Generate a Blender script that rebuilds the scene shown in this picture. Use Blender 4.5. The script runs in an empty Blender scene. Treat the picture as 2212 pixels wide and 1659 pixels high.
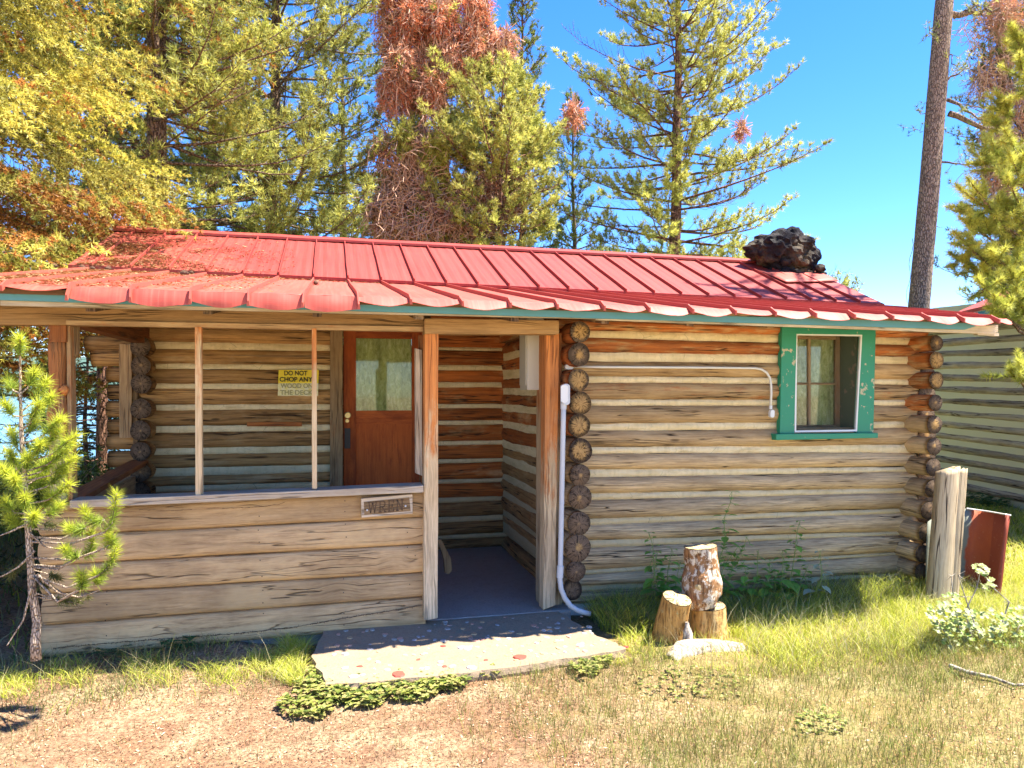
import bpy, math, random
import numpy as np
from mathutils import Vector, Matrix

# ------------------------------------------------------------------ camera
scene = bpy.context.scene
TH = math.radians(13.8); CS, SN = math.cos(TH), math.sin(TH)
F, CXP, HOR = 1600.0, 1106.0, 850.0          # measured on a 2212 x 1659 view of the place
CH = 1.5                                       # eye height above the porch floor (z = 0)
cam_d = bpy.data.cameras.new('camera'); cam = bpy.data.objects.new('camera', cam_d)
scene.collection.objects.link(cam); scene.camera = cam
cam_d.sensor_width = 36.0; cam_d.lens = 36.0 * F / 2212.0
cam_d.clip_start = 0.05; cam_d.clip_end = 8000
cam_d.shift_y = (HOR - 829.5) / 2212.0
cam.location = (0, 0, CH)
cam.rotation_euler = (math.pi / 2, 0, -TH)

# ------------------------------------------------------------------ light
SUN = Vector((0.47, -0.10, 1.0)).normalized()
world = bpy.data.worlds.new('World'); scene.world = world; world.use_nodes = True
wn = world.node_tree; wn.nodes.clear()
sky = wn.nodes.new('ShaderNodeTexSky'); sky.sky_type = 'NISHITA'; sky.sun_disc = False
sky.sun_elevation = math.asin(SUN.z); sky.sun_rotation = math.atan2(SUN.x, SUN.y)
sky.altitude = 1900; sky.air_density = 1.0; sky.dust_density = 0.0; sky.ozone_density = 3.5
bg = wn.nodes.new('ShaderNodeBackground'); bg.inputs[1].default_value = 0.073
wo = wn.nodes.new('ShaderNodeOutputWorld')
hs = wn.nodes.new('ShaderNodeHueSaturation'); hs.inputs['Saturation'].default_value = 1.3; hs.inputs['Hue'].default_value = .512
wn.links.new(sky.outputs[0], hs.inputs['Color']); wn.links.new(hs.outputs[0], bg.inputs[0]); wn.links.new(bg.outputs[0], wo.inputs[0])
sl = bpy.data.lights.new('sun', 'SUN'); sl.energy = 3.3; sl.angle = math.radians(0.55); sl.color = (1.0, 0.94, 0.82)
so = bpy.data.objects.new('sun', sl); scene.collection.objects.link(so)
so.rotation_euler = SUN.to_track_quat('Z', 'Y').to_euler(); so.location = (8, -2, 20)
vs = scene.view_settings; vs.view_transform = 'Standard'; vs.look = 'None'; vs.gamma = 1.0; vs.use_curve_mapping = False
vs.exposure = 2.68
scene.cycles.max_bounces = 8; scene.cycles.diffuse_bounces = 4; scene.cycles.transparent_max_bounces = 8

# ------------------------------------------------------------------ helpers
def g(px):
    xc = (px - CXP) / F
    return (SN + xc * CS) / (CS - xc * SN)
def P(px, py, Y):
    """point of the plane Y = const seen at (px, py)"""
    xc = (px - CXP) / F; d = Y / (CS - xc * SN)
    return Vector((g(px) * Y, Y, CH + (HOR - py) / F * d))
def PG(px, py, z=-0.14):
    """point of the level z seen at (px, py)"""
    xc = (px - CXP) / F; d = F * (CH - z) / (py - HOR)
    return Vector((d * SN + xc * d * CS, d * CS - xc * d * SN, z))
rng = np.random.default_rng(7); random.seed(7)

def smooth_noise(seed, n=5, f0=1.0):
    r = np.random.default_rng(seed)
    fs = f0 * (1.9 ** np.arange(n)) * r.uniform(.8, 1.2, n); ph = r.uniform(0, 6.28, n); am = 1 / (1.55 ** np.arange(n))
    am /= am.sum()
    return lambda t: sum(a * np.sin(f * np.asarray(t) + p) for a, f, p in zip(am, fs, ph))

class MB:
    """collects geometry; build() links it as ONE mesh object"""
    def __init__(s): s.v = []; s.f = []; s.uv = []; s.c = []; s.m = []
    def face(s, idx, uvs, col, mi=0):
        s.f.append(idx); s.uv.extend(uvs); s.c.append(col); s.m.append(mi)
    def quad(s, pts, uvs=None, col=(.5, 0, 0), mi=0):
        b = len(s.v); s.v.extend([tuple(p) for p in pts])
        if uvs is None: uvs = [(0, 0)] * len(pts)
        s.face(tuple(range(b, b + len(pts))), uvs, col, mi)
    def build(s, name, mats, parent=None, smooth=False, bevel=0, seg=2):
        me = bpy.data.meshes.new(name); me.from_pydata(s.v, [], s.f)
        if not isinstance(mats, (list, tuple)): mats = [mats]
        for m in mats: me.materials.append(m)
        uvl = me.uv_layers.new(name='UVMap')
        uvl.data.foreach_set('uv', np.array(s.uv, dtype=np.float32).ravel())
        at = me.attributes.new('tint', 'FLOAT_COLOR', 'FACE')
        at.data.foreach_set('color', np.array([(c[0], c[1], c[2], 1) for c in s.c], dtype=np.float32).ravel())
        me.polygons.foreach_set('material_index', np.array(s.m, dtype=np.int32))
        me.polygons.foreach_set('use_smooth', np.full(len(s.f), smooth))
        me.update()
        o = bpy.data.objects.new(name, me); scene.collection.objects.link(o)
        if parent is not None: o.parent = parent; o.matrix_parent_inverse = parent.matrix_world.inverted()
        if bevel:
            b = o.modifiers.new('bevel', 'BEVEL'); b.width = bevel; b.segments = seg; b.limit_method = 'ANGLE'; b.angle_limit = math.radians(40)
        return o

def tag(o, label=None, cat=None, group=None, kind=None):
    if label: o['label'] = label
    if cat: o['category'] = cat
    if group: o['group'] = group
    if kind: o['kind'] = kind
    return o
def thing(name, label, cat, loc=(0, 0, 0), group=None):
    o = bpy.data.objects.new(name, None); scene.collection.objects.link(o); o.location = loc
    o.empty_display_size = .1
    bpy.context.view_layer.update()
    return tag(o, label, cat, group)

def board(mb, c4, depth, stain=0., dark=0., n=24, jit=.0015, vertical=None, mi=0, rnd=None, back=None):
    """a plank: front face TL,TR,BR,BL plus a depth vector; cut along its long side so its edges can wander"""
    TL, TR, BR, BL = [Vector(p) for p in c4]; D = Vector(depth)
    w = (TR - TL).length; h = (BL - TL).length
    if vertical is None: vertical = h > w
    rnd = random.random() if rnd is None else rnd
    if vertical: a0, a1, b0, b1 = TL, BL, TR, BR          # run from top to bottom
    else: a0, a1, b0, b1 = BL, BR, TL, TR                  # run from left to right
    L = (a1 - a0).length; W = (b0 - a0).length; T = D.length
    ns = [smooth_noise(random.randrange(1 << 30), 5, 3.0) for _ in range(2)]
    rings = []
    base = len(mb.v)
    up = (b0 - a0).normalized(); 
    for i in range(n + 1):
        t = i / n; s = t * L
        p = a0.lerp(a1, t) + up * float(ns[0](s)) * jit; q = b0.lerp(b1, t) + up * float(ns[1](s)) * jit
        mb.v.extend([tuple(p), tuple(q), tuple(q + D), tuple(p + D)])
    col = (rnd, stain, dark)
    vv = [0, W, W + T, 2 * W + T, 2 * W + 2 * T]
    for i in range(n):
        for k in range(4):
            a = base + 4 * i + k; b = base + 4 * i + (k + 1) % 4
            c = base + 4 * (i + 1) + (k + 1) % 4; d = base + 4 * (i + 1) + k
            u0, u1 = i / n * L, (i + 1) / n * L
            f = (a, d, c, b) if not vertical else (a, b, c, d)
            uv = [(u0, vv[k]), (u1, vv[k]), (u1, vv[k + 1]), (u0, vv[k + 1])] if not vertical else [(u0, vv[k]), (u0, vv[k + 1]), (u1, vv[k + 1]), (u1, vv[k])]
            mb.face(f, uv, col, mi)
    for e, i in ((0, 0), (1, n)):
        b = base + 4 * i
        f = (b, b + 1, b + 2, b + 3) if (e == 0) != vertical else (b + 3, b + 2, b + 1, b)
        mb.face(f, [(9, 0), (9, W), (9 + T * .1, W), (9 + T * .1, 0)], col, mi)

def box(mb, p0, p1, stain=0., dark=0., mi=0, n=10, jit=.001, **k):
    """axis-aligned plank between two corners; runs along its longest side"""
    x0, y0, z0 = p0; x1, y1, z1 = p1
    if (y1 - y0) > max(x1 - x0, z1 - z0):
        board(mb, [(x0, y1, z1), (x0, y0, z1), (x0, y0, z0), (x0, y1, z0)], (x1 - x0, 0, 0), stain, dark, n, jit, mi=mi, **k)
    else:
        board(mb, [(x0, y0, z1), (x1, y0, z1), (x1, y0, z0), (x0, y0, z0)], (0, y1 - y0, 0), stain, dark, n, jit, mi=mi, **k)

def tube(mb, pts, rad, seg=8, col=(.5, 0, 0), mi=0, cap=True, wob=0., sq=1.0):
    """a tapering tube through pts; rad = one radius or one per point"""
    pts = [Vector(p) for p in pts]; n = len(pts)
    if not hasattr(rad, '__len__'): rad = [rad] * n
    base = len(mb.v); u = 0; us = []
    ref = None
    for i, p in enumerate(pts):
        t = (pts[min(i + 1, n - 1)] - pts[max(i - 1, 0)]).normalized()
        if ref is None:
            ref = Vector((0, 0, 1)) if abs(t.z) < .8 else Vector((1, 0, 0))
        a = (ref - t * ref.dot(t)).normalized(); b = t.cross(a); ref = a
        if i: u += (p - pts[i - 1]).length
        us.append(u)
        for k in range(seg):
            an = 2 * math.pi * k / seg; r = rad[i] * (1 + wob * (random.random() - .5))
            mb.v.append(tuple(p + (a * math.cos(an) + b * math.sin(an) * sq) * r))
    for i in range(n - 1):
        for k in range(seg):
            k2 = (k + 1) % seg; per = 2 * math.pi * rad[i] / seg
            mb.face((base + i * seg + k, base + i * seg + k2, base + (i + 1) * seg + k2, base + (i + 1) * seg + k),
                    [(us[i], k * per), (us[i], (k + 1) * per), (us[i + 1], (k + 1) * per), (us[i + 1], k * per)], col, mi)
    if cap:
        mb.face(tuple(base + k for k in reversed(range(seg))), [(0, 0)] * seg, col, mi)
        mb.face(tuple(base + (n - 1) * seg + k for k in range(seg)), [(0, 0)] * seg, col, mi)

def fast_mesh(name, V, Fc, col, mat, parent=None, smooth=False):
    """numpy triangles / quads -> one object; col = one colour per face, stored as attribute tint"""
    me = bpy.data.meshes.new(name); V = np.asarray(V, np.float32).reshape(-1, 3); Fc = np.asarray(Fc, np.int32)
    k = Fc.shape[1]
    me.vertices.add(len(V)); me.vertices.foreach_set('co', V.ravel())
    me.loops.add(Fc.size); me.loops.foreach_set('vertex_index', Fc.ravel())
    me.polygons.add(len(Fc)); me.polygons.foreach_set('loop_start', np.arange(len(Fc), dtype=np.int32) * k)
    me.update(calc_edges=True)
    at = me.attributes.new('tint', 'FLOAT_COLOR', 'FACE')
    c4 = np.ones((len(Fc), 4), np.float32); c4[:, :3] = col; at.data.foreach_set('color', c4.ravel())
    me.polygons.foreach_set('use_smooth', np.full(len(Fc), smooth))
    me.materials.append(mat)
    o = bpy.data.objects.new(name, me); scene.collection.objects.link(o)
    if parent is not None: o.parent = parent; o.matrix_parent_inverse = parent.matrix_world.inverted()
    return o

# ------------------------------------------------------------------ materials
class NT:
    def __init__(s, name):
        s.m = bpy.data.materials.new(name); s.m.use_nodes = True; s.t = s.m.node_tree; s.t.nodes.clear()
        s.out = s.t.nodes.new('ShaderNodeOutputMaterial'); s.b = s.t.nodes.new('ShaderNodeBsdfPrincipled')
        s.t.links.new(s.b.outputs[0], s.out.inputs[0])
    def n(s, typ, props=None, **ins):
        nd = s.t.nodes.new('ShaderNode' + typ)
        for k, v in (props or {}).items(): setattr(nd, k, v)
        for k, v in ins.items():
            key = int(k[1:]) if k[0] == 'i' and k[1:].isdigit() else k.replace('_', ' ')
            s.set(nd.inputs[key], v)
        return nd
    def set(s, inp, v):
        if isinstance(v, bpy.types.NodeSocket): s.t.links.new(v, inp)
        else:
            if inp.type == 'RGBA' and len(v) == 3: v = (*v, 1)
            inp.default_value = v
    def math(s, op, a, b=0., clamp=False):
        return s.n('Math', dict(operation=op, use_clamp=clamp), i0=a, i1=b).outputs[0]
    def mix(s, f, a, b, mode='MIX'):
        nd = s.n('MixRGB', dict(blend_type=mode)); s.set(nd.inputs[0], f)
        s.set(nd.inputs[1], a); s.set(nd.inputs[2], b); return nd.outputs[0]
    def ramp(s, f, stops):
        nd = s.n('ValToRGB'); s.set(nd.inputs[0], f); cr = nd.color_ramp
        while len(cr.elements) < len(stops): cr.elements.new(.5)
        for e, (p, c) in zip(cr.elements, stops):
            e.position = p; e.color = (*c, 1) if hasattr(c, '__len__') else (c, c, c, 1)
        return nd.outputs[0]
    def noise(s, vec, scale, detail=6, rough=.6, dist=0., out=0):
        nd = s.n('TexNoise'); s.set(nd.inputs['Vector'], vec); nd.inputs['Scale'].default_value = scale
        nd.inputs['Detail'].default_value = detail; nd.inputs['Roughness'].default_value = rough
        nd.inputs['Distortion'].default_value = dist
        return nd.outputs[out]
    def mapv(s, vec, scale=(1, 1, 1), loc=None):
        v = s.n('VectorMath', dict(operation='MULTIPLY'), i0=vec, i1=scale).outputs[0]
        if loc is not None: v = s.n('VectorMath', dict(operation='ADD'), i0=v, i1=loc).outputs[0]
        return v
    def bump(s, h, dist=.005, strength=1.0):
        nd = s.n('Bump'); nd.inputs['Distance'].default_value = dist; nd.inputs['Strength'].default_value = strength
        s.set(nd.inputs['Height'], h); s.set(s.b.inputs['Normal'], nd.outputs[0])
    def fin(s, col, rough=.8, spec=.3):
        s.set(s.b.inputs['Base Color'], col); s.set(s.b.inputs['Roughness'], rough)
        s.b.inputs['Specular IOR Level'].default_value = spec; return s.m
    def pos(s): return s.n('NewGeometry').outputs['Position']
    def attr(s):
        a = s.n('Attribute', dict(attribute_name='tint')); sp = s.n('SeparateColor', i0=a.outputs['Color']); return a.outputs['Color'], sp.outputs

def wood_mat(name, pale=(.58, .38, .17), mid=(.35, .205, .085), deep=(.09, .045, .018), stain=(.50, .135, .022), stain2=(.20, .04, .010), grey=(.46, .335, .185), crack=1.0, rings=14, zgrey=None, kn=1.0, sz=0., sk=0., cw=1., gf=1.):
    """timber: u runs along the grain, v across; tint = (random, amount of old red-brown stain, darkness)"""
    m = NT(name); _, a = m.attr()
    uv = m.n('UVMap').outputs[0]
    off = m.n('CombineXYZ', i0=m.math('MULTIPLY', a[0], 37.0), i1=m.math('MULTIPLY', a[0], 11.0), i2=m.math('MULTIPLY', a[0], 5.0)).outputs[0]
    base = m.n('VectorMath', dict(operation='ADD'), i0=uv, i1=off).outputs[0]
    # knots bend the grain
    vk = m.n('TexVoronoi', dict(feature='F1')); m.set(vk.inputs['Vector'], m.mapv(base, (2.4, 7.5, 1))); vk.inputs['Scale'].default_value = 1.0
    kd = vk.outputs['Distance']; kmask = m.math('MULTIPLY', m.ramp(kd, [(0, 1), (.06, .8), (.11, 0)]), m.ramp(m.n('SeparateColor', i0=vk.outputs['Color']).outputs[0], [(.5, 0), (.55, 1)]))
    warp = m.ramp(kd, [(0, 1), (.35, 0)])
    wv = m.n('CombineXYZ', i0=0.0, i1=m.math('MULTIPLY', warp, .02), i2=0.0).outputs[0]
    gv = m.n('VectorMath', dict(operation='ADD'), i0=base, i1=wv).outputs[0]
    grain = m.noise(m.mapv(gv, (1.3 * gf, 30 * gf, 1)), 1.6, 8, .72, .25)
    fine = m.noise(m.mapv(gv, (2.4, 70, 1)), 1.6, 5, .75)
    blot = m.noise(m.mapv(base, (1.1, 4.2, 1)), 1.7, 5, .6)
    col = m.ramp(grain, [(.30, deep), (.42, mid), (.55, pale), (.72, mid)])
    col = m.mix(m.ramp(blot, [(.35, 0), (.75, .55)]), col, mid, 'MIX')
    gp = m.mix(m.ramp(fine, [(.34, 0), (.64, 1)]), tuple(c * .42 for c in grey), tuple(min(1, c * 1.45) for c in grey))
    zz = m.n('SeparateXYZ', i0=m.pos()).outputs[2]
    if zgrey:   # rain reaches the low timber: it goes silver-grey; under the eave it keeps its colour
        gz = m.ramp(m.math('ADD', m.math('MULTIPLY', m.math('SUBTRACT', zz, zgrey[0]), 1 / (zgrey[1] - zgrey[0])), m.math('MULTIPLY', m.math('SUBTRACT', blot, .5), .9)), [(.0, .85), (1, .1)])
    else: gz = m.math('MULTIPLY', blot, .5)
    col = m.mix(gz, col, gp)
    # the remains of the stain
    sn = m.noise(m.mapv(base, (2.2, 9, 1)), 1.8, 7, .7)
    sm = m.math('MULTIPLY', m.ramp(m.math('ADD', m.math('ADD', sn, m.math('MULTIPLY', m.math('SUBTRACT', m.math('MINIMUM', zz, 1.9), sz), sk)), m.math('MULTIPLY', m.math('SUBTRACT', a[1], .5), .9)), [(.42, 0), (.6, 1)]), m.ramp(a[1], [(0, 0), (.12, 1)]))
    sc = m.ramp(grain, [(.3, stain2), (.62, stain)])
    col = m.mix(m.math('MULTIPLY', sm, .9), col, sc)
    # checks (long splits), knots, nails of dark rot
    cn = m.noise(m.mapv(gv, (.55, 15, 1)), 1.3, 3, .5)
    cr = m.ramp(m.math('ABSOLUTE', m.math('SUBTRACT', cn, .5)), [(0, 1), (.010 * cw, .8), (.020 * cw, 0)])
    cmask = m.ramp(m.noise(m.mapv(base, (1.6, 6, 1), (3, 3, 3)), 1.2, 2, .5), [(.42, 0), (.52, 1)])
    cr = m.math('MULTIPLY', m.math('MULTIPLY', cr, cmask), crack)
    dk = m.math('MAXIMUM', cr, m.math('MULTIPLY', kmask, .75 * kn))
    col = m.mix(dk, col, (.022, .012, .006))
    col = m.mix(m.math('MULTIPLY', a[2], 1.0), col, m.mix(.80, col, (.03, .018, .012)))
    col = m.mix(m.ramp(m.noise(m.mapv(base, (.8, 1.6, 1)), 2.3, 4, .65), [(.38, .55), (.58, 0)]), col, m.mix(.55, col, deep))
    col = m.mix(m.ramp(m.noise(m.mapv(base, (1.0, 2.4, 1), (7, 7, 7)), 1.9, 4, .65), [(.55, 0), (.75, .6 * kn)]), col, (.60, .42, .21))
    vary = m.math('ADD', .80, m.math('MULTIPLY', a[0], .46))
    col = m.mix(1.0, col, m.n('CombineColor', i0=vary, i1=vary, i2=vary).outputs[0], 'MULTIPLY')
    m.bump(m.math('SUBTRACT', m.math('MULTIPLY', grain, .6), m.math('MULTIPLY', dk, 1.1)), .006)
    return m.fin(col, .82, .25)

M = {}
M['log'] = wood_mat('weathered_log', zgrey=(.75, 1.75), cw=.55, gf=1.35)
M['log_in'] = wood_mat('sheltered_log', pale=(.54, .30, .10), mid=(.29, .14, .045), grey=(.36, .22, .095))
M['board'] = wood_mat('siding_wood', pale=(.60, .40, .19), mid=(.42, .26, .12), grey=(.46, .33, .185), crack=.8, kn=1.0, cw=.45, gf=1.7)
M['plank'] = wood_mat('plank_wood', pale=(.46, .30, .14), mid=(.27, .15, .065), grey=(.38, .27, .15), stain=(.50, .15, .03), crack=.6, kn=.5)
M['beam'] = wood_mat('beam_wood', pale=(.38, .22, .09), mid=(.25, .135, .05), grey=(.30, .195, .09), crack=.7, kn=.4)
M['rail'] = wood_mat('rail_wood', pale=(.56, .46, .33), mid=(.42, .32, .21), grey=(.50, .43, .33), crack=.6, kn=.3)
M['post'] = wood_mat('post_wood', pale=(.62, .46, .26), mid=(.46, .30, .14), deep=(.16, .085, .04), grey=(.50, .40, .26), stain=(.58, .19, .035), stain2=(.30, .08, .02), crack=.5, kn=.4, zgrey=(.3, 1.5), sz=1.35, sk=.55)
M['oldpost'] = wood_mat('split_post_wood', pale=(.60, .46, .29), mid=(.42, .30, .17), grey=(.50, .41, .28), crack=1, kn=.5)
M['farlog'] = wood_mat('far_log', pale=(.44, .37, .24), mid=(.28, .23, .15), grey=(.33, .29, .22))
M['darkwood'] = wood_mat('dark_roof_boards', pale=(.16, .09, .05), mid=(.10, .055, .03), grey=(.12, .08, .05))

def end_mat(name, heart=(.50, .30, .11), outer=(.20, .12, .06), grey=(.16, .12, .09)):
    """sawn log end; uv = position on the disc in radii; tint = (random, freshness, darkness)"""
    m = NT(name); _, a = m.attr(); uv = m.n('UVMap').outputs[0]
    off = m.n('CombineXYZ', i0=0., i1=0., i2=m.math('MULTIPLY', a[0], 31.0)).outputs[0]
    v = m.n('VectorMath', dict(operation='ADD'), i0=uv, i1=off).outputs[0]
    wob = m.noise(v, 1.4, 3, .5)
    L = m.n('VectorMath', dict(operation='LENGTH'), i0=uv).outputs['Value']
    r = m.math('ADD', L, m.math('MULTIPLY', m.math('SUBTRACT', wob, .5), .25))
    ring = m.math('SINE', m.math('MULTIPLY', r, 62.0))
    sx = m.n('SeparateXYZ', i0=uv).outputs
    ang = m.math('ARCTAN2', sx[1], sx[0])
    av = m.n('CombineXYZ', i0=m.math('COSINE', ang), i1=m.math('SINE', ang), i2=m.math('ADD', m.math('MULTIPLY', a[0], 17.0), m.math('MULTIPLY', L, .35))).outputs[0]
    rn = m.noise(av, 3.2, 2, .5)
    cr = m.ramp(m.math('ABSOLUTE', m.math('SUBTRACT', rn, .5)), [(0, 1), (.012, .8), (.026, 0)])
    cr = m.math('MULTIPLY', cr, m.ramp(L, [(.12, 0), (.3, 1)]))
    patch = m.noise(v, 1.7, 5, .65)
    fresh = m.ramp(m.math('ADD', m.math('SUBTRACT', m.math('MULTIPLY', a[1], 1.1), L), m.math('MULTIPLY', m.math('SUBTRACT', patch, .5), 1.1)), [(.0, 0), (.25, 1)])
    col = m.mix(fresh, m.mix(patch, grey, outer), heart)
    col = m.mix(m.math('MULTIPLY', m.math('ADD', ring, 1.0), .22), col, (.05, .03, .015))
    col = m.mix(cr, col, (.012, .007, .004))
    col = m.mix(m.math('MULTIPLY', a[2], m.ramp(L, [(.55, 0), (.8, 1)])), col, (.015, .010, .008))
    m.bump(m.math('SUBTRACT', m.math('MULTIPLY', ring, .1), cr), .006)
    return m.fin(col, .85, .2)
M['end'] = end_mat('log_end_grain')
M['cut'] = end_mat('fresh_cut_grain', heart=(.72, .55, .27), outer=(.62, .46, .22), grey=(.40, .30, .17))

def chink_mat():
    m = NT('chinking'); p = m.pos()
    n1 = m.noise(m.mapv(p, (1.2, 1, 5)), 2.0, 6, .65); n2 = m.noise(p, 34, 5, .6); n3 = m.noise(m.mapv(p, (22, 1, 2)), 1.0, 4, .6)
    c = m.ramp(n1, [(.3, (.50, .38, .19)), (.45, (.76, .63, .38)), (.6, (.66, .53, .29)), (.72, (.52, .41, .22))])
    c = m.mix(m.ramp(n3, [(.45, 0), (.75, .35)]), c, (.42, .34, .19))
    z = m.n('SeparateXYZ', i0=p).outputs[2]
    c = m.mix(m.ramp(z, [(0, .8), (.6, .5), (1, 0)]), c, (.42, .32, .165))
    c = m.mix(m.ramp(n2, [(.55, 0), (.8, .4)]), c, (.25, .20, .12))
    vc = m.n('TexVoronoi', dict(feature='DISTANCE_TO_EDGE')); m.set(vc.inputs['Vector'], m.mapv(p, (3.5, 1, 9))); vc.inputs['Scale'].default_value = 1.1
    ck = m.math('MULTIPLY', m.ramp(vc.outputs[0], [(0, 1), (.008, 0)]), m.ramp(m.noise(p, 3, 2), [(.5, 0), (.6, .7)]))
    c = m.mix(ck, c, (.08, .06, .035))
    m.bump(m.math('ADD', n2, m.math('MULTIPLY', n1, 1.2)), .008)
    return m.fin(c, .93, .15)
M['chink'] = chink_mat()

def roof_mat(name, c1, c2, c3):
    m = NT(name); p = m.pos(); uv = m.n('UVMap').outputs[0]
    n1 = m.noise(m.mapv(p, (1.2, 1, 1)), 1.1, 5, .6); n2 = m.noise(m.mapv(uv, (60, 1.2, 1)), 1.0, 4, .6); n3 = m.noise(p, 26, 5, .7)
    c = m.mix(n1, c1, c2)
    c = m.mix(m.ramp(n2, [(.45, 0), (.75, .35)]), c, c3)
    x = m.n('SeparateXYZ', i0=p).outputs[0]
    # dust and needle crumbs gathered at the low left side
    dm = m.math('ADD', m.math('MULTIPLY', m.math('SUBTRACT', .0, m.math('ADD', x, .3)), .30), m.math('SUBTRACT', n1, .62))
    dm = m.math('MULTIPLY', m.ramp(dm, [(0, 0), (.45, 1)]), m.ramp(n3, [(.42, 0), (.62, 1)]))
    c = m.mix(m.math('MULTIPLY', dm, .55), c, (.30, .17, .08))
    c = m.mix(m.ramp(n3, [(.72, 0), (.76, .7)]), c, (.62, .45, .38))
    m.bump(m.math('ADD', m.math('MULTIPLY', n2, .15), m.math('MULTIPLY', m.noise(p, 7, 3, .5), .6)), .004)
    return m.fin(c, m.math('ADD', .45, m.math('MULTIPLY', n1, .25)), .3)
M['roof'] = roof_mat('faded_red_roof_paint', (.33, .048, .032), (.43, .085, .058), (.54, .17, .12)); M['roof_up'] = roof_mat('deep_red_roof_paint', (.24, .024, .018), (.31, .040, .030), (.40, .085, .065))

def paint(name, c, c2=None, wear=None, scale=22, rough=.55, thr=.66, bump=.002, spec=.4):
    m = NT(name); p = m.pos(); n = m.noise(p, scale, 6, .65); n0 = m.noise(p, 3, 4, .6)
    col = m.mix(n0, c, c2 or tuple(x * .8 for x in c))
    if wear: col = m.mix(m.ramp(m.math('ADD', n, m.math('MULTIPLY', m.math('SUBTRACT', n0, .5), .5)), [(thr, 0), (thr + .03, 1)]), col, wear)
    m.bump(n, bump); return m.fin(col, rough, spec)
M['teal'] = paint('faded_blue_paint', (.07, .22, .27), (.09, .26, .31), (.25, .2, .14), 9, .7, .7)
M['green'] = paint('green_window_paint', (.012, .20, .105), (.016, .235, .125), (.42, .36, .22), 16, .5, .635)
M['white_metal'] = paint('white_metal', (.72, .72, .70), rough=.4)
M['pvc'] = paint('grey_conduit', (.44, .46, .48), (.52, .53, .54), (.30, .29, .26), 30, .5, .72)
M['white_pipe'] = paint('white_conduit_paint', (.68, .66, .60), rough=.45)
M['boxgrey'] = paint('electrical_box_paint', (.47, .43, .35), (.42, .38, .30), (.25, .2, .14), 30, .5, .78)
M['door'] = wood_mat('varnished_door', pale=(.50, .12, .026), mid=(.40, .085, .018), deep=(.26, .05, .012), grey=(.34, .09, .022), stain=(.27, .06, .018), stain2=(.15, .03, .01), crack=0, kn=0)
M['brass'] = paint('worn_brass', (.38, .27, .11), rough=.3); M['brass'].node_tree.nodes['Principled BSDF'].inputs['Metallic'].default_value = .85
M['black'] = paint('dark_iron', (.03, .022, .016), rough=.5)
M['nail'] = paint('nail_head', (.6, .6, .58), rough=.35); M['letter'] = paint('burnt_groove', (.075, .045, .025), (.14, .085, .045), rough=.9)
M['ink'] = paint('black_ink', (.018, .016, .012), rough=.7); M['faded_ink'] = paint('faded_ink', (.30, .28, .13), (.42, .39, .20), rough=.8)
def sign_mat():
    m = NT('sign_sheet'); uv = m.n('UVMap').outputs[0]; s = m.n('SeparateXYZ', i0=uv).outputs
    n = m.noise(m.mapv(uv, (6, 6, 1)), 2.0, 5, .6)
    f = m.ramp(m.math('ADD', s[1], m.math('MULTIPLY', m.math('SUBTRACT', n, .5), .05)), [(.47, 0), (.50, 1)])
    top = (.80, .60, .03); low = m.mix(m.ramp(n, [(.35, 0), (.65, 1)]), (.74, .66, .22), (.78, .75, .58))
    return m.fin(m.mix(f, low, top), .55, .3)
M['sign'] = sign_mat()

def curtain_mat():
    m = NT('curtain_cloth'); p = m.pos(); n = m.noise(m.mapv(p, (34, 1, 14)), 1.0, 6, .72, .8); n2 = m.noise(m.mapv(p, (9, 1, 1.2)), 1.0, 3, .5)
    c = m.ramp(n, [(.3, (.26, .28, .10)), (.5, (.56, .57, .28)), (.66, (.78, .77, .52))])
    c = m.mix(m.ramp(n2, [(.4, 0), (.7, .5)]), c, (.18, .19, .08)); m.bump(n2, .02)
    return m.fin(c, .9, .1)
M['curtain'] = curtain_mat()
def glass_mat():
    m = NT('window_glass'); m.b.inputs['Base Color'].default_value = (.9, .95, .9, 1)
    m.t.nodes.remove(m.b); tr = m.n('BsdfTransparent'); tr.inputs[0].default_value = (.9, .93, .88, 1)
    gl = m.n('BsdfGlossy'); gl.inputs['Roughness'].default_value = .03
    fr = m.n('Fresnel'); fr.inputs[0].default_value = 1.5
    mx = m.n('MixShader'); m.t.links.new(m.math('MULTIPLY', fr.outputs[0], .8), mx.inputs[0]); m.t.links.new(tr.outputs[0], mx.inputs[1]); m.t.links.new(gl.outputs[0], mx.inputs[2])
    m.t.links.new(mx.outputs[0], m.out.inputs[0]); return m.m
M['glass'] = glass_mat()
def screen_mat():
    m = NT('insect_screen'); m.t.nodes.remove(m.b); tr = m.n('BsdfTransparent')
    df = m.n('BsdfDiffuse'); df.inputs[0].default_value = (.06, .06, .05, 1)
    mx = m.n('MixShader'); mx.inputs[0].default_value = .22; m.t.links.new(tr.outputs[0], mx.inputs[1]); m.t.links.new(df.outputs[0], mx.inputs[2])
    m.t.links.new(mx.outputs[0], m.out.inputs[0]); return m.m
M['screen'] = screen_mat()

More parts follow.
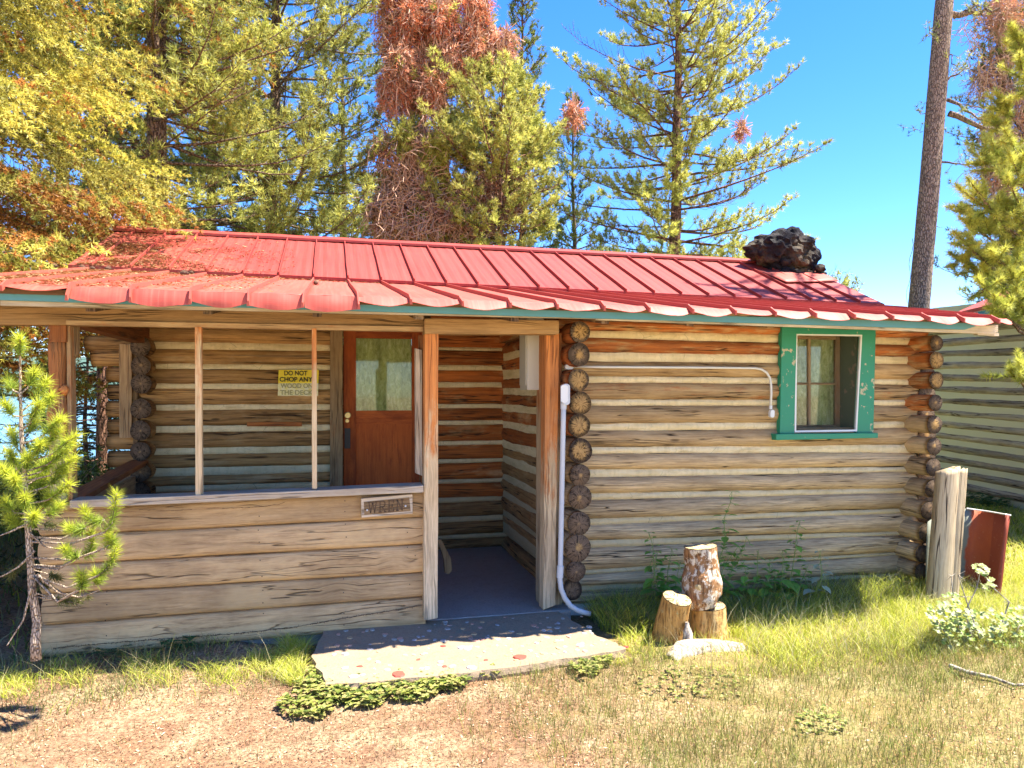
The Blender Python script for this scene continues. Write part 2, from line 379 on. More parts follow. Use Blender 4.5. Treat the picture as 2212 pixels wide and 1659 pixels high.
def foliage_mat(name, trans=.35, rough=.55, vary=.35):
    m = NT(name); c, a = m.attr(); p = m.pos()
    n = m.noise(p, 2.2, 3, .6)
    f = m.math('ADD', 1 - vary / 2, m.math('MULTIPLY', n, vary))
    col = m.mix(1.0, c, m.n('CombineColor', i0=f, i1=f, i2=f).outputs[0], 'MULTIPLY')
    m.set(m.b.inputs['Base Color'], col); m.b.inputs['Roughness'].default_value = rough; m.b.inputs['Specular IOR Level'].default_value = .35
    tl = m.n('BsdfTranslucent'); m.set(tl.inputs[0], col)
    mx = m.n('MixShader'); mx.inputs[0].default_value = trans
    m.t.links.new(m.b.outputs[0], mx.inputs[1]); m.t.links.new(tl.outputs[0], mx.inputs[2]); m.t.links.new(mx.outputs[0], m.out.inputs[0])
    return m.m
M['needle'] = foliage_mat('needles', .42); M['grass'] = foliage_mat('grass_blades', .38); M['leaf'] = foliage_mat('leaves', .4, .45)
M['litter'] = foliage_mat('dry_litter', .05, .85)

def bark_mat(name, a, b, dark, sc=(9, 9, 2.2), moss=None):
    m = NT(name); p = m.pos()
    v = m.n('TexVoronoi', dict(feature='DISTANCE_TO_EDGE')); m.set(v.inputs['Vector'], m.n('VectorMath', dict(operation='ADD'), i0=m.mapv(p, sc), i1=m.mapv(m.noise(p, 5, 4, .6, out=1), (1.2, 1.2, 1.2))).outputs[0]); v.inputs['Scale'].default_value = 2.2
    n = m.noise(p, 9, 6, .7); e = m.ramp(v.outputs[0], [(0, 0), (.14, 1)])
    c = m.mix(e, dark, m.mix(m.ramp(n, [(.3, 0), (.7, 1)]), a, b))
    if moss: c = m.mix(m.ramp(m.noise(p, 1.6, 5, .7), [(.52, 0), (.62, .7)]), c, moss)
    m.bump(m.math('ADD', m.math('MULTIPLY', e, .7), m.math('MULTIPLY', n, .5)), .02)
    return m.fin(c, .9, .15)
M['bark'] = bark_mat('pine_bark', (.17, .105, .065), (.27, .185, .125), (.055, .035, .024))
M['bark_grey'] = bark_mat('grey_pine_bark', (.26, .185, .13), (.38, .28, .20), (.10, .065, .045), (16, 16, 5))
M['bark_red'] = bark_mat('reddish_bark', (.20, .095, .06), (.30, .165, .11), (.06, .03, .02))
def side_mat(name, a_, b_, c_, sc, thr, flake):
    m = NT(name); p = m.pos(); n = m.noise(m.mapv(p, sc), 1.0, 7, .68, .6); n2 = m.noise(p, 14, 6, .7); n3 = m.noise(m.mapv(p, (60, 60, 9)), 1.0, 4, .6)
    c = m.ramp(n, [(.3, a_), (.5, b_), (.68, c_)]); c = m.mix(m.ramp(n2, [(thr, 0), (thr + .05, .85)]), c, flake); c = m.mix(m.ramp(n3, [(.38, .7), (.5, 0)]), c, tuple(x * .35 for x in a_))
    m.bump(m.math('ADD', n2, m.math('MULTIPLY', n3, .8)), .012); return m.fin(c, .85, .2)
M['stumpbark'] = side_mat('stump_bark', (.13, .055, .022), (.34, .17, .07), (.52, .31, .15), (9, 9, 4), .50, (.74, .64, .50))
M['peeled'] = side_mat('peeled_log_side', (.36, .16, .04), (.60, .32, .09), (.74, .48, .19), (12, 12, 2), .60, (.46, .36, .15))
M['greybark'] = side_mat('bleached_bark', (.22, .17, .12), (.42, .35, .27), (.58, .50, .41), (20, 20, 20), .62, (.66, .60, .50))
M['sapbark'] = bark_mat('sapling_bark', (.48, .36, .25), (.60, .47, .34), (.38, .26, .17), (50, 50, 14))

def lava_mat():
    m = NT('dark_lava_stone'); p = m.pos(); n = m.noise(p, 6, 8, .75); n2 = m.noise(p, 3.1, 3, .5)
    c = m.ramp(n, [(.35, (.004, .003, .004)), (.55, (.010, .007, .008)), (.75, (.030, .021, .018))])
    z = m.n('SeparateXYZ', i0=p).outputs
    low = m.math('MULTIPLY', m.ramp(m.math('SUBTRACT', 3.5, z[2]), [(.0, 0), (.35, 1)]), m.ramp(n2, [(.42, 0), (.58, 1)]))
    c = m.mix(m.math('MULTIPLY', low, .8), c, (.13, .09, .045))
    c = m.mix(m.ramp(m.noise(p, 4.3, 2), [(.66, 0), (.7, .5)]), c, (.05, .010, .010))
    m.bump(n, .05); return m.fin(c, .8, .3)
M['lava'] = lava_mat()

def concrete_mat(name, a, b, warm):
    m = NT(name); p = m.pos(); n = m.noise(p, 2.2, 6, .65); n2 = m.noise(p, 60, 5, .6); n3 = m.noise(p, 11, 5, .7)
    c = m.mix(n, a, b); c = m.mix(m.ramp(n3, [(.5, 0), (.75, .6)]), c, warm); c = m.mix(m.ramp(n2, [(.5, 0), (.8, .5)]), c, tuple(x * .5 for x in a))
    m.bump(m.math('ADD', m.math('MULTIPLY', n2, .5), n3), .01); return m.fin(c, .9, .2)
M['slab'] = concrete_mat('smooth_concrete', (.27, .235, .20), (.33, .29, .245), (.22, .18, .14))
M['step'] = concrete_mat('rough_concrete', (.25, .18, .115), (.31, .23, .15), (.20, .14, .09))
M['foundation'] = concrete_mat('whitewashed_mortar', (.50, .48, .40), (.62, .60, .52), (.35, .32, .24))
def stone_mat(name, c): return paint(name, c, tuple(x * .75 for x in c), None, 40, .6, .7, .004)
STONES = [stone_mat('red_jasper', (.42, .075, .05)), stone_mat('white_quartz', (.38, .34, .29)), stone_mat('grey_pebble', (.36, .34, .34)), stone_mat('ochre_pebble', (.50, .33, .17)), stone_mat('pink_pebble', (.50, .28, .20))]

def ground_mat():
    m = NT('bare_earth'); p = m.pos(); n = m.noise(p, .9, 6, .6); n2 = m.noise(p, 7, 6, .7); n3 = m.noise(p, 55, 5, .7)
    c = m.mix(m.ramp(n, [(.35, 0), (.65, 1)]), (.225, .125, .070), (.30, .20, .12))
    c = m.mix(m.ramp(n2, [(.45, 0), (.7, .8)]), c, (.22, .115, .06))
    c = m.mix(m.ramp(m.noise(p, 2.6, 5, .65), [(.48, 0), (.60, .75)]), c, (.36, .27, .16)); c = m.mix(m.ramp(m.noise(m.mapv(p, (1, 1, 1), (9, 4, 0)), 3.7, 6, .7), [(.54, 0), (.66, .7)]), c, (.17, .085, .05))
    c = m.mix(m.ramp(n3, [(.40, .8), (.52, 0)]), c, (.10, .052, .03)); c = m.mix(m.ramp(n3, [(.6, 0), (.7, .7)]), c, (.60, .46, .30))
    s = m.n('SeparateXYZ', i0=p).outputs
    gm = m.ramp(m.math('ADD', m.math('MULTIPLY', m.math('SUBTRACT', s[0], .9), .45), m.math('MULTIPLY', m.math('SUBTRACT', n2, .5), 1.4)), [(0, 0), (.6, .35)])
    c = m.mix(gm, c, (.24, .26, .06))
    back = m.ramp(m.math('MULTIPLY', m.math('SUBTRACT', 2.4, s[1]), .8), [(0, 0), (1, 1)]); c = m.mix(m.math('MULTIPLY', back, .9), c, m.mix(n2, (.56, .42, .24), (.66, .52, .32)))  # sandy ground behind the camera, added as a pale bounce for warm light
    far = m.ramp(m.math('MULTIPLY', m.math('SUBTRACT', s[1], 5.6), .25), [(0, 0), (1, 1)])
    c = m.mix(m.math('MULTIPLY', far, .75), c, m.mix(n2, (.12, .17, .035), (.24, .26, .07)))
    m.bump(m.math('ADD', m.math('MULTIPLY', n2, 1.0), m.math('MULTIPLY', n3, .7)), .02); return m.fin(c, .95, .1)
M['ground'] = ground_mat()
def rust_mat():
    m = NT('rusty_galvanised_sheet'); p = m.pos(); uv = m.n('UVMap').outputs[0]; s = m.n('SeparateXYZ', i0=uv).outputs
    n = m.noise(p, 9, 7, .7); n2 = m.noise(p, 40, 5, .7); n0 = m.noise(p, 3.5, 4, .6)
    f = m.ramp(m.math('ADD', s[0], m.math('MULTIPLY', m.math('SUBTRACT', n0, .5), .30)), [(.49, 0), (.52, 1)])
    r = m.mix(n, (.26, .045, .018), (.40, .085, .022)); r = m.mix(m.ramp(s[0], [(.80, 0), (.81, .55)]), r, (.16, .022, .012)); r = m.mix(m.ramp(n2, [(.6, 0), (.75, .5)]), r, (.45, .24, .12))
    z = m.mix(n, (.13, .15, .12), (.20, .21, .165)); z = m.mix(m.ramp(n2, [(.6, 0), (.8, .6)]), z, (.30, .20, .12))
    m.bump(n2, .002); return m.fin(m.mix(f, z, r), .7, .4)
M['rust'] = rust_mat()
# ================================================================== setting: ground, slab, far shore
def lerp(a, b, t): return a + (b - a) * t
gn1, gn2 = smooth_noise(3, 4, 1.3), smooth_noise(4, 4, 1.7)
def gz(x, y):
    x = np.asarray(x, float); y = np.asarray(y, float)
    z = -.13 + .022 * gn1(x + .3 * y) + .022 * gn2(y * 1.1 - .4 * x)
    z = z + .05 * np.clip((x - 2.0) / 2.5, 0, 1) * np.clip((y - 4.2), 0, 1)
    z = z + .075 * np.clip((y - 4.35) / .4, 0, 1) * (1 - np.clip((x + .1) / .2, 0, 1)) + .055 * np.clip((y - 3.85) / .25, 0, 1) * np.clip((x + .1) / .2, 0, 1) * (1 - np.clip((x - 2.2) / .6, 0, 1))
    sl_ = np.clip((x + .6) / .5, 0, 1) * (1 - np.clip((x - 1.9) / .5, 0, 1)) * np.clip((y - 3.6) / .45, 0, 1) * (1 - np.clip((y - 5) / .3, 0, 1)); z = z * (1 - sl_) + (-.098) * sl_
    z = z - 5.5 * (1 - np.exp(-np.clip(y - 20, 0, 1e9) / 24))
    return z
def axis(lo, hi, c, d0, k):
    a = [c]; s = d0
    while a[-1] < hi: a.append(a[-1] + s); s *= k
    b = [c]; s = d0
    while b[-1] > lo: b.append(b[-1] - s); s *= k
    return np.array(sorted(set(b[1:] + a)))
gx = axis(-3000, 3000, 1.5, .05, 1.035); gy = axis(-300, 4200, 3.6, .045, 1.035)
X, Y = np.meshgrid(gx, gy); Z = gz(X, Y) + rng.normal(0, .004, X.shape)
nx, ny = len(gx), len(gy); ii, jj = np.meshgrid(np.arange(nx - 1), np.arange(ny - 1)); b0 = (jj * nx + ii).ravel()
o = fast_mesh('ground', np.stack([X, Y, Z], -1), np.stack([b0, b0 + 1, b0 + nx + 1, b0 + nx], -1), (.3, .3, .3), M['ground'], smooth=True); tag(o, kind='structure')
mw = NT('lake_water'); wnz = mw.noise(mw.mapv(mw.pos(), (.3, 1.2, 1)), 1.5, 4, .6); mw.bump(wnz, .05); M['lake'] = mw.fin((.05, .14, .19), .12, .5)
mb = MB(); mb.quad([(-900, 34, -3.6), (900, 34, -3.6), (900, 1500, -3.6), (-900, 1500, -3.6)]); tag(mb.build('lake', M['lake']), kind='structure')
# far hills with a treeline
hn = smooth_noise(21, 6, .6); V = []; Fc = []
xs = np.linspace(-1800, 2600, 150); rows = [(1300, 0), (1500, .45), (1800, .85), (2050, 1.0), (2600, .8)]
def hillh(x): return max(6, 96 + 150 / (1 + math.exp(-(x - 700) / 300)) + 16 * float(hn(x / 160)))
for yy, k in rows:
    for x in xs: V.append((x, yy, -8 + k * hillh(x)))
n = len(xs)
for r in range(len(rows) - 1):
    for i in range(n - 1): Fc.append((r * n + i, r * n + i + 1, (r + 1) * n + i + 1, (r + 1) * n + i))
mh = NT('forested_hill'); M['hill'] = mh.fin(mh.mix(mh.noise(mh.pos(), .012, 6, .7), (.045, .085, .075), (.09, .14, .11)), 1, 0)
tag(fast_mesh('hills', V, Fc, (.1, .15, .1), M['hill'], smooth=True), kind='structure')
V = []; Fc = []; cc = []
for i in range(1500):
    x = random.uniform(900, 2300); t = random.random(); yy = 1500 + 550 * t; k = np.interp(yy, [r[0] for r in rows], [r[1] for r in rows]); z = -8 + k * hillh(x) - 1
    h = random.uniform(9, 17); w = h * .2; b = len(V)
    for a in range(5): V.append((x + w * math.cos(a * 1.257), yy + w * math.sin(a * 1.257), z))
    V.append((x, yy, z + h))
    for a in range(5): Fc.append((b + a, b + (a + 1) % 5, b + 5)); cc.append((.035, .07, .055) if random.random() < .7 else (.06, .10, .06))
tag(fast_mesh('distant_forest', V, Fc, np.array(cc), M['leaf']), 'far conifers lining the top of the distant hill', 'forest', kind='stuff')

# concrete: porch floor inside the cabin, walk with inlaid stones outside
mb = MB()
fl = [(-.02, 4.05), (.5, 4.03), (1.0, 4.07), (1.74, 4.18), (1.70, 4.36), (1.60, 4.62), (1.52, 4.92), (1.42, 4.925), (-.03, 4.90), (-.10, 4.5)]
def subd(poly, k=8):
    out = []
    for i, p in enumerate(poly):
        q = poly[(i + 1) % len(poly)]
        for j in range(k):
            t = j / k; out.append((lerp(p[0], q[0], t) + random.uniform(-.012, .012), lerp(p[1], q[1], t) + random.uniform(-.012, .012)))
    return out
sp = subd(fl); nb = len(sp)
cx, cy = .8, 4.47
ringsn = 9; b = 0; zt = lambda x, y: -.045 + .04 * min(1, max(0, (y - 4.45) / .4)) + .008 * float(gn1(4 * x)) * float(gn2(5 * y))
vv = []; 
for r in range(ringsn + 1):
    k = r / ringsn
    for (x, y) in sp: xx, yy = lerp(cx, x, max(k, .02)), lerp(cy, y, max(k, .02)); vv.append((xx, yy, zt(xx, yy)))
for (x, y) in sp: vv.append((x + random.uniform(-.015, .01), y - .012, -.085 + random.uniform(-.01, .01)))
for (x, y) in sp: vv.append((x + random.uniform(-.015, .015), y + .005, -.22))
mb.v = vv
for r in range(ringsn + 2):
    for i in range(nb):
        a, c = r * nb + i, r * nb + (i + 1) % nb
        mb.face((a, a + nb, c + nb, c)[::-1] if r < 0 else (a, a + nb, c + nb, c), [(0, 0)] * 4, (.5, 0, 0), 0)
mb.face(tuple(range(nb)), [(0, 0)] * nb, (.5, 0, 0), 0)
spots = [((1124, 1420), .048, 0), ((862, 1458), .05, 0), ((778, 1440), .022, 0), ((904, 1425), .022, 0), ((957, 1397), .024, 0), ((1049, 1425), .02, 0), ((960, 1440), .022, 0), ((1353, 1398), .02, 0), ((745, 1443), .024, 1), ((1018, 1443), .04, 1)]
for k in range(150):
    x = random.uniform(.0, 1.66); y = random.uniform(4.08 + .07 * x, 4.86)
    spots.append(((x, y, 'w'), random.uniform(.010, .026) * (1 if random.random() < .8 else 1.5), random.choice([1, 1, 1, 2, 2, 3, 4, 4])))
for (p, r, mi) in spots:
    c = Vector((p[0], p[1], 0)) if len(p) == 3 else PG(p[0], p[1], -.045)
    z0 = zt(c.x, c.y); n = random.randint(6, 9); a0 = random.random() * 6; el = random.uniform(.6, 1); th = random.random() * 3
    ring = []
    for i in range(n):
        a = a0 + i * 6.283 / n; rr = r * random.uniform(.75, 1.15); u, v = rr * math.cos(a), rr * el * math.sin(a)
        ring.append((c.x + u * math.cos(th) - v * math.sin(th), c.y + u * math.sin(th) + v * math.cos(th)))
    b = len(mb.v)
    for (x, y) in ring: mb.v.append((x, y, z0 - .004))
    for (x, y) in ring: mb.v.append((lerp(c.x, x, .8), lerp(c.y, y, .8), z0 + r * .16))
    for i in range(n): mb.face((b + i, b + (i + 1) % n, b + n + (i + 1) % n, b + n + i), [(0, 0)] * 4, (.5, 0, 0), mi + 1)
    mb.face(tuple(b + n + i for i in range(n)), [(0, 0)] * n, (.5, 0, 0), mi + 1)
tag(mb.build('path', [M['step']] + STONES), kind='structure')

# ================================================================== the cabin
cabin = thing('log_cabin', 'long weathered log cabin with dented red metal roof, open porch and green window', 'cabin', (1.4, 4.9, 0))
mb = MB(); fn = 26
mb.v = [(lerp(-1.62, 1.62, i / fn), y, z) for (y, z) in ((4.885, -.2), (4.88, -.012), (4.90, .0), (5.6, .004), (7.1, .01)) for i in range(fn + 1)]
mb.v = [(x, y + (random.uniform(-.01, .01) if y < 4.89 else 0), z) for x, y, z in mb.v]
for r in range(4):
    for i in range(fn): a = r * (fn + 1) + i; mb.face((a, a + 1, a + fn + 2, a + fn + 1), [(0, 0)] * 4, (.5, 0, 0))
mb.build('porch_floor', M['slab'], cabin)

def log(mb, A, B, rv, rh, stain=0., dark=0., mi=0, seg=14, endA=True, endB=True, endmi=None, fresh=.3, step=.055, wob=.06, enddark=.4, bend=.007, tap=None):
    """one log from A to B (centres), rv/rh = radius up/across; tap = (rv at A, rv at B)"""
    A, B = Vector(A), Vector(B); L = (B - A).length; t = (B - A) / L
    side = t.cross(Vector((0, 0, 1))).normalized(); up = side.cross(t)
    n = max(2, int(L / step)); s1, s2, s3, s4 = [smooth_noise(random.randrange(1 << 30), 5, 1.5) for _ in range(4)]
    rnd = random.random(); base = len(mb.v)
    for i in range(n + 1):
        s = i / n * L
        r_v = lerp(tap[0], tap[1], i / n) if tap else rv
        c = A + t * s + up * float(s3(s)) * bend + side * float(s4(s)) * bend
        k = 1 + wob * float(s1(s * 1.6)); k2 = 1 + wob * float(s2(s * 1.6))
        for j in range(seg):
            a = 2 * math.pi * j / seg
            lump = 1 + .02 * math.sin(3 * a + 5 * rnd * 6 + s * 2) + random.uniform(-.008, .008)
            mb.v.append(tuple(c + side * math.cos(a) * rh * k2 * lump + up * math.sin(a) * r_v * k * lump))
    per = 2 * math.pi * (rv + rh) / 2 / seg; ph = random.randrange(seg) * per
    for i in range(n):
        for j in range(seg):
            a, b2 = base + i * seg + j, base + i * seg + (j + 1) % seg
            u0, u1 = i / n * L, (i + 1) / n * L; v0, v1 = ph + j * per, ph + (j + 1) * per
            mb.face((a, a + seg, b2 + seg, b2), [(u0, v0), (u1, v0), (u1, v1), (u0, v1)], (rnd, stain, dark), mi)
    for flag, i, tt in ((endA, 0, -1), (endB, n, 1)):
        if not flag: continue
        ring = [base + i * seg + j for j in range(seg)]; cen = sum((Vector(mb.v[q]) for q in ring), Vector()) / seg
        cb = len(mb.v); mb.v.append(tuple(cen + t * tt * .004)); e = 1 if endmi is None else endmi
        # chamfered rim then the face
        rim = len(mb.v)
        for q in ring: mb.v.append(tuple(cen + (Vector(mb.v[q]) - cen) * .93 + t * tt * .006))
        for j in range(seg):
            j2 = (j + 1) % seg
            ca, cb2 = (math.cos(2 * math.pi * j / seg), math.sin(2 * math.pi * j / seg)), (math.cos(2 * math.pi * j2 / seg), math.sin(2 * math.pi * j2 / seg))
            f = (ring[j], ring[j2], rim + j2, rim + j)
            mb.face(f if tt > 0 else f[::-1], [ca, cb2, (cb2[0] * .93, cb2[1] * .93), (ca[0] * .93, ca[1] * .93)] if tt > 0 else [(ca[0] * .93, ca[1] * .93), (cb2[0] * .93, cb2[1] * .93), cb2, ca], (rnd, fresh, enddark), e)
            f = (rim + j, rim + j2, cb); uvs = [(ca[0] * .93, ca[1] * .93), (cb2[0] * .93, cb2[1] * .93), (0, 0)]
            mb.face(f if tt > 0 else f[::-1], uvs if tt > 0 else uvs[::-1], (rnd, fresh, enddark), e)

def chink_strip(mb, p00, p10, p11, p01, n=60, m=5, out=(0, -1, 0), amp=.006, mi=0):
    """chinking between two logs, a slightly lumpy convex band; corners bottom-left, bottom-right, top-right, top-left"""
    p00, p10, p11, p01 = [Vector(p) for p in (p00, p10, p11, p01)]; out = Vector(out); b = len(mb.v)
    s = smooth_noise(random.randrange(1 << 30), 6, 3.0); s2 = smooth_noise(random.randrange(1 << 30), 6, 4.0)
    L = (p10 - p00).length
    for j in range(m + 1):
        v = j / m
        for i in range(n + 1):
            u = i / n; p = p00.lerp(p10, u).lerp(p01.lerp(p11, u), v)
            d = amp * (2.4 * math.sin(math.pi * v) + .8 * float(s(u * L)) + .5 * float(s2(u * L * 2 + v * 3))) + random.uniform(-.0012, .0012)
            zz_ = .0028 * (float(s(u * L * 4 + 9)) if j == 0 else float(s2(u * L * 3 + 5)) if j == m else 0)
            mb.v.append(tuple(p + out * d + Vector((0, 0, zz_))))
    for j in range(m):
        for i in range(n):
            a = b + j * (n + 1) + i; f = (a, a + 1, a + n + 2, a + n + 1)
            mb.face(f, [(0, 0)] * 4, (.5, 0, 0), mi)

# ---- front log wall of the room on the right
YF = 5.06
chL = [(712, 731), (759, 781), (811, 827), (862, 877), (914, 932), (966, 981), (1014, 1034), (1066, 1082), (1121, 1137), (1168, 1186), (1232, 1244), (1266, 1281)]
chR = [(728, 745), (769, 786), (818, 831), (863, 876), (910, 925), (960, 979), (1009, 1020), (1054, 1067), (1099, 1110), (1148, 1158), (1192, 1200), (1240, 1250)]
XLm, XRm = P(1278, 900, YF).x, P(1971, 900, YF).x
X0, X1 = 1.50, 4.74
def zat(yl, yr, x):
    zl, zr = P(1278, yl, YF).z, P(1971, yr, YF).z
    return lerp(zl, zr, (x - XLm) / (XRm - XLm))
wx0, wx1 = P(1703, 800, YF).x, P(1876, 800, YF).x      # hole for the window (under its casing)
logsL = [(690, chL[0][0])] + [(chL[i][1], chL[i + 1][0]) for i in range(11)] + [(1281, 1306)]
logsR = [(706, chR[0][0])] + [(chR[i][1], chR[i + 1][0]) for i in range(11)] + [(1250, 1268)]
stn = [.56, .60, .28, .40, .15, .12, .1, .05, 0, 0, 0, 0, 0]
mb = MB(); cm = MB()
def segs(i, lst=None):
    return [(X0, wx0), (wx1, X1)] if 0 <= i <= 4 else [(X0, X1)]
for i in range(13):
    for (a, b) in segs(i if i else 1):
        za = [zat(logsL[i][k], logsR[i][k], a) for k in (0, 1)]; zb = [zat(logsL[i][k], logsR[i][k], b) for k in (0, 1)]
        ra, rb = (za[0] - za[1]) / 2 / .87, (zb[0] - zb[1]) / 2 / .87
        log(mb, (a, YF + .075, sum(za) / 2), (b, YF + .075, sum(zb) / 2), ra, .078, stn[i] if a < 3 or i < 2 else stn[i] * .8, 0, tap=(ra, rb), enddark=.2)
for i in range(12):
    for (a, b) in segs(i):
        t0, t1 = [zat(chL[i][0], chR[i][0], x) - .0035 for x in (a, b)]; b0_, b1_ = [zat(chL[i][1], chR[i][1], x) + .0005 for x in (a, b)]
        chink_strip(cm, (a, YF + .046, b0_), (b, YF + .046, b1_), (b, YF + .046, t1), (a, YF + .046, t0), n=int((b - a) / .035))
wall = mb.build('front_log_wall', [M['log'], M['end']], cabin, smooth=True)
cm.build('chinking', M['chink'], wall, smooth=True)
fm = MB()
def fnd(a, b, z0l, z0r): chink_strip(fm, (a, YF + .04, -.25), (b, YF + .04, -.25), (b, YF + .05, z0r), (a, YF + .05, z0l), n=70, m=7, amp=.02)
fnd(X0 + .12, X1 - .05, zat(1300, 1262, X0), zat(1300, 1262, X1)); fm.build('foundation', M['foundation'], cabin, smooth=True)

# ---- log ends standing out of the two corners
cornL = [(1253, 717, 24), (1251, 766, 26), (1250, 821, 25), (1254, 871, 26), (1251, 919, 26), (1254, 974, 28), (1253, 1026, 24.5), (1253, 1074, 28), (1251, 1131, 27), (1248, 1184, 31), (1244, 1234, 23), (1236, 1274, 24)]
frL = [.75, .45, .85, 1.1, 1.1, .75, .25, .22, .1, .3, .12, 0]
stL = [.95, .8, .9, .85, .6, .25, 0, 0, 0, 0, 0, 0]
zc_inner = []
for k, (px, py, r) in enumerate(cornL):
    YE = 4.84 + random.uniform(-.012, .012) + (.06 if k == 11 else 0); c = P(px, py, YE); rr = r / F * 5.0
    m_ = MB(); zc_inner.append((c.z, rr))
    log(m_, (c.x, YE, c.z), (c.x + .002, 5.12, c.z), rr, rr * .97, stL[k], .0, seg=26, endB=False, fresh=frL[k], enddark=[.3, .6, .4, .7, .8, .7, .3, .3, .3, .2, .4, .8][k], step=.04, wob=.02, bend=0, endmi=1)
    m_.build('log_end', [M['log'], M['end']], cabin, smooth=True)
cornR = [(2023, 741, 17.5), (2023, 778, 19), (2023, 821, 19), (2021, 870, 18), (2019, 917, 20), (2018, 964, 19.5), (2016, 1009, 20), (2014, 1056, 20), (2006, 1103, 20.5), (2001, 1151, 20), (1993, 1196, 19), (1990, 1234, 17)]
for k, (px, py, r) in enumerate(cornR):
    YE = 4.86 + random.uniform(-.015, .015); c = P(px, py, YE); rr = r / F * 5.85 * .98
    m_ = MB()
    log(m_, (c.x, YE, c.z), (c.x + .002, 5.14, c.z), rr, rr * .98, .6 if k < 4 else 0, 0, seg=24, endB=False, fresh=[.3, 1.0, .9, .2, .6, .3, .15, .1, .1, .1, .1, 0][k], enddark=.5, step=.04, wob=.02, bend=0, endmi=1)
    m_.build('log_end', [M['log'], M['end']], cabin, smooth=True)

# ---- side wall of the entry (faces left)
mb = MB(); cm = MB()
zi = zc_inner
for k, (z, r) in enumerate(zi[:-1]):
    log(mb, (1.685, 5.10, z), (1.705, 7.1, z + random.uniform(-.01, .01)), r * 1.02, r * .95, .75 if k < 6 else .35, .1, endA=False, endB=False)
    z2 = zi[k + 1][0]
    chink_strip(cm, (1.652, 7.1, z2), (1.640, 5.1, z2), (1.640, 5.1, z), (1.652, 7.1, z), n=50, out=(-1, 0, 0))
log(mb, (1.685, 5.10, .02), (1.705, 7.1, .02), .085, .08, .1, .3, endA=False, endB=False)
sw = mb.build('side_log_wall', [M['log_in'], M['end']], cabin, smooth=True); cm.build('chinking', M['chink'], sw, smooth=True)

# ---- back wall of the porch in two lengths, either side of the door
YB = 7.03
def back_wall(name, px, xa, xb, ch, ytop, ybot, stain, seedst):
    mb = MB(); cm = MB(); lg = [(ytop, ch[0][0])] + [(ch[i][1], ch[i + 1][0]) for i in range(len(ch) - 1)] + [(ch[-1][1], ybot)]
    zz = lambda y: P(px, y, YB).z
    for i, (a, b) in enumerate(lg):
        r = (zz(a) - zz(b)) / 2 / .87; tl = random.uniform(-.006, .006)
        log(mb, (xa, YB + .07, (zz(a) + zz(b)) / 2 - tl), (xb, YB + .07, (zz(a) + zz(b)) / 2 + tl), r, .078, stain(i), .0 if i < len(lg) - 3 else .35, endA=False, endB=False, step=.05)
    for (a, b) in ch: chink_strip(cm, (xa, YB + .036, zz(b)), (xb, YB + .036, zz(b)), (xb, YB + .036, zz(a) - .003), (xa, YB + .036, zz(a) - .003), n=int((xb - xa) / .03))
    w = mb.build(name, [M['log_in'], M['end']], cabin, smooth=True); cm.build('chinking', M['chink'], w, smooth=True)
    return w
chBL = [(660, 672), (699, 709), (740, 756), (786, 798), (828, 841), (873, 886), (918, 933), (965, 980), (1007, 1025), (1045, 1058), (1092, 1104), (1136, 1148), (1170, 1178)]
chBR = [(662, 674), (706, 714), (749, 757), (788, 800), (825, 837), (872, 882), (908, 918), (952, 962), (991, 1001), (1035, 1045), (1074, 1086), (1116, 1129), (1155, 1165)]
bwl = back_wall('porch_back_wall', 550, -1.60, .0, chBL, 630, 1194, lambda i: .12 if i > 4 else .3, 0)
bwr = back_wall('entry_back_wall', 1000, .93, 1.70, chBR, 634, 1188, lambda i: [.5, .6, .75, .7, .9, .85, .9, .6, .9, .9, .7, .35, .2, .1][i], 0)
# crossing log ends in the far porch corner and the stubs that run past it
for (px, py) in ((303, 748), (304, 790), (305, 829), (304, 883), (303, 930), (303, 975), (303, 1020), (303, 1064), (303, 1105), (303, 1147)):
    c = P(px, py, 6.86); m_ = MB(); log(m_, (c.x, 6.86, c.z), (c.x, 7.12, c.z), .085, .08, .1, .3, seg=18, endB=False, fresh=.1, endmi=1, bend=0, step=.06)
    m_.build('log_end', [M['log_in'], M['end']], cabin, smooth=True)
stub = [(186, 742, 16), (200, 772, 18), (233, 809, 15), (236, 847, 16), (233, 884, 17), (236, 921, 15), (234, 955, 16), (236, 992, 16), (233, 1030, 16), (234, 1068, 16), (234, 1106, 16)]
for (px, py, r) in stub:
    c = P(px, py, 7.08); m_ = MB(); log(m_, (c.x, 7.1, c.z), (-1.55, 7.1, c.z), r / F * 7, .08, .25, .05, seg=16, endB=False, endmi=1, bend=.002)
    m_.build('log_end', [M['log_in'], M['end']], cabin, smooth=True)
# rear and far side walls close the box (logs too)
mb = MB()
for i in range(15):
    z = .06 + .165 * i
    if z > 2.1: continue
    log(mb, (-1.6, 9.9, z), (5.0, 9.9, z), .095, .09, .1, 0, seg=8, step=.4)
    if z < 1.95: log(mb, (4.72, 5.05, z * .97 - .02), (4.9, 9.9, z * .97 - .02), .09, .085, 0, .1, seg=10, step=.3)
    log(mb, (-1.62, 7.1, z), (-1.62, 9.9, z), .09, .085, .1, .1, seg=8, step=.4)
mb.build('rear_log_walls', [M['log'], M['end']], cabin, smooth=True)
mb = MB()
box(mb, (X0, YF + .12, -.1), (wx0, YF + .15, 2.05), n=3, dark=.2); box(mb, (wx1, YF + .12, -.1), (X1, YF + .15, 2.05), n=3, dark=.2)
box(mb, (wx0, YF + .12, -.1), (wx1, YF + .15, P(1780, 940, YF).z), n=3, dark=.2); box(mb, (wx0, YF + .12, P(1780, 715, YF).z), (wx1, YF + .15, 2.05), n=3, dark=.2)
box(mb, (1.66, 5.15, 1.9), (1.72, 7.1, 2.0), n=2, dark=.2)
mb.build('inner_lining', M['darkwood'], cabin)
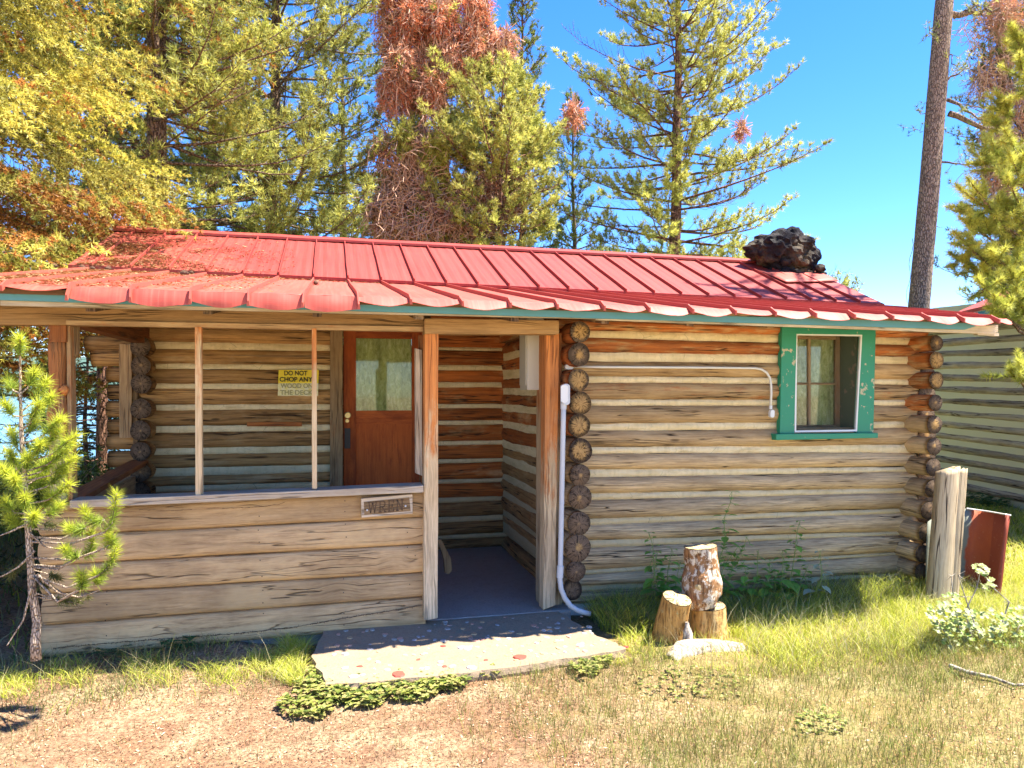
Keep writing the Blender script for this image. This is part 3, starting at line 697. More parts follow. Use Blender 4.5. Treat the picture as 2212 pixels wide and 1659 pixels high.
m_ = MB(); box(m_, (1.60, 5.1, 1.99), (1.76, 7.12, 2.16), .5, .1, n=12); m_.build('wall_plate_log', M['log_in'], cabin)

# ---- door
dr = MB(); YD = 7.075
def rectP(x0, y0, x1, y1, Yp): return [P(x0, y0, Yp), P(x1, y0, Yp), P(x1, y1, Yp), P(x0, y1, Yp)]
ybt = 1178
def W_(px, py, Yp): return P(px, py, Yp)
dx = [P(p, 900, YD).x for p in (742, 769, 890, 917)]
dz = [P(820, p, YD).z for p in (714, 731, 887, 916, 1130, ybt)]
door = MB()
for (a, b, c, d, v) in ((dx[0], dx[1], dz[5], dz[0], 1), (dx[2], dx[3], dz[5], dz[0], 1)):
    board(door, [(a, YD, d), (b, YD, d), (b, YD, c), (a, YD, c)], (0, .04, 0), .5, 0, n=10, jit=0, vertical=True)
for (c, d) in ((dz[1], dz[0]), (dz[3], dz[2]), (dz[5], dz[4])):
    board(door, [(dx[1], YD + .001, d), (dx[2], YD + .001, d), (dx[2], YD + .001, c), (dx[1], YD + .001, c)], (0, .038, 0), .5, 0, n=6, jit=0, vertical=False)
board(door, [(dx[1], YD + .012, dz[3]), (dx[2], YD + .012, dz[3]), (dx[2], YD + .012, dz[4]), (dx[1], YD + .012, dz[4])], (0, .012, 0), .4, 0, n=6, jit=0, vertical=True)
door_o = door.build('door', M['door'], cabin, bevel=.003)
m_ = MB(); board(m_, [(dx[1], YD + .02, dz[1]), (dx[2], YD + .02, dz[1]), (dx[2], YD + .02, dz[2]), (dx[1], YD + .02, dz[2])], (0, .003, 0), n=1, jit=0); m_.build('door_glass', M['glass'], door_o)
m_ = MB(); wv_ = 40
for (ya, yb) in ((dz[1] + .02, dz[2] - .01),):
    for i in range(wv_ + 1):
        x = lerp(dx[1] - .0, dx[2], i / wv_); dyy = .012 * math.sin(i * 1.1) + .008 * math.sin(i * 2.7)
        m_.v.extend([(x, YD + .04 + dyy * .6, ya), (x, YD + .04 + dyy * .6 * 1.3, yb)])
    for i in range(wv_): m_.face((2 * i + 1, 2 * i + 3, 2 * i + 2, 2 * i), [(0, 0)] * 4, (.5, 0, 0))
m_.build('curtain', M['curtain'], door_o, smooth=True)
def disc(name, c, r, ln, mat, parent, r2=None, seg=20):
    m_ = MB(); c = Vector(c); r2 = r2 or r
    tube(m_, [c, c - Vector((0, ln * .5, 0)), c - Vector((0, ln, 0))], [r, (r + r2) / 2 * 1.04, r2], seg); return m_.build(name, mat, parent, smooth=False, bevel=.002)
kp = P(751, 897, YD)
kb = disc('door_knob', kp, .030, .012, M['brass'], door_o); disc('knob_ball', kp - Vector((0, .012, 0)), .016, .045, M['brass'], kb, .026)
disc('deadbolt', P(750, 909, YD), .019, .012, M['brass'], door_o)
m_ = MB(); board(m_, rectP(744, 925, 757, 969, YD - .006), (0, .006, 0), n=2, jit=0); lp = m_.build('lock_plate', M['black'], door_o, bevel=.002)
disc('keyhole', P(750.5, 939, YD - .006), .010, .004, M['black'], lp)
m_ = MB()
board(m_, rectP(713, 704, 740.5, ybt, YB - .03), (0, .12, 0), .35, .1, n=30, jit=.002)
board(m_, [(dx[3], YB - .02, dz[0] + .1), (dx[3] + .09, YB - .02, dz[0] + .1), (dx[3] + .09, YB - .02, 0), (dx[3], YB - .02, 0)], (0, .12, 0), .35, .1)
board(m_, [(dx[0] - .02, YB - .025, dz[0] + .12), (dx[3] + .02, YB - .025, dz[0] + .12), (dx[3] + .02, YB - .025, dz[0]), (dx[0] - .02, YB - .025, dz[0])], (0, .1, 0), .35, .1)
m_.build('door_frame', M['plank'], cabin, bevel=.004)
m_ = MB(); box(m_, (-.05, YB + .06, dz[0] + .11), (.98, YB + .1, 2.5), dark=.3); m_.build('door_lintel_boards', M['darkwood'], cabin)
# narrow shelf edge left of the door and a nailed lath lower down
m_ = MB(); board(m_, [P(497, 767, YB - .02), P(716, 768, YB - .02), P(716, 772, YB - .02), P(560, 771, YB - .02)], (0, .05, 0), .4, .2, n=20); m_.build('shelf_lath', M['plank'], bwl)
m_ = MB(); board(m_, rectP(533, 912, 652, 921, YB - .012), (0, .03, 0), .7, .1, n=20); m_.build('wall_lath', M['plank'], bwl, bevel=.003)

# ---- porch front: half wall of rounded siding, rail, posts, beam
YP = 4.87
sL = [1100, 1158, 1221, 1283, 1350, 1420]; sR = [1060, 1117, 1175, 1236, 1288, 1352]
hw = MB(); lft = P(95, 1200, YP).x; rgt = P(918, 1200, YP).x
prof = [(0.0, -.012), (.02, .002), (.05, .014), (.14, .021), (.34, .025), (.6, .027), (.8, .029), (.93, .024), (.985, .006), (1.0, -.012)]
for i in range(5):
    zl = (P(95, sL[i], YP).z, P(95, sL[i + 1], YP).z); zr = (P(915, sR[i], YP).z, P(915, sR[i + 1], YP).z)
    nn = 60; rnd = random.random(); b = len(hw.v); e1, e2, e3 = [smooth_noise(random.randrange(1 << 30), 5, 2.2) for _ in range(3)]
    xl = lft + random.uniform(-.01, .012)
    pr = [(0, -.03)] + prof + [(1.0, -.03)]
    for j in range(nn + 1):
        u = j / nn; zt_, zb_ = lerp(zl[0], zr[0], u), lerp(zl[1], zr[1], u)
        x = lerp(xl, rgt, u); zt_ += .003 * float(e1(x * 2)); zb_ += .003 * float(e2(x * 2))
        for (t, o_) in pr:
            xx = x + (-.02 * math.sin(math.pi * t) if j == 0 else 0)
            hw.v.append((xx, YP - o_ + .003 * float(e3(x + t)), lerp(zt_, zb_, t)))
    k = len(pr)
    for j in range(nn):
        for q in range(k - 1):
            a = b + j * k + q; u0, u1 = j / nn * 2.5, (j + 1) / nn * 2.5; v0, v1 = q * .022, (q + 1) * .022
            hw.face((a, a + 1, a + k + 1, a + k), [(u0, v0), (u0, v1), (u1, v1), (u1, v0)], (rnd, 0.02, 0))
    hw.face(tuple(b + q for q in reversed(range(k))), [(9, q * .02) for q in range(k)], (rnd, 0, .1))
half = hw.build('half_wall_siding', M['board'], cabin, smooth=True)
m_ = MB(); box(m_, (lft + .02, YP + .03, .0), (rgt, YP + .09, .86), dark=.3, n=8); m_.build('half_wall_frame', M['beam'], cabin)
m_ = MB(); cr_ = MB()      # the long ragged split in the lowest board
def crack(mb, pts, w, Yp, br=0, h=.012):
    prev = None
    for i in range(len(pts) - 1):
        a, b = pts[i], pts[i + 1]; n = max(2, int(abs(b[0] - a[0]) / 5))
        for k in range(n):
            t = k / n; px = lerp(a[0], b[0], t); py = lerp(a[1], b[1], t) + random.uniform(-.8, .8)
            q = (px, py)
            if prev:
                A_, B_ = P(prev[0], prev[1], Yp), P(q[0], q[1], Yp); ww = w * random.uniform(.5, 1.4)
                mb.quad([A_ - Vector((0, 0, ww)), B_ - Vector((0, 0, ww)), B_ + Vector((0, 0, ww)), A_ + Vector((0, 0, ww))], col=(.1, 0, 1))
                if br and random.random() < .75:
                    s_ = random.choice((-1, 1)) * random.uniform(.3, 1) * h; x_ = random.uniform(-.004, .004)
                    mb.quad([A_ + Vector((0, -.001, 0)), A_ + Vector((.003, -.001, 0)), A_ + Vector((.002 + x_, -.001, s_)), A_ + Vector((x_, -.001, s_))], col=(.1, 0, 1))
            prev = q
crack(m_, [(115, 1400), (300, 1384), (520, 1368), (640, 1354), (760, 1333), (850, 1318), (915, 1306)], .0022, YP - .0325, 1, .011)
crack(m_, [(480, 1098), (560, 1095), (600, 1090), (620, 1084)], .0015, YP - .0325, 0)
crack(m_, [(300, 1101), (360, 1103), (420, 1101)], .0012, YP - .0325, 0)
tag(m_.build('wood_cracks', M['letter'], half), kind='stuff')
m_ = MB()
for (px, py) in [(231, 1278), (231, 1306), (228, 1340), (230, 1373), (746, 1132), (748, 1160), (1180 * .76, 1200), (742, 1250), (742, 1280), (743, 1325), (743, 1350), (880, 1150), (880, 1182), (885, 1262), (560, 1115), (558, 1145), (560, 1171), (562, 1210), (566, 1245), (568, 1275), (568, 1302), (569, 1325), (745, 1082), (745, 1105)]:
    c = P(px, py, YP - .031); tube(m_, [c, c + Vector((0, -.004, 0))], .0035, 6)
tag(m_.build('nails', M['black'], half), kind='stuff')
m_ = MB()   # rail plank
board(m_, [P(150, 1082, 4.76), P(915, 1048.5, 4.76), P(915, 1064, 4.76), P(150, 1099, 4.76)], (0, .17, 0), .0, 0, n=50, jit=.0025)
rail = m_.build('rail_plank', M['rail'], cabin, bevel=.004)
m_ = MB(); board(m_, [P(97, 1094, 4.80), P(265, 1083, 4.80), P(265, 1099, 4.80), P(97, 1105, 4.80)], (0, .09, 0), .2, .3, n=20, jit=.003); m_.build('rail_end_block', M['board'], cabin, bevel=.004)
# left side half wall of the porch
m_ = MB()
for i in range(5):
    z1 = .80 - i * .17; board(m_, [(-1.60, 6.95, z1), (-1.60, 4.9, z1), (-1.60, 4.9, z1 - .165), (-1.60, 6.95, z1 - .165)], (-.05, 0, 0), .1, .2, n=12)
m_.build('side_half_wall', M['board'], cabin, bevel=.006)
m_ = MB(); board(m_, [(-1.52, 6.95, .93), (-1.52, 4.9, .83), (-1.52, 4.9, .79), (-1.52, 6.95, .89)], (-.14, 0, 0), .8, .3, n=16); m_.build('side_rail', M['plank'], cabin, bevel=.004)
m_ = MB()    # uprights in the opening
board(m_, [P(420.5, 706, 4.82), P(435, 706, 4.82), P(437, 1070, 4.78), P(422, 1070, 4.78)], (0, .045, 0), .3, 0, n=40, jit=.001, rnd=.9)
m_.build('porch_upright', M['post'], cabin, bevel=.003)
m_ = MB(); board(m_, [P(673, 709, 4.82), P(683.5, 709, 4.82), P(685, 1056, 4.78), P(674, 1056, 4.78)], (0, .035, 0), .3, 0, n=40, jit=.001, rnd=.7)
m_.build('porch_upright', M['post'], cabin, bevel=.003)
# corner post: a peeled pole with a painted block on top
m_ = MB(); tp, bt = P(124, 738, 4.92), P(128, 1092, 4.92)
pts = [tp.lerp(bt, t / 16) for t in range(17)]; rad = [.047 + .003 * math.sin(t * 1.3) + (.014 if t in (7, 8) else 0) for t in range(17)]
tube(m_, pts, rad, 14, (.3, .55, .15), wob=.06); cp = m_.build('corner_post', M['post'], cabin, smooth=True)
m_ = MB(); board(m_, rectP(105, 696, 142, 739, 4.87), (0, .1, 0), .95, .35, n=6); m_.build('post_cap_block', M['plank'], cp, bevel=.004)
m_ = MB(); kc = P(138, 842, 4.875); tube(m_, [kc + Vector((0, .02, .03)), kc, kc - Vector((0, -.02, .03))], [.008, .03, .008], 10, (.7, .6, 0)); m_.build('knot', M['post'], cp, smooth=True)
m_ = MB(); board(m_, [P(142.5, 701, 4.90), P(152, 701, 4.90), P(157, 1085, 4.90), P(147, 1085, 4.90)], (0, .09, 0), .45, .25, n=30); m_.build('post_side_board', M['plank'], cabin, bevel=.003)
m_ = MB(); a = [P(150, 702, 4.96), P(166.5, 702, 4.96), P(167, 764, 4.96), P(158, 775, 4.96), P(150, 777, 4.96)]
b = len(m_.v); m_.v.extend([tuple(p) for p in a] + [tuple(p + Vector((0, .05, 0))) for p in a])
m_.face((0, 4, 3, 2, 1), [(p.z, p.x) for p in (a[0], a[4], a[3], a[2], a[1])], (.4, .1, .1)); m_.face((5, 6, 7, 8, 9), [(p.z, p.x) for p in a], (.4, .1, .1))
for i in range(5): j = (i + 1) % 5; m_.face((i, j, j + 5, i + 5), [(0, 0), (.1, 0), (.1, .1), (0, .1)], (.4, .1, .1))
m_.build('post_bracket', M['plank'], cabin)
# middle post, right post with its jamb strips
m_ = MB(); board(m_, [P(917.5, 721, 4.79), P(947.5, 721, 4.79), P(945.5, 1336, 4.79), P(915.5, 1341, 4.79)], (0, .1, 0), .62, 0, n=70, jit=.0025, rnd=.93); m_.build('middle_post', M['post'], cabin, bevel=.005)
m_ = MB(); board(m_, [P(1179.5, 720, 4.92), P(1208, 720, 4.92), P(1200, 1308, 4.92), P(1173, 1318, 4.92)], (0, .10, 0), .72, .05, n=70, jit=.0022, rnd=.8); m_.build('right_post', M['post'], cabin, bevel=.005)
m_ = MB(); board(m_, [(1.452, 5.024, 1.93), (1.60, 5.024, 1.93), (1.60, 5.024, 0), (1.442, 5.024, 0)], (0, .028, 0), .55, .1, n=40, rnd=.3)
board(m_, [(1.458, 5.054, 1.93), (1.60, 5.054, 1.93), (1.60, 5.054, 0), (1.448, 5.054, 0)], (0, .13, 0), .45, .2, n=40, rnd=.5); m_.build('entry_jamb', M['post'], cabin, bevel=.005)
m_ = MB(); board(m_, [P(896, 752, 4.92), P(911.5, 756, 4.92), P(912, 1028, 4.92), P(897.5, 1022, 4.92)], (0, .03, 0), .0, 0, n=30, jit=.002, rnd=.95); m_.build('loose_plank', M['rail'], cabin, bevel=.002)
m_ = MB(); board(m_, [P(905, 724, 4.96), P(918, 724, 4.96), P(918, 1048, 4.96), P(907, 1048, 4.96)], (0, .05, 0), .6, .35, n=30); m_.build('post_backing_board', M['plank'], cabin, bevel=.002)
m_ = MB(); board(m_, [Vector((-2.1, 4.85, 2.03)), P(917, 660, 4.85), P(917, 705.5, 4.85), Vector((-2.1, 4.85, 1.893))], (0, .10, 0), .12, 0, n=60, jit=.003); m_.build('porch_beam', M['beam'], cabin, bevel=.006)
m_ = MB(); board(m_, [P(142, 691, 4.828), P(915, 705.5, 4.828), P(915, 716.5, 4.828), P(142, 702, 4.828)], (0, .06, 0), .35, .1, n=50, jit=.0022, rnd=.7); m_.build('beam_trim', M['plank'], cabin, bevel=.003)
m_ = MB(); board(m_, [P(917, 687, 4.785), P(1208, 692, 4.785), P(1208, 722, 4.785), P(917, 721.5, 4.785)], (0, .12, 0), .22, 0, n=30, jit=.002, rnd=.7); m_.build('entry_header', M['beam'], cabin, bevel=.006)
m_ = MB(); box(m_, (-1.64, 4.95, 1.93), (-1.53, 7.05, 2.12), .8, .35, n=12); m_.build('side_beam', M['plank'], cabin, bevel=.005)
m_ = MB(); board(m_, rectP(257, 743, 284.5, 946, 6.93), (0, .04, 0), .25, .1, n=20); m_.build('corner_board', M['plank'], cabin, bevel=.004)
m_ = MB(); board(m_, rectP(287, 710, 297, 1150, 6.97), (0, .06, 0), .3, .6, n=20); m_.build('dark_gap_strip', M['plank'], cabin, bevel=.003)  # dark plank put in for the shaded gap beside the corner board

# ---- window
win = MB(); YW = 5.035
def fr(mb, pts, d, **k): board(mb, pts, (0, d, 0), n=16, jit=.0012, **k)
fr(win, [P(1689.5, 703, YW), P(1892, 711, YW), P(1892, 723.5, YW), P(1689, 721, YW)], .05, vertical=False)
fr(win, [P(1689, 720.5, YW + .002), P(1721, 720.5, YW + .002), P(1716, 939, YW + .002), P(1684.5, 939, YW + .002)], .048, vertical=True)
fr(win, [P(1863, 722, YW + .002), P(1892, 722, YW + .002), P(1887, 937, YW + .002), P(1851.5, 937, YW + .002)], .048, vertical=True)
w_o = win.build('window', M['green'], cabin, bevel=.003)
m_ = MB(); fr(m_, [P(1677, 937.5, YW - .045), P(1897, 935.5, YW - .045), P(1897, 946, YW - .045), P(1677, 951, YW - .045)], .10, vertical=False); m_.build('window_sill', M['green'], w_o, bevel=.004)
m_ = MB(); q = [(1719, 720.5), (1863, 723), (1852, 932), (1716.5, 934)]; YS = YW + .004
def edge(a, b, c, d): m_.quad([P(*a, YS), P(*d, YS), P(*c, YS), P(*b, YS)])
ins = [(1722.5, 724), (1859.5, 726.5), (1848.5, 928), (1720, 930)]
m_2 = MB()
for i in range(4):
    j = (i + 1) % 4; A_, B_, C_, D_ = P(*q[i], YS), P(*q[j], YS), P(*ins[j], YS), P(*ins[i], YS); b = len(m_2.v)
    for off in (0, .02): m_2.v.extend([tuple(p + Vector((0, off, 0))) for p in (A_, B_, C_, D_)])
    for f in ((0, 3, 2, 1), (4, 5, 6, 7), (0, 1, 5, 4), (2, 3, 7, 6)): m_2.face(tuple(b + k for k in f), [(0, 0)] * 4, (.5, 0, 0))
m_2.build('screen_frame', M['white_metal'], w_o)
m_ = MB(); m_.quad([P(*p, YS + .01) for p in reversed(ins)]); m_.build('insect_screen', M['screen'], w_o)
zt_w, zb_w = P(1780, 716, YF).z, P(1780, 940, YF).z; YI = 5.27
xa, xb = P(1716, 800, YF).x, P(1853, 800, YF).x
m_ = MB()   # reveals
box(m_, (xb, YW + .05, zb_w), (xb + .03, YI + .06, zt_w), n=4); box(m_, (xa - .03, YW + .05, zb_w), (xa, YI + .06, zt_w), n=4)
box(m_, (xa - .03, YW + .05, zt_w), (xb + .03, YI + .06, zt_w + .03), n=4); box(m_, (xa - .03, YW + .05, zb_w - .03), (xb + .03, YI + .06, zb_w), n=4)
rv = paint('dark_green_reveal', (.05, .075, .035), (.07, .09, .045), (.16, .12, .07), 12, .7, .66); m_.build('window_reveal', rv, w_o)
m_ = MB(); xm = (xa + xb) / 2; zm = lerp(zb_w, zt_w, .50)
box(m_, (xa, YI, zb_w), (xa + .03, YI + .03, zt_w), .4, .3); box(m_, (xb - .04, YI, zb_w), (xb, YI + .03, zt_w), .4, .3)
box(m_, (xa + .03, YI, zt_w - .045), (xb - .04, YI + .03, zt_w), .4, .3); box(m_, (xa + .03, YI, zb_w), (xb - .04, YI + .03, zb_w + .07), .4, .3)
box(m_, (xm - .011, YI, zb_w + .07), (xm + .011, YI + .025, zt_w - .045), .3, 0); box(m_, (xa + .03, YI + .002, zm - .009), (xb - .04, YI + .022, zm + .009), .3, 0)
m_.build('sash', M['plank'], w_o, bevel=.002)
m_ = MB(); box(m_, (xa + .02, YI + .012, zb_w + .05), (xb - .03, YI + .015, zt_w - .03), n=1, jit=0); m_.build('window_glass', M['glass'], w_o)
m_ = MB()
for i in range(41):
    x = lerp(xa, xb, i / 40); dy_ = .012 * math.sin(i * .9) + .007 * math.sin(i * 2.3); m_.v.extend([(x, YI + .035 + dy_ * .6, zt_w), (x, YI + .035 + dy_ * .6, zb_w)])
for i in range(40): m_.face((2 * i + 1, 2 * i + 3, 2 * i + 2, 2 * i), [(0, 0)] * 4, (.5, 0, 0))
m_.build('curtain', M['curtain'], w_o, smooth=True)

# ================================================================== roof
XS = [.157 + .30 * k for k in range(-7, 19)]       # standing seams
zbk = lambda x: lerp(2.540, 2.447, (x + 1.83) / 7.70); zev = lambda x: 2.066 - .004 * (x + 1)
zrg = lambda x: lerp(3.192, 3.168, (x + 2.1) / 7.9)
YE, YK, YR = 4.39, 6.90, 8.40
XL_ = -2.12
def xr(y): return lerp(4.80, 5.87, min(max((y - YE) / (YK - YE), 0), 1))
low = MB(); rn1, rn2 = smooth_noise(31, 5, 2.0), smooth_noise(32, 5, 2.0)
def panel(mb, x0, x1, f, ny, nx=8, crown=.0, seed=0):
    b = len(mb.v)
    for j in range(ny + 1):
        for i in range(nx + 1):
            mb.v.append(f(i / nx, j / ny))
    for j in range(ny):
        for i in range(nx):
            a = b + j * (nx + 1) + i; f4 = (a, a + 1, a + nx + 2, a + nx + 1)
            mb.face(f4, [(mb.v[q][0], mb.v[q][1]) for q in f4], (.5, 0, 0))
edges = [XL_] + [x for x in XS if XL_ + .08 < x < 4.75] + [4.80]
for k in range(len(edges) - 1):
    xa_, xb_ = edges[k], edges[k + 1]
    xbt = xb_ + ((5.87 - 4.80) if xb_ == 4.80 else 0)
    w1, w2 = random.uniform(-.004, .004), random.uniform(-.004, .004)
    def f(u, v):
        y = lerp(YE, YK + .05, v); xx = lerp(xa_, lerp(xb_, xbt, v), u); z = lerp(zev(xx), zbk(xx), (y - YE) / (YK - YE))
        dent = (.010 * math.sin(math.pi * u) * (w1 * 200) * math.sin(3 * v + k) * (1 - v)) if xx < .3 else .003 * math.sin(math.pi * u) * (w1 * 200)
        return (xx, y, z + dent + .0015 * math.sin(u * math.pi * 6))
    panel(low, xa_, xb_, f, 18)
# the right side triangle gets its own seams at the same spacing
lowo = low.build('porch_roof', M['roof'], cabin, smooth=True)
sm_ = lowo.modifiers.new('solid', 'SOLIDIFY'); sm_.thickness = .004; sm_.offset = -1
def seam(mb, pts, w=.008, h=.027, up=Vector((0, -.15, 1)).normalized()):
    b = len(mb.v)
    for p in pts:
        p = Vector(p); mb.v.extend([tuple(p + Vector((-w, 0, 0)) - up * .003), tuple(p + Vector((-w * .55, 0, 0)) + up * h), tuple(p + Vector((w * .55, 0, 0)) + up * h), tuple(p + Vector((w, 0, 0)) - up * .003)])
    for i in range(len(pts) - 1):
        for k in range(3): a = b + 4 * i + k; mb.face((a, a + 4, a + 5, a + 1)[::-1], [(0, 0)] * 4, (.5, 0, 0))
    mb.face((b, b + 1, b + 2, b + 3), [(0, 0)] * 4, (.5, 0, 0)); e = b + 4 * (len(pts) - 1); mb.face((e + 3, e + 2, e + 1, e), [(0, 0)] * 4, (.5, 0, 0))
for x in XS:
    if x < XL_ + .08 or x > 5.8: continue
    ys = YE if x < 4.8 else lerp(YE, YK, (x - 4.8) / 1.07) + .02
    m_ = MB(); pts = []
    for i in range(9):
        y = lerp(ys + (.0 if x < 4.8 else .02), YK + .02, i / 8); pts.append((x + .004 * float(rn1(y * 2 + x * 9)), y, lerp(zev(x), zbk(x), (y - YE) / (YK - YE))))
    if x < 4.8: 
        steep = -1.36 < x < .2
        p0 = pts[0]; pts = [(p0[0] + random.uniform(-.008, .008), p0[1] - (.045 if steep else .075), p0[2] - (.075 if steep else .04)), (p0[0], p0[1] - .012, p0[2] - .008)] + pts
    seam(m_, pts); m_.build('roof_seam', M['roof'], lowo)
# eave lips, bent down by snow
for k in range(len(edges) - 1):
    xa_, xb_ = edges[k], edges[k + 1]; steep = xa_ > -1.37 and xb_ < .17
    L1 = random.uniform(.082, .10) if steep else random.uniform(.09, .105); ang = math.radians(random.uniform(68, 84) if steep else random.uniform(30, 42))
    if xa_ < -1.4: ang = math.radians(22); L1 = .10
    sc = random.uniform(.42, .6) if not steep else random.uniform(.15, .35); sk = random.uniform(-.12, .12); sn_ = smooth_noise(random.randrange(1 << 30), 5, 20)
    m_ = MB()
    def f(u, v):
        xx = lerp(xa_ + .004, xb_ - .004, u); l = L1 * (1 - sc * (1 - math.sin(math.pi * min(1, max(0, u + sk * math.sin(math.pi * u)))))) * (1 + .05 * float(sn_(xx)))
        s = l * v; bulge = .005 * math.sin(math.pi * v) * math.sin(math.pi * u) * (1.6 if steep else .6)
        a_ = ang * min(1, v * 6 + .5)
        return (xx, YE - s * math.cos(a_) - bulge + .003 * math.sin(9 * u + k), zev(xx) - s * math.sin(a_) + (bulge * .5 if not steep else 0) + .002 * math.sin(7 * u + 3 * k))
    panel(m_, xa_, xb_, f, 8, 14); o_ = m_.build('eave_lip', M['roof'], lowo, smooth=False)
    s_ = o_.modifiers.new('solid', 'SOLIDIFY'); s_.thickness = .003
# upper slope, ridge, rear slope
upm = MB()
def fu(x0, x1):
    def f(u, v):
        xx = lerp(x0, x1, u); return (xx, lerp(YK - .03, YR, v), lerp(zbk(xx) + .028, zrg(xx), v) + .002 * math.sin(u * math.pi * 6))
    return f
ued = [XL_] + [x for x in XS if XL_ + .08 < x < 5.8] + [5.87]
for k in range(len(ued) - 1): panel(upm, ued[k], ued[k + 1], fu(ued[k], ued[k + 1]), 6)
panel(upm, 0, 0, lambda u, v: (lerp(XL_, 5.87, u), YK - .03 + .004 * (1 - v), lerp(zbk(lerp(XL_, 5.87, u)) + .003, zbk(lerp(XL_, 5.87, u)) + .030, v)), 1, 60)
upo = upm.build('upper_roof', M['roof_up'], cabin, smooth=False)
for x in ued[1:-1]:
    m_ = MB(); seam(m_, [(x + .003 * float(rn2(i + x * 5)), lerp(YK - .03, YR - .03, i / 6), lerp(zbk(x) + .028, zrg(x), (i / 6) * .98)) for i in range(7)], up=Vector((0, -.42, 1)).normalized(), h=.028)
    m_.build('roof_seam', M['roof_up'], upo)
m_ = MB(); nr = 40
for i in range(nr + 1):
    x = lerp(XL_ - .03, 5.90, i / nr); z = zrg(x); w = .003 * float(rn1(x * 3)); 
    m_.v.extend([(x, YR - .115, z - .055 + .02 + w), (x, YR - .115, z - .055 + .045 + w), (x, YR - .02, z + .035 + w), (x, YR + .02, z + .035 + w), (x, YR + .14, z - .03), (x, YR + .14, z - .06)])
for i in range(nr):
    for k in range(5): a = 6 * i + k; m_.face((a, a + 6, a + 7, a + 1), [(0, 0)] * 4, (.5, 0, 0))
m_.face((0, 1, 2, 3, 4, 5), [(0, 0)] * 6, (.5, 0, 0)); a = 6 * nr; m_.face((a + 5, a + 4, a + 3, a + 2, a + 1, a), [(0, 0)] * 6, (.5, 0, 0))
m_.build('ridge_cap', M['roof_up'], cabin)
m_ = MB(); m_.quad([(XL_, YR, 3.19), (5.87, YR, 3.165), (5.3, 10.4, 2.30), (XL_, 10.4, 2.33)]); 
m_.build('rear_roof', M['roof'], cabin)
m_ = MB()    # boards under the metal
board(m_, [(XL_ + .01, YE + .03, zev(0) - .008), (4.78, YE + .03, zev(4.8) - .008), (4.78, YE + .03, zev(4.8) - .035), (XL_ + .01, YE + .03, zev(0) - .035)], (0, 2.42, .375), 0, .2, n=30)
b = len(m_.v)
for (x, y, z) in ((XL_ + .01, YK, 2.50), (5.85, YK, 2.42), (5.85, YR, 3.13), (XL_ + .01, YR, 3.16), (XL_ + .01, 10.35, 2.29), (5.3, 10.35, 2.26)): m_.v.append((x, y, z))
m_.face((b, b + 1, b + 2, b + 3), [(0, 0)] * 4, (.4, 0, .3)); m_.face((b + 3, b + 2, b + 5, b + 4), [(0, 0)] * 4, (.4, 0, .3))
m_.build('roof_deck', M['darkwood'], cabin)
m_ = MB(); board(m_, [Vector((XL_ + .02, 4.44, 2.052)), Vector((4.72, 4.44, 2.03)), P(2085, 712, 4.44), P(0, 648, 4.44)], (0, .025, 0), 0, 0, n=60, jit=.002, vertical=False); m_.build('blue_fascia', M['teal'], cabin, bevel=.002)
m_ = MB(); zf = lambda px, py: P(px, py, 4.466)
board(m_, [zf(0, 646), zf(1288, 679), zf(1288, 689), zf(0, 660)], (0, .03, 0), .05, 0, n=60, jit=.0015); board(m_, [zf(1289, 679), zf(2150, 703), zf(2150, 722), zf(1289, 691)], (0, .03, 0), .02, 0, n=50, jit=.0015)
m_.build('fascia_board', M['rail'], cabin, bevel=.003)
m_ = MB(); board(m_, rectP(2090, 702, 2156, 718, 4.50), (0, .05, 0), .1, 0, n=6); board(m_, [P(2115, 715, 4.475), P(2158, 719, 4.475), P(2158, 726, 4.475), P(2112, 723, 4.475)], (0, .04, 0), 0, 0, n=4); m_.build('fascia_end_block', M['rail'], cabin)
m_ = MB()    # verge boards
board(m_, [(XL_ - .02, 8.35, 3.16), (XL_ - .02, 6.9, 2.54), (XL_ - .02, 6.9, 2.44), (XL_ - .02, 8.35, 3.06)], (.025, 0, 0), .1, 0, n=16, vertical=False); board(m_, [(XL_ - .02, 6.89, 2.53), (XL_ - .02, 4.45, 2.06), (XL_ - .02, 4.45, 1.97), (XL_ - .02, 6.89, 2.44)], (.025, 0, 0), .1, 0, n=16, vertical=False)
m_.build('verge_board', M['rail'], cabin)
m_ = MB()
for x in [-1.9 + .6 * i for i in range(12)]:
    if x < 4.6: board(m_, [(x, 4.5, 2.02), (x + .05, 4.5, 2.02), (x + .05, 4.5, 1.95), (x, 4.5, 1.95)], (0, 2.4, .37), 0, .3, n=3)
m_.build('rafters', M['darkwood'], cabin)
# flashing patch behind the chimney
m_ = MB(); b4 = [(5.05, 7.45), (5.87, 7.62), (5.87, 8.1), (4.98, 7.95)]
zu = lambda x, y: lerp(zbk(x) + .028, zrg(x), (y - YK + .03) / (YR - YK + .03))
panel(m_, 0, 0, lambda u, v: ((lambda x, y: (x, y, zu(x, y) + .026 + .012 * math.sin(9 * u) * math.sin(5 * v)))(lerp(lerp(b4[0][0], b4[1][0], u), lerp(b4[3][0], b4[2][0], u), v), lerp(lerp(b4[0][1], b4[1][1], u), lerp(b4[3][1], b4[2][1], u), v))), 6, 14)
o_ = m_.build('chimney_flashing', M['roof'], upo, smooth=True); s_ = o_.modifiers.new('solid', 'SOLIDIFY'); s_.thickness = .004

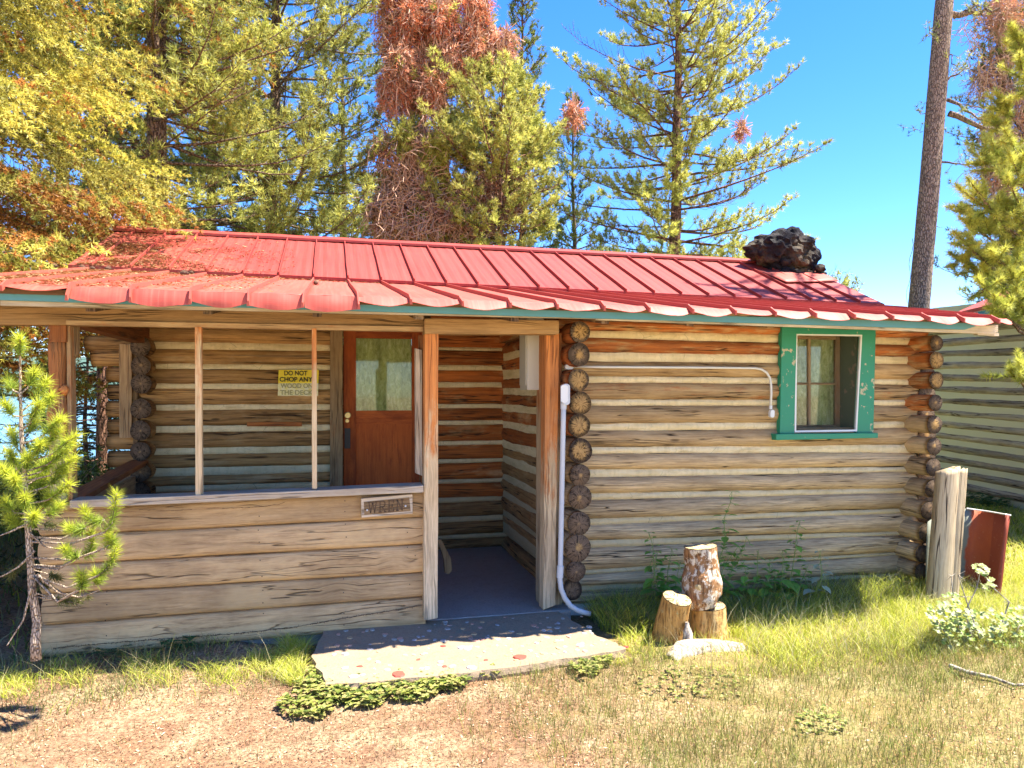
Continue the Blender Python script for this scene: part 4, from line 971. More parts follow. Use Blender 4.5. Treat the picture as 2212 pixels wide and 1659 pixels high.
def rock(mb, c, r, seed, sub=3, squash=(1, 1, 1), rough=.28, mi=0):
    import bmesh
    bm = bmesh.new(); bmesh.ops.create_icosphere(bm, subdivisions=sub, radius=1.0)
    from mathutils import noise as mn
    b = len(mb.v); sd = Vector((seed * 3.7, seed * 1.3, seed * 7.1))
    for v in bm.verts:
        d = v.co.normalized(); k = 1 + rough * (mn.noise(d * 1.6 + sd) + .6 * mn.noise(d * 3.7 + sd) + .4 * mn.noise(d * 8 + sd) + .2 * mn.noise(d * 17 + sd))
        mb.v.append((c[0] + d.x * r * k * squash[0], c[1] + d.y * r * k * squash[1], c[2] + d.z * r * k * squash[2]))
    for f in bm.faces: mb.face(tuple(b + v.index for v in f.verts), [(0, 0)] * len(f.verts), (.5, 0, 0), mi)
    bm.free()
m_ = MB()
for i, (px, py, r, sq) in enumerate([(1683, 540, .27, (1.15, 1, .80)), (1712, 530, .21, (1.1, 1, .95)), (1648, 540, .17, (1.2, 1, .85)), (1728, 560, .20, (1.05, 1, 1.0)), (1628, 548, .09, (1.3, 1, .6)), (1745, 585, .13, (1.2, 1, .7)), (1695, 570, .19, (1.3, 1, .8)), (1765, 592, .09, (1.2, 1, .6)), (1748, 528, .07, (1, 1, 1)), (1752, 555, .09, (1, 1, 1))]):
    c = P(px, py, 8.10 + (.05 if i % 2 else 0)); rock(m_, c, r, i + 1, 4, sq, .30)
for i in range(26):
    px, py = random.uniform(1690, 1778), random.uniform(560, 600); 
    if py < 560 + (px - 1690) * .0: continue
    rock(m_, P(px, py, 7.95 + random.uniform(-.05, .05)), random.uniform(.035, .065), i + 40, 2, (1.1, 1, .8), .35)
m_.build('lava_stone_chimney', M['lava'], cabin, smooth=False)
# ================================================================== trees
def unit(a): return a / np.maximum(np.linalg.norm(a, axis=-1, keepdims=True), 1e-9)
class Needles:
    """thin triangular needles gathered as numpy arrays"""
    def __init__(s): s.V = []; s.C = []
    def tufts(s, pos, dr, n, L, w, cone=.9, col=(.1, .15, .03), cvar=.25, col2=None, mixp=.3):
        pos = np.asarray(pos, float).reshape(-1, 3); dr = unit(np.asarray(dr, float).reshape(-1, 3)); N = len(pos)
        if not N: return
        p = np.repeat(pos, n, 0); d = unit(np.repeat(dr, n, 0) + rng.normal(0, cone, (N * n, 3)))
        sd = unit(np.cross(d, rng.normal(0, 1, (N * n, 3)))); ln = (L * rng.uniform(.65, 1.15, N * n))[:, None]
        if np.ndim(w): w = w
        T = np.stack([p - sd * w / 2, p + sd * w / 2, p + d * ln], 1)
        s.V.append(T.reshape(-1, 3))
        c = np.repeat(np.array(col)[None], N, 0) if np.ndim(col) == 1 else np.asarray(col)
        if col2 is not None: c = np.where(rng.random((N, 1)) < mixp, np.array(col2)[None], c)
        c = c * rng.uniform(1 - cvar, 1 + cvar, (N, 1)); c = np.repeat(c, n, 0) * rng.uniform(.85, 1.15, (N * n, 1)); s.C.append(c)
    def build(s, name, parent, mat=None):
        V = np.concatenate(s.V); F_ = np.arange(len(V)).reshape(-1, 3)
        return fast_mesh(name, V, F_, np.clip(np.concatenate(s.C), 0, 1), mat or M['needle'], parent)
def vec(*a): return np.array(a, float)
def stick(mb, pts, r0, r1, seg=4, col=(.5, 0, 0)):
    n = len(pts); tube(mb, pts, [lerp(r0, r1, i / (n - 1)) for i in range(n)], seg, col, cap=False)
def limb_path(p0, az, L, e0, e1, n=6, sag=0., wig=.06):
    pts = [np.array(p0, float)]; a = az
    for i in range(n):
        t = (i + .5) / n; e = math.radians(lerp(e0, e1, t) - sag * math.sin(math.pi * t)); a += random.uniform(-wig, wig)
        pts.append(pts[-1] + L / n * vec(math.cos(a) * math.cos(e), math.sin(a) * math.cos(e), math.sin(e)))
    return pts
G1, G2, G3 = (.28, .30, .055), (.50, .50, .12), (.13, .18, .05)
def pine(name, label, base, top, r0, prof, z0, group=None, seed=1, whorl=.42, nb=5, tuft=(9, .11, .013), dens=1.0, bark='bark', cols=(G1, G2), dead=.3, e_low=-8, e_top=38, bare=.25, twl=1.0, cat='pine tree', azr=None, cones=0):
    """base, top = ends of the stem; prof(z, az) = reach of the branches at that height"""
    random.seed(seed); t = thing(name, label, cat, tuple(base), group); tm = MB(); nd = Needles()
    base, top = np.array(base, float), np.array(top, float); H = top[2] - base[2]
    sn = smooth_noise(seed * 7 + 1, 4, .8); pts = []
    for i in range(21):
        k = i / 20; p = base + (top - base) * k; p = p + vec(float(sn(p[2])), float(sn(p[2] + 9)), 0) * .05 * (k > 0); pts.append(p)
    rad = [max(.012, r0 * (1 - i / 20) ** .8 + (.25 * r0 if i == 0 else 0)) for i in range(21)]
    tube(tm, pts, rad, 12, wob=.05)
    at = lambda z: base + (top - base) * ((z - base[2]) / H)
    TP, TD, TC = [], [], []
    z = z0
    while z < top[2] - .1:
        off = random.random() * 6.283
        for b in range(nb):
            az = off + b * 6.283 / nb + random.uniform(-.4, .4)
            if azr and not (azr[0] <= (az % 6.283) <= azr[1]) and random.random() < .6: continue
            zz = z + random.uniform(-.15, .15) * whorl * 2; R = prof(zz, az) * random.uniform(.5, 1.12)
            if R < .12: continue
            k = (zz - z0) / max(.1, top[2] - z0)
            isdead = random.random() < dead * (1 - k) ** 2
            path = limb_path(at(zz), az, R, lerp(e_low, e_top, k) + random.uniform(-18, 16), lerp(e_low + 30, e_top + 25, k) + random.uniform(-14, 14), 6, sag=8, wig=.14)
            rr = .012 + .016 * R / 3 * (1.2 if not isdead else .8); stick(tm, path, rr, .004, 4)
            # side twigs
            tone = random.uniform(.75, 1.2)
            nt = int(max(4, R * 6.5 * dens))
            for q in range(nt):
                u = lerp(bare, 1.0, (q + random.random()) / nt); f = u * 6; i0 = min(5, int(f)); p = path[i0] + (path[i0 + 1] - path[i0]) * (f - i0)
                d = unit(path[i0 + 1] - path[i0]); sgn = random.choice((-1, 1)); sv = unit(np.cross(d, vec(0, 0, 1))) * sgn
                dd = unit(d * .8 + sv * random.uniform(.2, 1.1) + vec(0, 0, random.uniform(-.3, .95))); tl = (.16 + .34 * min(1, R / 2.2) * (1.15 - u)) * random.uniform(.7, 1.3) * twl
                if u > .93: dd = d; tl *= .8
                e = p + dd * tl * .55 + vec(0, 0, .0); e2 = e + unit(dd + vec(0, 0, .7)) * tl * .5
                stick(tm, [p, e, e2], .0055, .003, 3)
                if isdead: 
                    if random.random() < .6: stick(tm, [e, e + unit(dd + rng.normal(0, .7, 3)) * tl * .6], .003, .002, 3)
                    continue
                m_ = max(3, int(tl / .055))
                for w in range(m_):
                    s_ = .48 + .52 * (w + 1) / m_; pp = p + (e - p) * (s_ / .55) if s_ < .55 else e + (e2 - e) * ((s_ - .55) / .45)
                    TP.append(pp + rng.normal(0, .022, 3)); TD.append(dd + vec(0, 0, .6))
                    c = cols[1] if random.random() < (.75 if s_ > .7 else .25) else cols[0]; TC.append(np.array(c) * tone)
                if cones and random.random() < .05 * cones: tube(tm, [e2, e2 + vec(0, 0, -.05)], [.02, .012], 5, (.1, 0, 1))
        z += whorl * random.uniform(.75, 1.25)
    nd.tufts(TP, TD, tuft[0], tuft[1], tuft[2], .75, np.array(TC), .22)
    tm.build('trunk', M[bark], t, smooth=True); nd.build('crown', t)
    return t
rngst = rng
def root_at(px, Yp, z=-.2): return (g(px) * Yp, Yp, float(gz(g(px) * Yp, Yp)) - .1)
def top_at(px, py, Yp): return tuple(P(px, py, Yp))

# big pine behind the right half of the roof
def prof7(z, az):
    return np.interp(z, [2.2, 3.2, 4.5, 6.5, 8.5, 10, 12, 14], [2.7, 3.4, 3.5, 3.3, 2.9, 2.7, 1.7, .3])
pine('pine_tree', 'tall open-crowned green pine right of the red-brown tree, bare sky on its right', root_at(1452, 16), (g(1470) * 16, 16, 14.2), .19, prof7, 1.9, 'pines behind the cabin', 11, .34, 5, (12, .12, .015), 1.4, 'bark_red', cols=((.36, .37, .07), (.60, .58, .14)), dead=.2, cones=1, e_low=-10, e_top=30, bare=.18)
# left background pines
def mkprof(R, zt, zb=2.0, p=.8): return lambda z, az: R * min(1, .65 + .35 * (z - zb) / 2.5) * max(.05, ((zt - z) / (zt - zb))) ** p * 1.15
pine('pine_tree', 'pine whose bare brown lower trunk shows just above the left end of the roof', root_at(323, 12), (g(340) * 12, 12, 14), .15, mkprof(2.7, 14, 3.2, .45), 3.1, 'pines behind the cabin', 12, .38, 6, (9, .12, .015), 1.3, 'bark', dead=.2)
pine('pine_tree', 'broad bushy pine filling the sky between the left spruce and the red-brown tree', root_at(585, 15.5), (g(600) * 15.5, 15.5, 14.5), .17, mkprof(3.4, 15, 2.6, .4), 2.3, 'pines behind the cabin', 13, .34, 6, (9, .13, .017), 1.35, 'bark', dead=.3, twl=1.2, cols=(G2, (.27, .28, .07)))
pine('pine_tree', 'slim pine with grey dead twigs standing just left of the red-brown tree', root_at(735, 18), (g(745) * 18, 18, 11.0), .13, mkprof(2.2, 11.5, 2.0, .5), 1.6, 'pines behind the cabin', 14, .42, 5, (9, .13, .017), 1.1, 'bark_grey', dead=.5, cols=(G3, G1))
pine('pine_tree', 'pine in the gap behind the broad bushy pine, its trunk mostly hidden', root_at(455, 19), (g(460) * 19, 19, 16), .16, mkprof(3.4, 16, 2, .45), 1.6, 'pines behind the cabin', 15, .42, 5, (9, .15, .02), 1.1, 'bark', dead=.3)
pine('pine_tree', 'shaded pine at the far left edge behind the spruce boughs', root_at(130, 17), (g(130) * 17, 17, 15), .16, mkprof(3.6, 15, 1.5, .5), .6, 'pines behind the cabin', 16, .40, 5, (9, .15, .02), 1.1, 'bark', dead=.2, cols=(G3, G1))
# red-brown witches' broom tree
tb = pine('pine_tree', 'dying pine hung with dense red-brown needle masses in the middle of the tree line', root_at(990, 14.5), (g(925) * 14.5, 14.5, 13), .17, lambda z, az: np.interp(z, [2, 4, 5.5, 7, 9, 12], [1.8, 1.6, 2.0, 1.4, 1.0, .5]), 2.0, None, 17, .40, 5, (9, .12, .015), .9, 'bark_red', dead=.5, cols=(G1, G2))
def broom(nd, tw, px, py, Yp, rpx, cols, n=260, hang=.5, twig=(.20, .13, .10), ndl=7, L=.075, w=.011):
    c = np.array(P(px, py, Yp)) + vec(0, random.uniform(-.4, .4), 0); R = rpx / F * Yp
    pp = unit(rng.normal(0, 1, (n, 3))) * (rng.random((n, 1)) ** .5) * R * vec(1, .9, 1.45) + c
    dd = unit(unit(pp - c) * .6 + vec(0, 0, -hang) + rng.normal(0, .35, (n, 3)))
    cc = np.array([cols[i] for i in rng.integers(0, len(cols), n)])
    for s_ in range(3): nd.tufts(pp + dd * .07 * s_, dd, ndl, L, w, .8, cc, .3)
    for i in range(0, n, 2):
        p = pp[i]; d = dd[i]; tw.append((p - d * .25, p, p + unit(d + rng.normal(0, .4, 3)) * .22))
def twigs_mesh(tw, w=.009):
    """tangled fine twigs as thin three-sided sticks"""
    V = []; F_ = []
    for pl in tw:
        b = len(V); n = len(pl)
        for i, p in enumerate(pl):
            d = unit(pl[min(i + 1, n - 1)] - pl[max(i - 1, 0)]); a = unit(np.cross(d, vec(.3, .2, .9))); c = np.cross(d, a); r = w * (1 - .6 * i / n)
            V += [p + a * r, p - a * r * .5 + c * r * .87, p - a * r * .5 - c * r * .87]
        for i in range(n - 1):
            for k in range(3): a_, b_ = b + 3 * i + k, b + 3 * i + (k + 1) % 3; F_.append((a_, b_, b_ + 3, a_ + 3))
    return V, F_
RED = [(.66, .24, .11), (.78, .36, .20), (.52, .15, .06), (.80, .44, .28)]
BRN = [(.46, .24, .13), (.56, .32, .19), (.34, .16, .09), (.60, .22, .10)]
random.seed(5); nd = Needles(); tw = []
def scat(cx, cy, rx, ry, n, r0, r1):
    out = []
    for k in range(n):
        a = random.random() * 6.283; q = random.random() ** .5; out.append((cx + rx * q * math.cos(a), cy + ry * q * math.sin(a), random.uniform(r0, r1)))
    return out
for (px, py, r) in scat(885, 60, 75, 110, 22, 22, 40) + scat(880, 185, 70, 60, 14, 20, 36) + scat(960, 30, 75, 60, 10, 20, 34) + scat(1030, 120, 80, 38, 15, 16, 27) + scat(960, 180, 50, 60, 8, 18, 30) + [(1232, 258, 22), (1590, 290, 12)]:
    cl_ = [RED[random.randrange(4)], RED[random.randrange(4)], BRN[random.randrange(4)]]
    broom(nd, tw, px, py, 14.1, r, cl_, int(5.2 * r), .9)
nd.build('dead_needles', tb)
nd = Needles(); tw2 = []
for (px, py, r) in scat(930, 440, 125, 95, 30, 18, 36) + scat(900, 340, 80, 40, 10, 18, 30) + scat(1075, 420, 70, 60, 10, 16, 28) + scat(1000, 480, 40, 60, 8, 20, 30):
    broom(nd, tw2, px, py, 14.2, r, BRN + [RED[2]], int(4.2 * r), .9, ndl=4, L=.07, w=.009)
    for k in range(int(r * 2.6)):
        a = np.array(P(px + random.uniform(-r, r), py + random.uniform(-r, r), 14.2)) + vec(0, random.uniform(-.5, .5), 0); pl = [a]; d = unit(rng.normal(0, 1, 3) + vec(0, 0, -.6))
        for q in range(5): d = unit(d + rng.normal(0, .45, 3) + vec(0, 0, -.15)); pl.append(pl[-1] + d * .13)
        tw2.append(pl)
nd.build('withered_foliage', tb)
V, F_ = twigs_mesh(tw + tw2, .011); mt = paint('bare_twigs', (.56, .36, .25), (.42, .25, .16), rough=.9); M['twig'] = mt
fast_mesh('tangled_twigs', V, F_, (.2, .13, .1), mt, tb)
nd = Needles()
for (px, py, r) in [(985, 262, 26), (1010, 300, 30), (960, 300, 20), (940, 335, 24), (1050, 285, 26), (870, 300, 20), (905, 270, 18), (1100, 190, 26), (1060, 160, 20), (1145, 250, 26), (1020, 345, 22), (1165, 330, 28), (1195, 300, 22), (1150, 290, 24), (905, 470, 10), (1000, 440, 12), (1185, 480, 18)]:
    broom(nd, [], px, py, 13.7, r, [G1, G2, G2], int(4.5 * r), -.7, ndl=9, L=.11, w=.015)
nd.build('crown', tb)
pine('pine_tree', 'bushy green pine growing against the right side of the red-brown tree', root_at(1092, 13.4), (g(1080) * 13.4, 13.4, 6.9), .11, lambda z, az: np.interp(z, [3.6, 4.4, 5.4, 6.3, 6.9], [.5, 1.1, 1.55, 1.3, .5]) * (1.15 if math.cos(az) < 0 else .9), 4.1, 'pines behind the cabin', 18, .25, 7, (12, .11, .015), 1.8, 'bark_red', dead=.05, cols=((.34, .36, .07), (.54, .52, .13)), twl=1.1, e_low=0)
pine('pine_tree', 'slender young pine whose spire rises between the red-brown tree and the tall open pine', root_at(1124, 17), (g(1130) * 17, 17, 11.6), .13, lambda z, az: np.interp(z, [4, 6, 8.5, 10, 11.6], [1.4, 1.3, .75, .6, .15]), 4.6, 'pines behind the cabin', 19, .34, 5, (9, .13, .017), 1.5, 'bark_red', dead=.1, cols=(G1, (.15, .19, .03)), e_low=10, e_top=55)
pine('pine_tree', 'short pine with upswept tips in the sky gap left of the tall open pine', root_at(1238, 18.5), (g(1238) * 18.5, 18.5, 9.4), .11, lambda z, az: np.interp(z, [1, 4, 6, 8, 9.4], [1.6, 1.5, 1.2, .6, .15]), 1.6, 'pines behind the cabin', 20, .42, 5, (9, .14, .018), 1.3, 'bark', dead=.25, cols=(G3, G1), e_low=5, e_top=50)
pine('pine_tree', 'low dark pine peeping over the ridge below the short upswept pine', root_at(1290, 14), (g(1290) * 14, 14, 4.3), .10, lambda z, az: np.interp(z, [1, 3, 4.3], [1.6, 1.3, .3]), 1.0, 'pines behind the cabin', 21, .32, 6, (9, .12, .016), 1.3, 'bark', dead=.1, cols=(G3, G1))
pine('pine_tree', 'small pine showing only a tuft of branches to the right of the chimney', root_at(1790, 12), (g(1800) * 12, 12, 3.6), .07, lambda z, az: np.interp(z, [1, 2.6, 3.6], [.8, .75, .3]), 1.2, 'pines behind the cabin', 22, .25, 6, (10, .10, .012), 1.5, 'bark', dead=0, cols=(G1, G2), cones=1)
# bare trunk on the right
t9 = pine('pine_tree', 'tall bare grey-brown pine trunk leaning right against open sky behind the roof end', root_at(1978, 11), (g(2080) * 11, 11.2, 13), .24, lambda z, az: 0, 14, None, 23, bark='bark_grey') if False else None
t = thing('pine_tree', 'tall bare grey-brown pine trunk leaning right against open sky behind the roof end', 'pine tree', root_at(1978, 11)); tm = MB(); nd = Needles()
pts = []; rad = []
for i in range(40):
    k = i / 39; py = lerp(1060, -500, k); px = np.interp(py, [-500, 0, 200, 400, 660, 1060], [2085, 2040, 2024, 2008, 1985, 1975]); pts.append(P(px, py, 11)); rad.append(np.interp(py, [-500, 0, 400, 660, 1060], [.10, .148, .165, .172, .20]))
tube(tm, pts, rad, 22, wob=.045)
def twisty(px0, py0, px1, py1, Y0, Y1, r0, n=7, wig=5, tuf=0, col=(G1, G2)):
    pp = []
    for i in range(n + 1):
        k = i / n; pp.append(P(lerp(px0, px1, k) + random.uniform(-wig, wig) * (0 < i), lerp(py0, py1, k) + random.uniform(-wig, wig) * (0 < i), lerp(Y0, Y1, k)))
    stick(tm, pp, r0, r0 * .3, 6)
    for i in range(2, n + 1):
        for k in range(tuf):
            p = np.array(pp[i]) + rng.normal(0, .10, 3); d = rng.normal(0, 1, 3) + vec(0, 0, .5); stick(tm, [np.array(pp[i]), p + d * .03], .005, .003, 3)
            nd.tufts([p, p + unit(d) * .07], [d, d], 10, .09, .009, .7, col[random.randrange(2)], .2)
twisty(2050, 245, 2212, 310, 11, 10.6, .06, 9, 4, 1); twisty(2045, 215, 2130, 260, 11, 10.6, .035, 6, 5, 3, (G3, G1)); twisty(2055, 30, 2160, 20, 11, 10.5, .06, 7, 6, 1)
twisty(2060, 40, 2120, 10, 11, 10.7, .03, 5, 6, 3); twisty(2033, 350, 2110, 362, 11, 10.7, .02, 6, 3, 2); twisty(2045, 175, 2100, 140, 11, 10.8, .02, 6, 5, 3); twisty(2040, 105, 2075, 150, 11, 10.8, .015, 5, 6, 2)
twisty(2010, 45, 1998, 50, 11, 11, .008, 4, 4, 0); twisty(2015, 60, 1998, 80, 11, 10.9, .01, 4, 4, 3, (G3, G1)); twisty(1998, 245, 1985, 245, 11, 10.9, .008, 3, 3, 2, (G3, G1)); twisty(1993, 284, 1982, 282, 11, 10.9, .006, 3, 3, 2, (G3, G1)); twisty(2015, 486, 2040, 492, 11, 10.9, .008, 3, 2, 0)
pp = [P(1971 + 3 * math.sin(i * 1.3) - i * 1.2, 515 + i * 14, 10.8) for i in range(11)]; stick(tm, pp, .007, .004, 4)
tm.build('trunk', M['bark_grey'], t, smooth=True); nd.build('crown', t)
# brown, broom-laden pine behind the bare trunk
tr = pine('pine_tree', 'tangled brown pine with few green tips behind the bare trunk at the right edge', root_at(2190, 14), (g(2150) * 14, 14, 13), .2, lambda z, az: np.interp(z, [1, 3, 6, 10, 13], [1.5, 1.5, 1.4, 1.1, .5]), 1.4, None, 24, .4, 5, (9, .13, .016), 1.0, 'bark_red', dead=.4, cols=(G3, G1))
nd = Needles(); tw = []
for (px, py, r) in [(2130, 60, 45), (2180, 30, 50), (2195, 120, 50), (2150, 160, 42), (2200, 220, 45), (2190, 330, 45), (2180, 420, 40), (2160, 270, 40), (2200, 500, 50), (2160, 590, 40), (2130, 380, 30), (2230, 60, 60), (2240, 300, 60), (2235, 450, 60)]:
    broom(nd, tw, px, py, 13.6, r, BRN + [(.16, .14, .05)], int(5 * r), .5, ndl=5, L=.08, w=.011)
    for k in range(int(r * 1.6)):
        a = np.array(P(px + random.uniform(-r, r), py + random.uniform(-r, r), 13.6)); pl = [a]; d = unit(rng.normal(0, 1, 3) + vec(0, 0, -.6))
        for q in range(5): d = unit(d + rng.normal(0, .45, 3) + vec(0, 0, -.15)); pl.append(pl[-1] + d * .13)
        tw.append(pl)
nd.build('withered_foliage', tr); V, F_ = twigs_mesh(tw, .010); fast_mesh('tangled_twigs', V, F_, (.2, .13, .1), mt, tr)
pine('pine_tree', 'low dark blue-green conifer below the brown pine at the right edge', root_at(2165, 12.5), (g(2165) * 12.5, 12.5, 4.6), .09, lambda z, az: np.interp(z, [.5, 2, 3.5, 4.6], [1.3, 1.15, .8, .2]), .4, None, 25, .2, 6, (8, .07, .012), 1.7, 'bark', dead=.05, cols=((.045, .085, .04), (.07, .12, .05)), cat='conifer')

# near pine at the right edge, long bright needles
random.seed(31); t = thing('pine_tree', 'near bright yellow-green pine reaching in from the right edge of the photo', 'pine tree', (7.55, 6.5, -.1)); tm = MB(); nd = Needles()
base = vec(7.55, 6.5, -.2); stick(tm, [base, base + vec(.02, 0, 2), base + vec(-.03, .02, 4), base + vec(0, 0, 6.5), base + vec(0, 0, 11)], .13, .03, 10)
def brush(nd, path, n, L, w, col, col2, start=.3, cone=.45):
    """a bottle-brush shoot: needles all along the outer part of a path"""
    path = [np.array(p) for p in path]; seg = len(path) - 1; u = rng.uniform(start, 1, n) * seg; i = np.minimum(seg - 1, u.astype(int)); f = (u - i)[:, None]
    A_ = np.array(path); p = A_[i] * (1 - f) + A_[i + 1] * f; d = unit(A_[i + 1] - A_[i])
    dd = unit(d * .75 + unit(rng.normal(0, 1, (n, 3))) * .95)
    cc = np.where((u / seg)[:, None] > .62, np.array(col2)[None], np.array(col)[None])
    nd.tufts(p, dd, 1, L, w, .05, cc, .22)
tips = [(2125, 290), (2065, 400), (2075, 440), (2090, 385), (2105, 470), (2060, 500), (2050, 545), (2085, 560), (2110, 600), (2130, 620), (2140, 250), (2160, 210), (2150, 330), (2120, 330), (2175, 380), (2190, 60), (2200, 90), (2205, 130), (2180, 330), (2190, 440), (2160, 480), (2140, 540), (2180, 580), (2195, 620), (2150, 640), (2205, 500), (2170, 280), (2075, 470), (2205, 330), (2200, 780), (2185, 795), (2130, 445), (2095, 520), (2120, 575), (2195, 545), (2210, 580), (2165, 430)]
for (px, py) in tips:
    Yt = 6.1 + random.uniform(-.35, .45); tip = np.array(P(px, py, Yt)); zz = tip[2] - random.uniform(.1, .5); st = vec(7.55, 6.5, max(1.0, zz)); pth = [st, st * .5 + tip * .5 + vec(0, 0, -.12), st * .15 + tip * .85 + vec(0, 0, -.04), tip]; stick(tm, pth, .018, .004, 5)
    brush(nd, pth, 520, .085, .006, (.32, .36, .055), (.56, .56, .10), .50)
    for k in range(6):
        u = random.uniform(.5, .95); b_ = st * (1 - u) + tip * u + vec(0, 0, -.08); e_ = b_ + unit(unit(tip - st) * .8 + rng.normal(0, .55, 3) + vec(0, 0, .3)) * random.uniform(.15, .3)
        stick(tm, [b_, (b_ + e_) / 2, e_], .005, .003, 4); brush(nd, [b_, (b_ + e_) / 2, e_], 260, .08, .006, (.32, .36, .055), (.56, .56, .10), .15)
for k in range(95):   # the rest of the crown, outside the picture, throws the dapples on the roof
    zz = random.uniform(4.5, 10.5); az = random.uniform(0, 6.283); R = 1.9 - .12 * zz + .5; st = vec(7.55, 6.5, zz); tip = st + vec(math.cos(az), math.sin(az), .25) * R
    q = P.__globals__ and tip; xx_ = tip[0] * CS - tip[1] * SN; dd_ = tip[0] * SN + tip[1] * CS
    if xx_ / dd_ * F + CXP < 2110: continue
    pth = [st, st * .5 + tip * .5 + vec(0, 0, -.1), tip]; stick(tm, pth, .02, .004, 4); brush(nd, pth, 300, .09, .012, (.14, .18, .035), (.22, .25, .05), .3)
tm.build('trunk', M['bark'], t, smooth=True); nd.build('crown', t)

# the spruce on the left: layered, drooping sprays
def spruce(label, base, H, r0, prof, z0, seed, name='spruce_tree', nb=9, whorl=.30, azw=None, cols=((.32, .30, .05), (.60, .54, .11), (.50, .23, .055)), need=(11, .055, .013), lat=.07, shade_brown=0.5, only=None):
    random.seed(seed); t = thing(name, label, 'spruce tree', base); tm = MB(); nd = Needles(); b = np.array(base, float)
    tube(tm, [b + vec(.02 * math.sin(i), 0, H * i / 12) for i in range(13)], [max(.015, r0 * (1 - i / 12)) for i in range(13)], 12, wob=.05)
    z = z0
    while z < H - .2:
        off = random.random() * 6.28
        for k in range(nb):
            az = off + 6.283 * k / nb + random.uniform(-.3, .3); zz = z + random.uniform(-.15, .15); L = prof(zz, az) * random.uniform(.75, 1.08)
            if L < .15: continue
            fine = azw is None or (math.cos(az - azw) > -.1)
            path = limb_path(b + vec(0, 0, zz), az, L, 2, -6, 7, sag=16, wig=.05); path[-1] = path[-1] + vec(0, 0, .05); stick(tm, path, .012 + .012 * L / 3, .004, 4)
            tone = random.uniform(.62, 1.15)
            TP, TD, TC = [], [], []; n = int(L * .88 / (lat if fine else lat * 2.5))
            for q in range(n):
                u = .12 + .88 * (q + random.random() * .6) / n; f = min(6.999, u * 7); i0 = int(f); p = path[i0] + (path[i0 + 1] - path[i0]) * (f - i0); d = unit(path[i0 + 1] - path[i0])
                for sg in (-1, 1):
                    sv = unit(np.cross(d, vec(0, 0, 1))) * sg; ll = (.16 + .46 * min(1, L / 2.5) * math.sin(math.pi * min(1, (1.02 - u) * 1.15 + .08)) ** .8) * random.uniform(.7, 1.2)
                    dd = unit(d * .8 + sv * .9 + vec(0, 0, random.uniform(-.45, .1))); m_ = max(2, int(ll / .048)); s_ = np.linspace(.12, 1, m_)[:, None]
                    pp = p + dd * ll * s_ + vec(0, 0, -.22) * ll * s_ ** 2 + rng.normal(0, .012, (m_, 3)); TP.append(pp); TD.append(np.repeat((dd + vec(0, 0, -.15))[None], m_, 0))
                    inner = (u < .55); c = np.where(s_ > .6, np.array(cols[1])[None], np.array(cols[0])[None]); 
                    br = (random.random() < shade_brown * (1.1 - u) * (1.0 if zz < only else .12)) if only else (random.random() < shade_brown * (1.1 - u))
                    if br: c = np.repeat(np.array(cols[2])[None], m_, 0)  # brown needles low and inside: dead ones, and shade put into the colour
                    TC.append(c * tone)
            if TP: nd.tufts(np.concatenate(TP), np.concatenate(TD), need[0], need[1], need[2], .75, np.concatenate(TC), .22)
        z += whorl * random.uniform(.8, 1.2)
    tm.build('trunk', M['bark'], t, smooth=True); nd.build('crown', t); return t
def profs(z, az):
    # fullest toward the cabin between 3 and 6 m
    r = np.interp(z, [1.5, 2.6, 3.4, 4.6, 5.6, 7, 9, 12], [1.7, 2.1, 2.9, 3.0, 2.6, 2.0, 1.6, .3]); return float(r)
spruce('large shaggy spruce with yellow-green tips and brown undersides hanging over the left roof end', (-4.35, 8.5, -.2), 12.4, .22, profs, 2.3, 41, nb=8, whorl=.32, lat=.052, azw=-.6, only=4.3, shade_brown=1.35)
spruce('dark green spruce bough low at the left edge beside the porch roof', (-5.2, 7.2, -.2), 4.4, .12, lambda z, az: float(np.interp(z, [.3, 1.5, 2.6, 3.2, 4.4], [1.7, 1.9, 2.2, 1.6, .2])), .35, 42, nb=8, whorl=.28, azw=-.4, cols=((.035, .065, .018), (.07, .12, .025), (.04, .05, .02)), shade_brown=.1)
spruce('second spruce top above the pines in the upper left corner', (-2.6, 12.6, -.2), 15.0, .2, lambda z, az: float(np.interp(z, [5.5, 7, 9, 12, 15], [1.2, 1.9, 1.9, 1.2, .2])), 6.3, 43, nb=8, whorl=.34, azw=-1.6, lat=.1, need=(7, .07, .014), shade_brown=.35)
# what shows under the porch roof on the left: a trunk, a bush and a young fir by the water
def simple_trunk(px0, px1, Yp, r, H, label, bark='bark_red'):
    t = thing('pine_tree', label, 'pine tree', root_at(px0, Yp)); tm = MB(); b = np.array(root_at(px0, Yp)); e = np.array(P(px1, 600, Yp)); tube(tm, [b + (e - b) * k / 8 for k in range(9)] + [e + vec(0, 0, 3)], [r] * 9 + [r * .6], 12, wob=.06)
    nd = Needles()
    for k in range(50):
        zz = random.uniform(.5, 7); az = random.uniform(0, 6.28); pth = limb_path(vec(b[0], b[1], zz), az, random.uniform(.5, 1.3), -5, 10, 4); stick(tm, pth, .012, .004, 3)
        if zz > 2.5:
            for q in range(10): i = random.randint(1, 4); nd.tufts([pth[i] + rng.normal(0, .1, 3)], [rng.normal(0, 1, 3)], 12, .12, .014, .8, G3)
    tm.build('trunk', M[bark], t, smooth=True); nd.build('crown', t)
simple_trunk(218, 224, 11.5, .075, 6, 'thin reddish trunk seen through the porch beside the far corner')
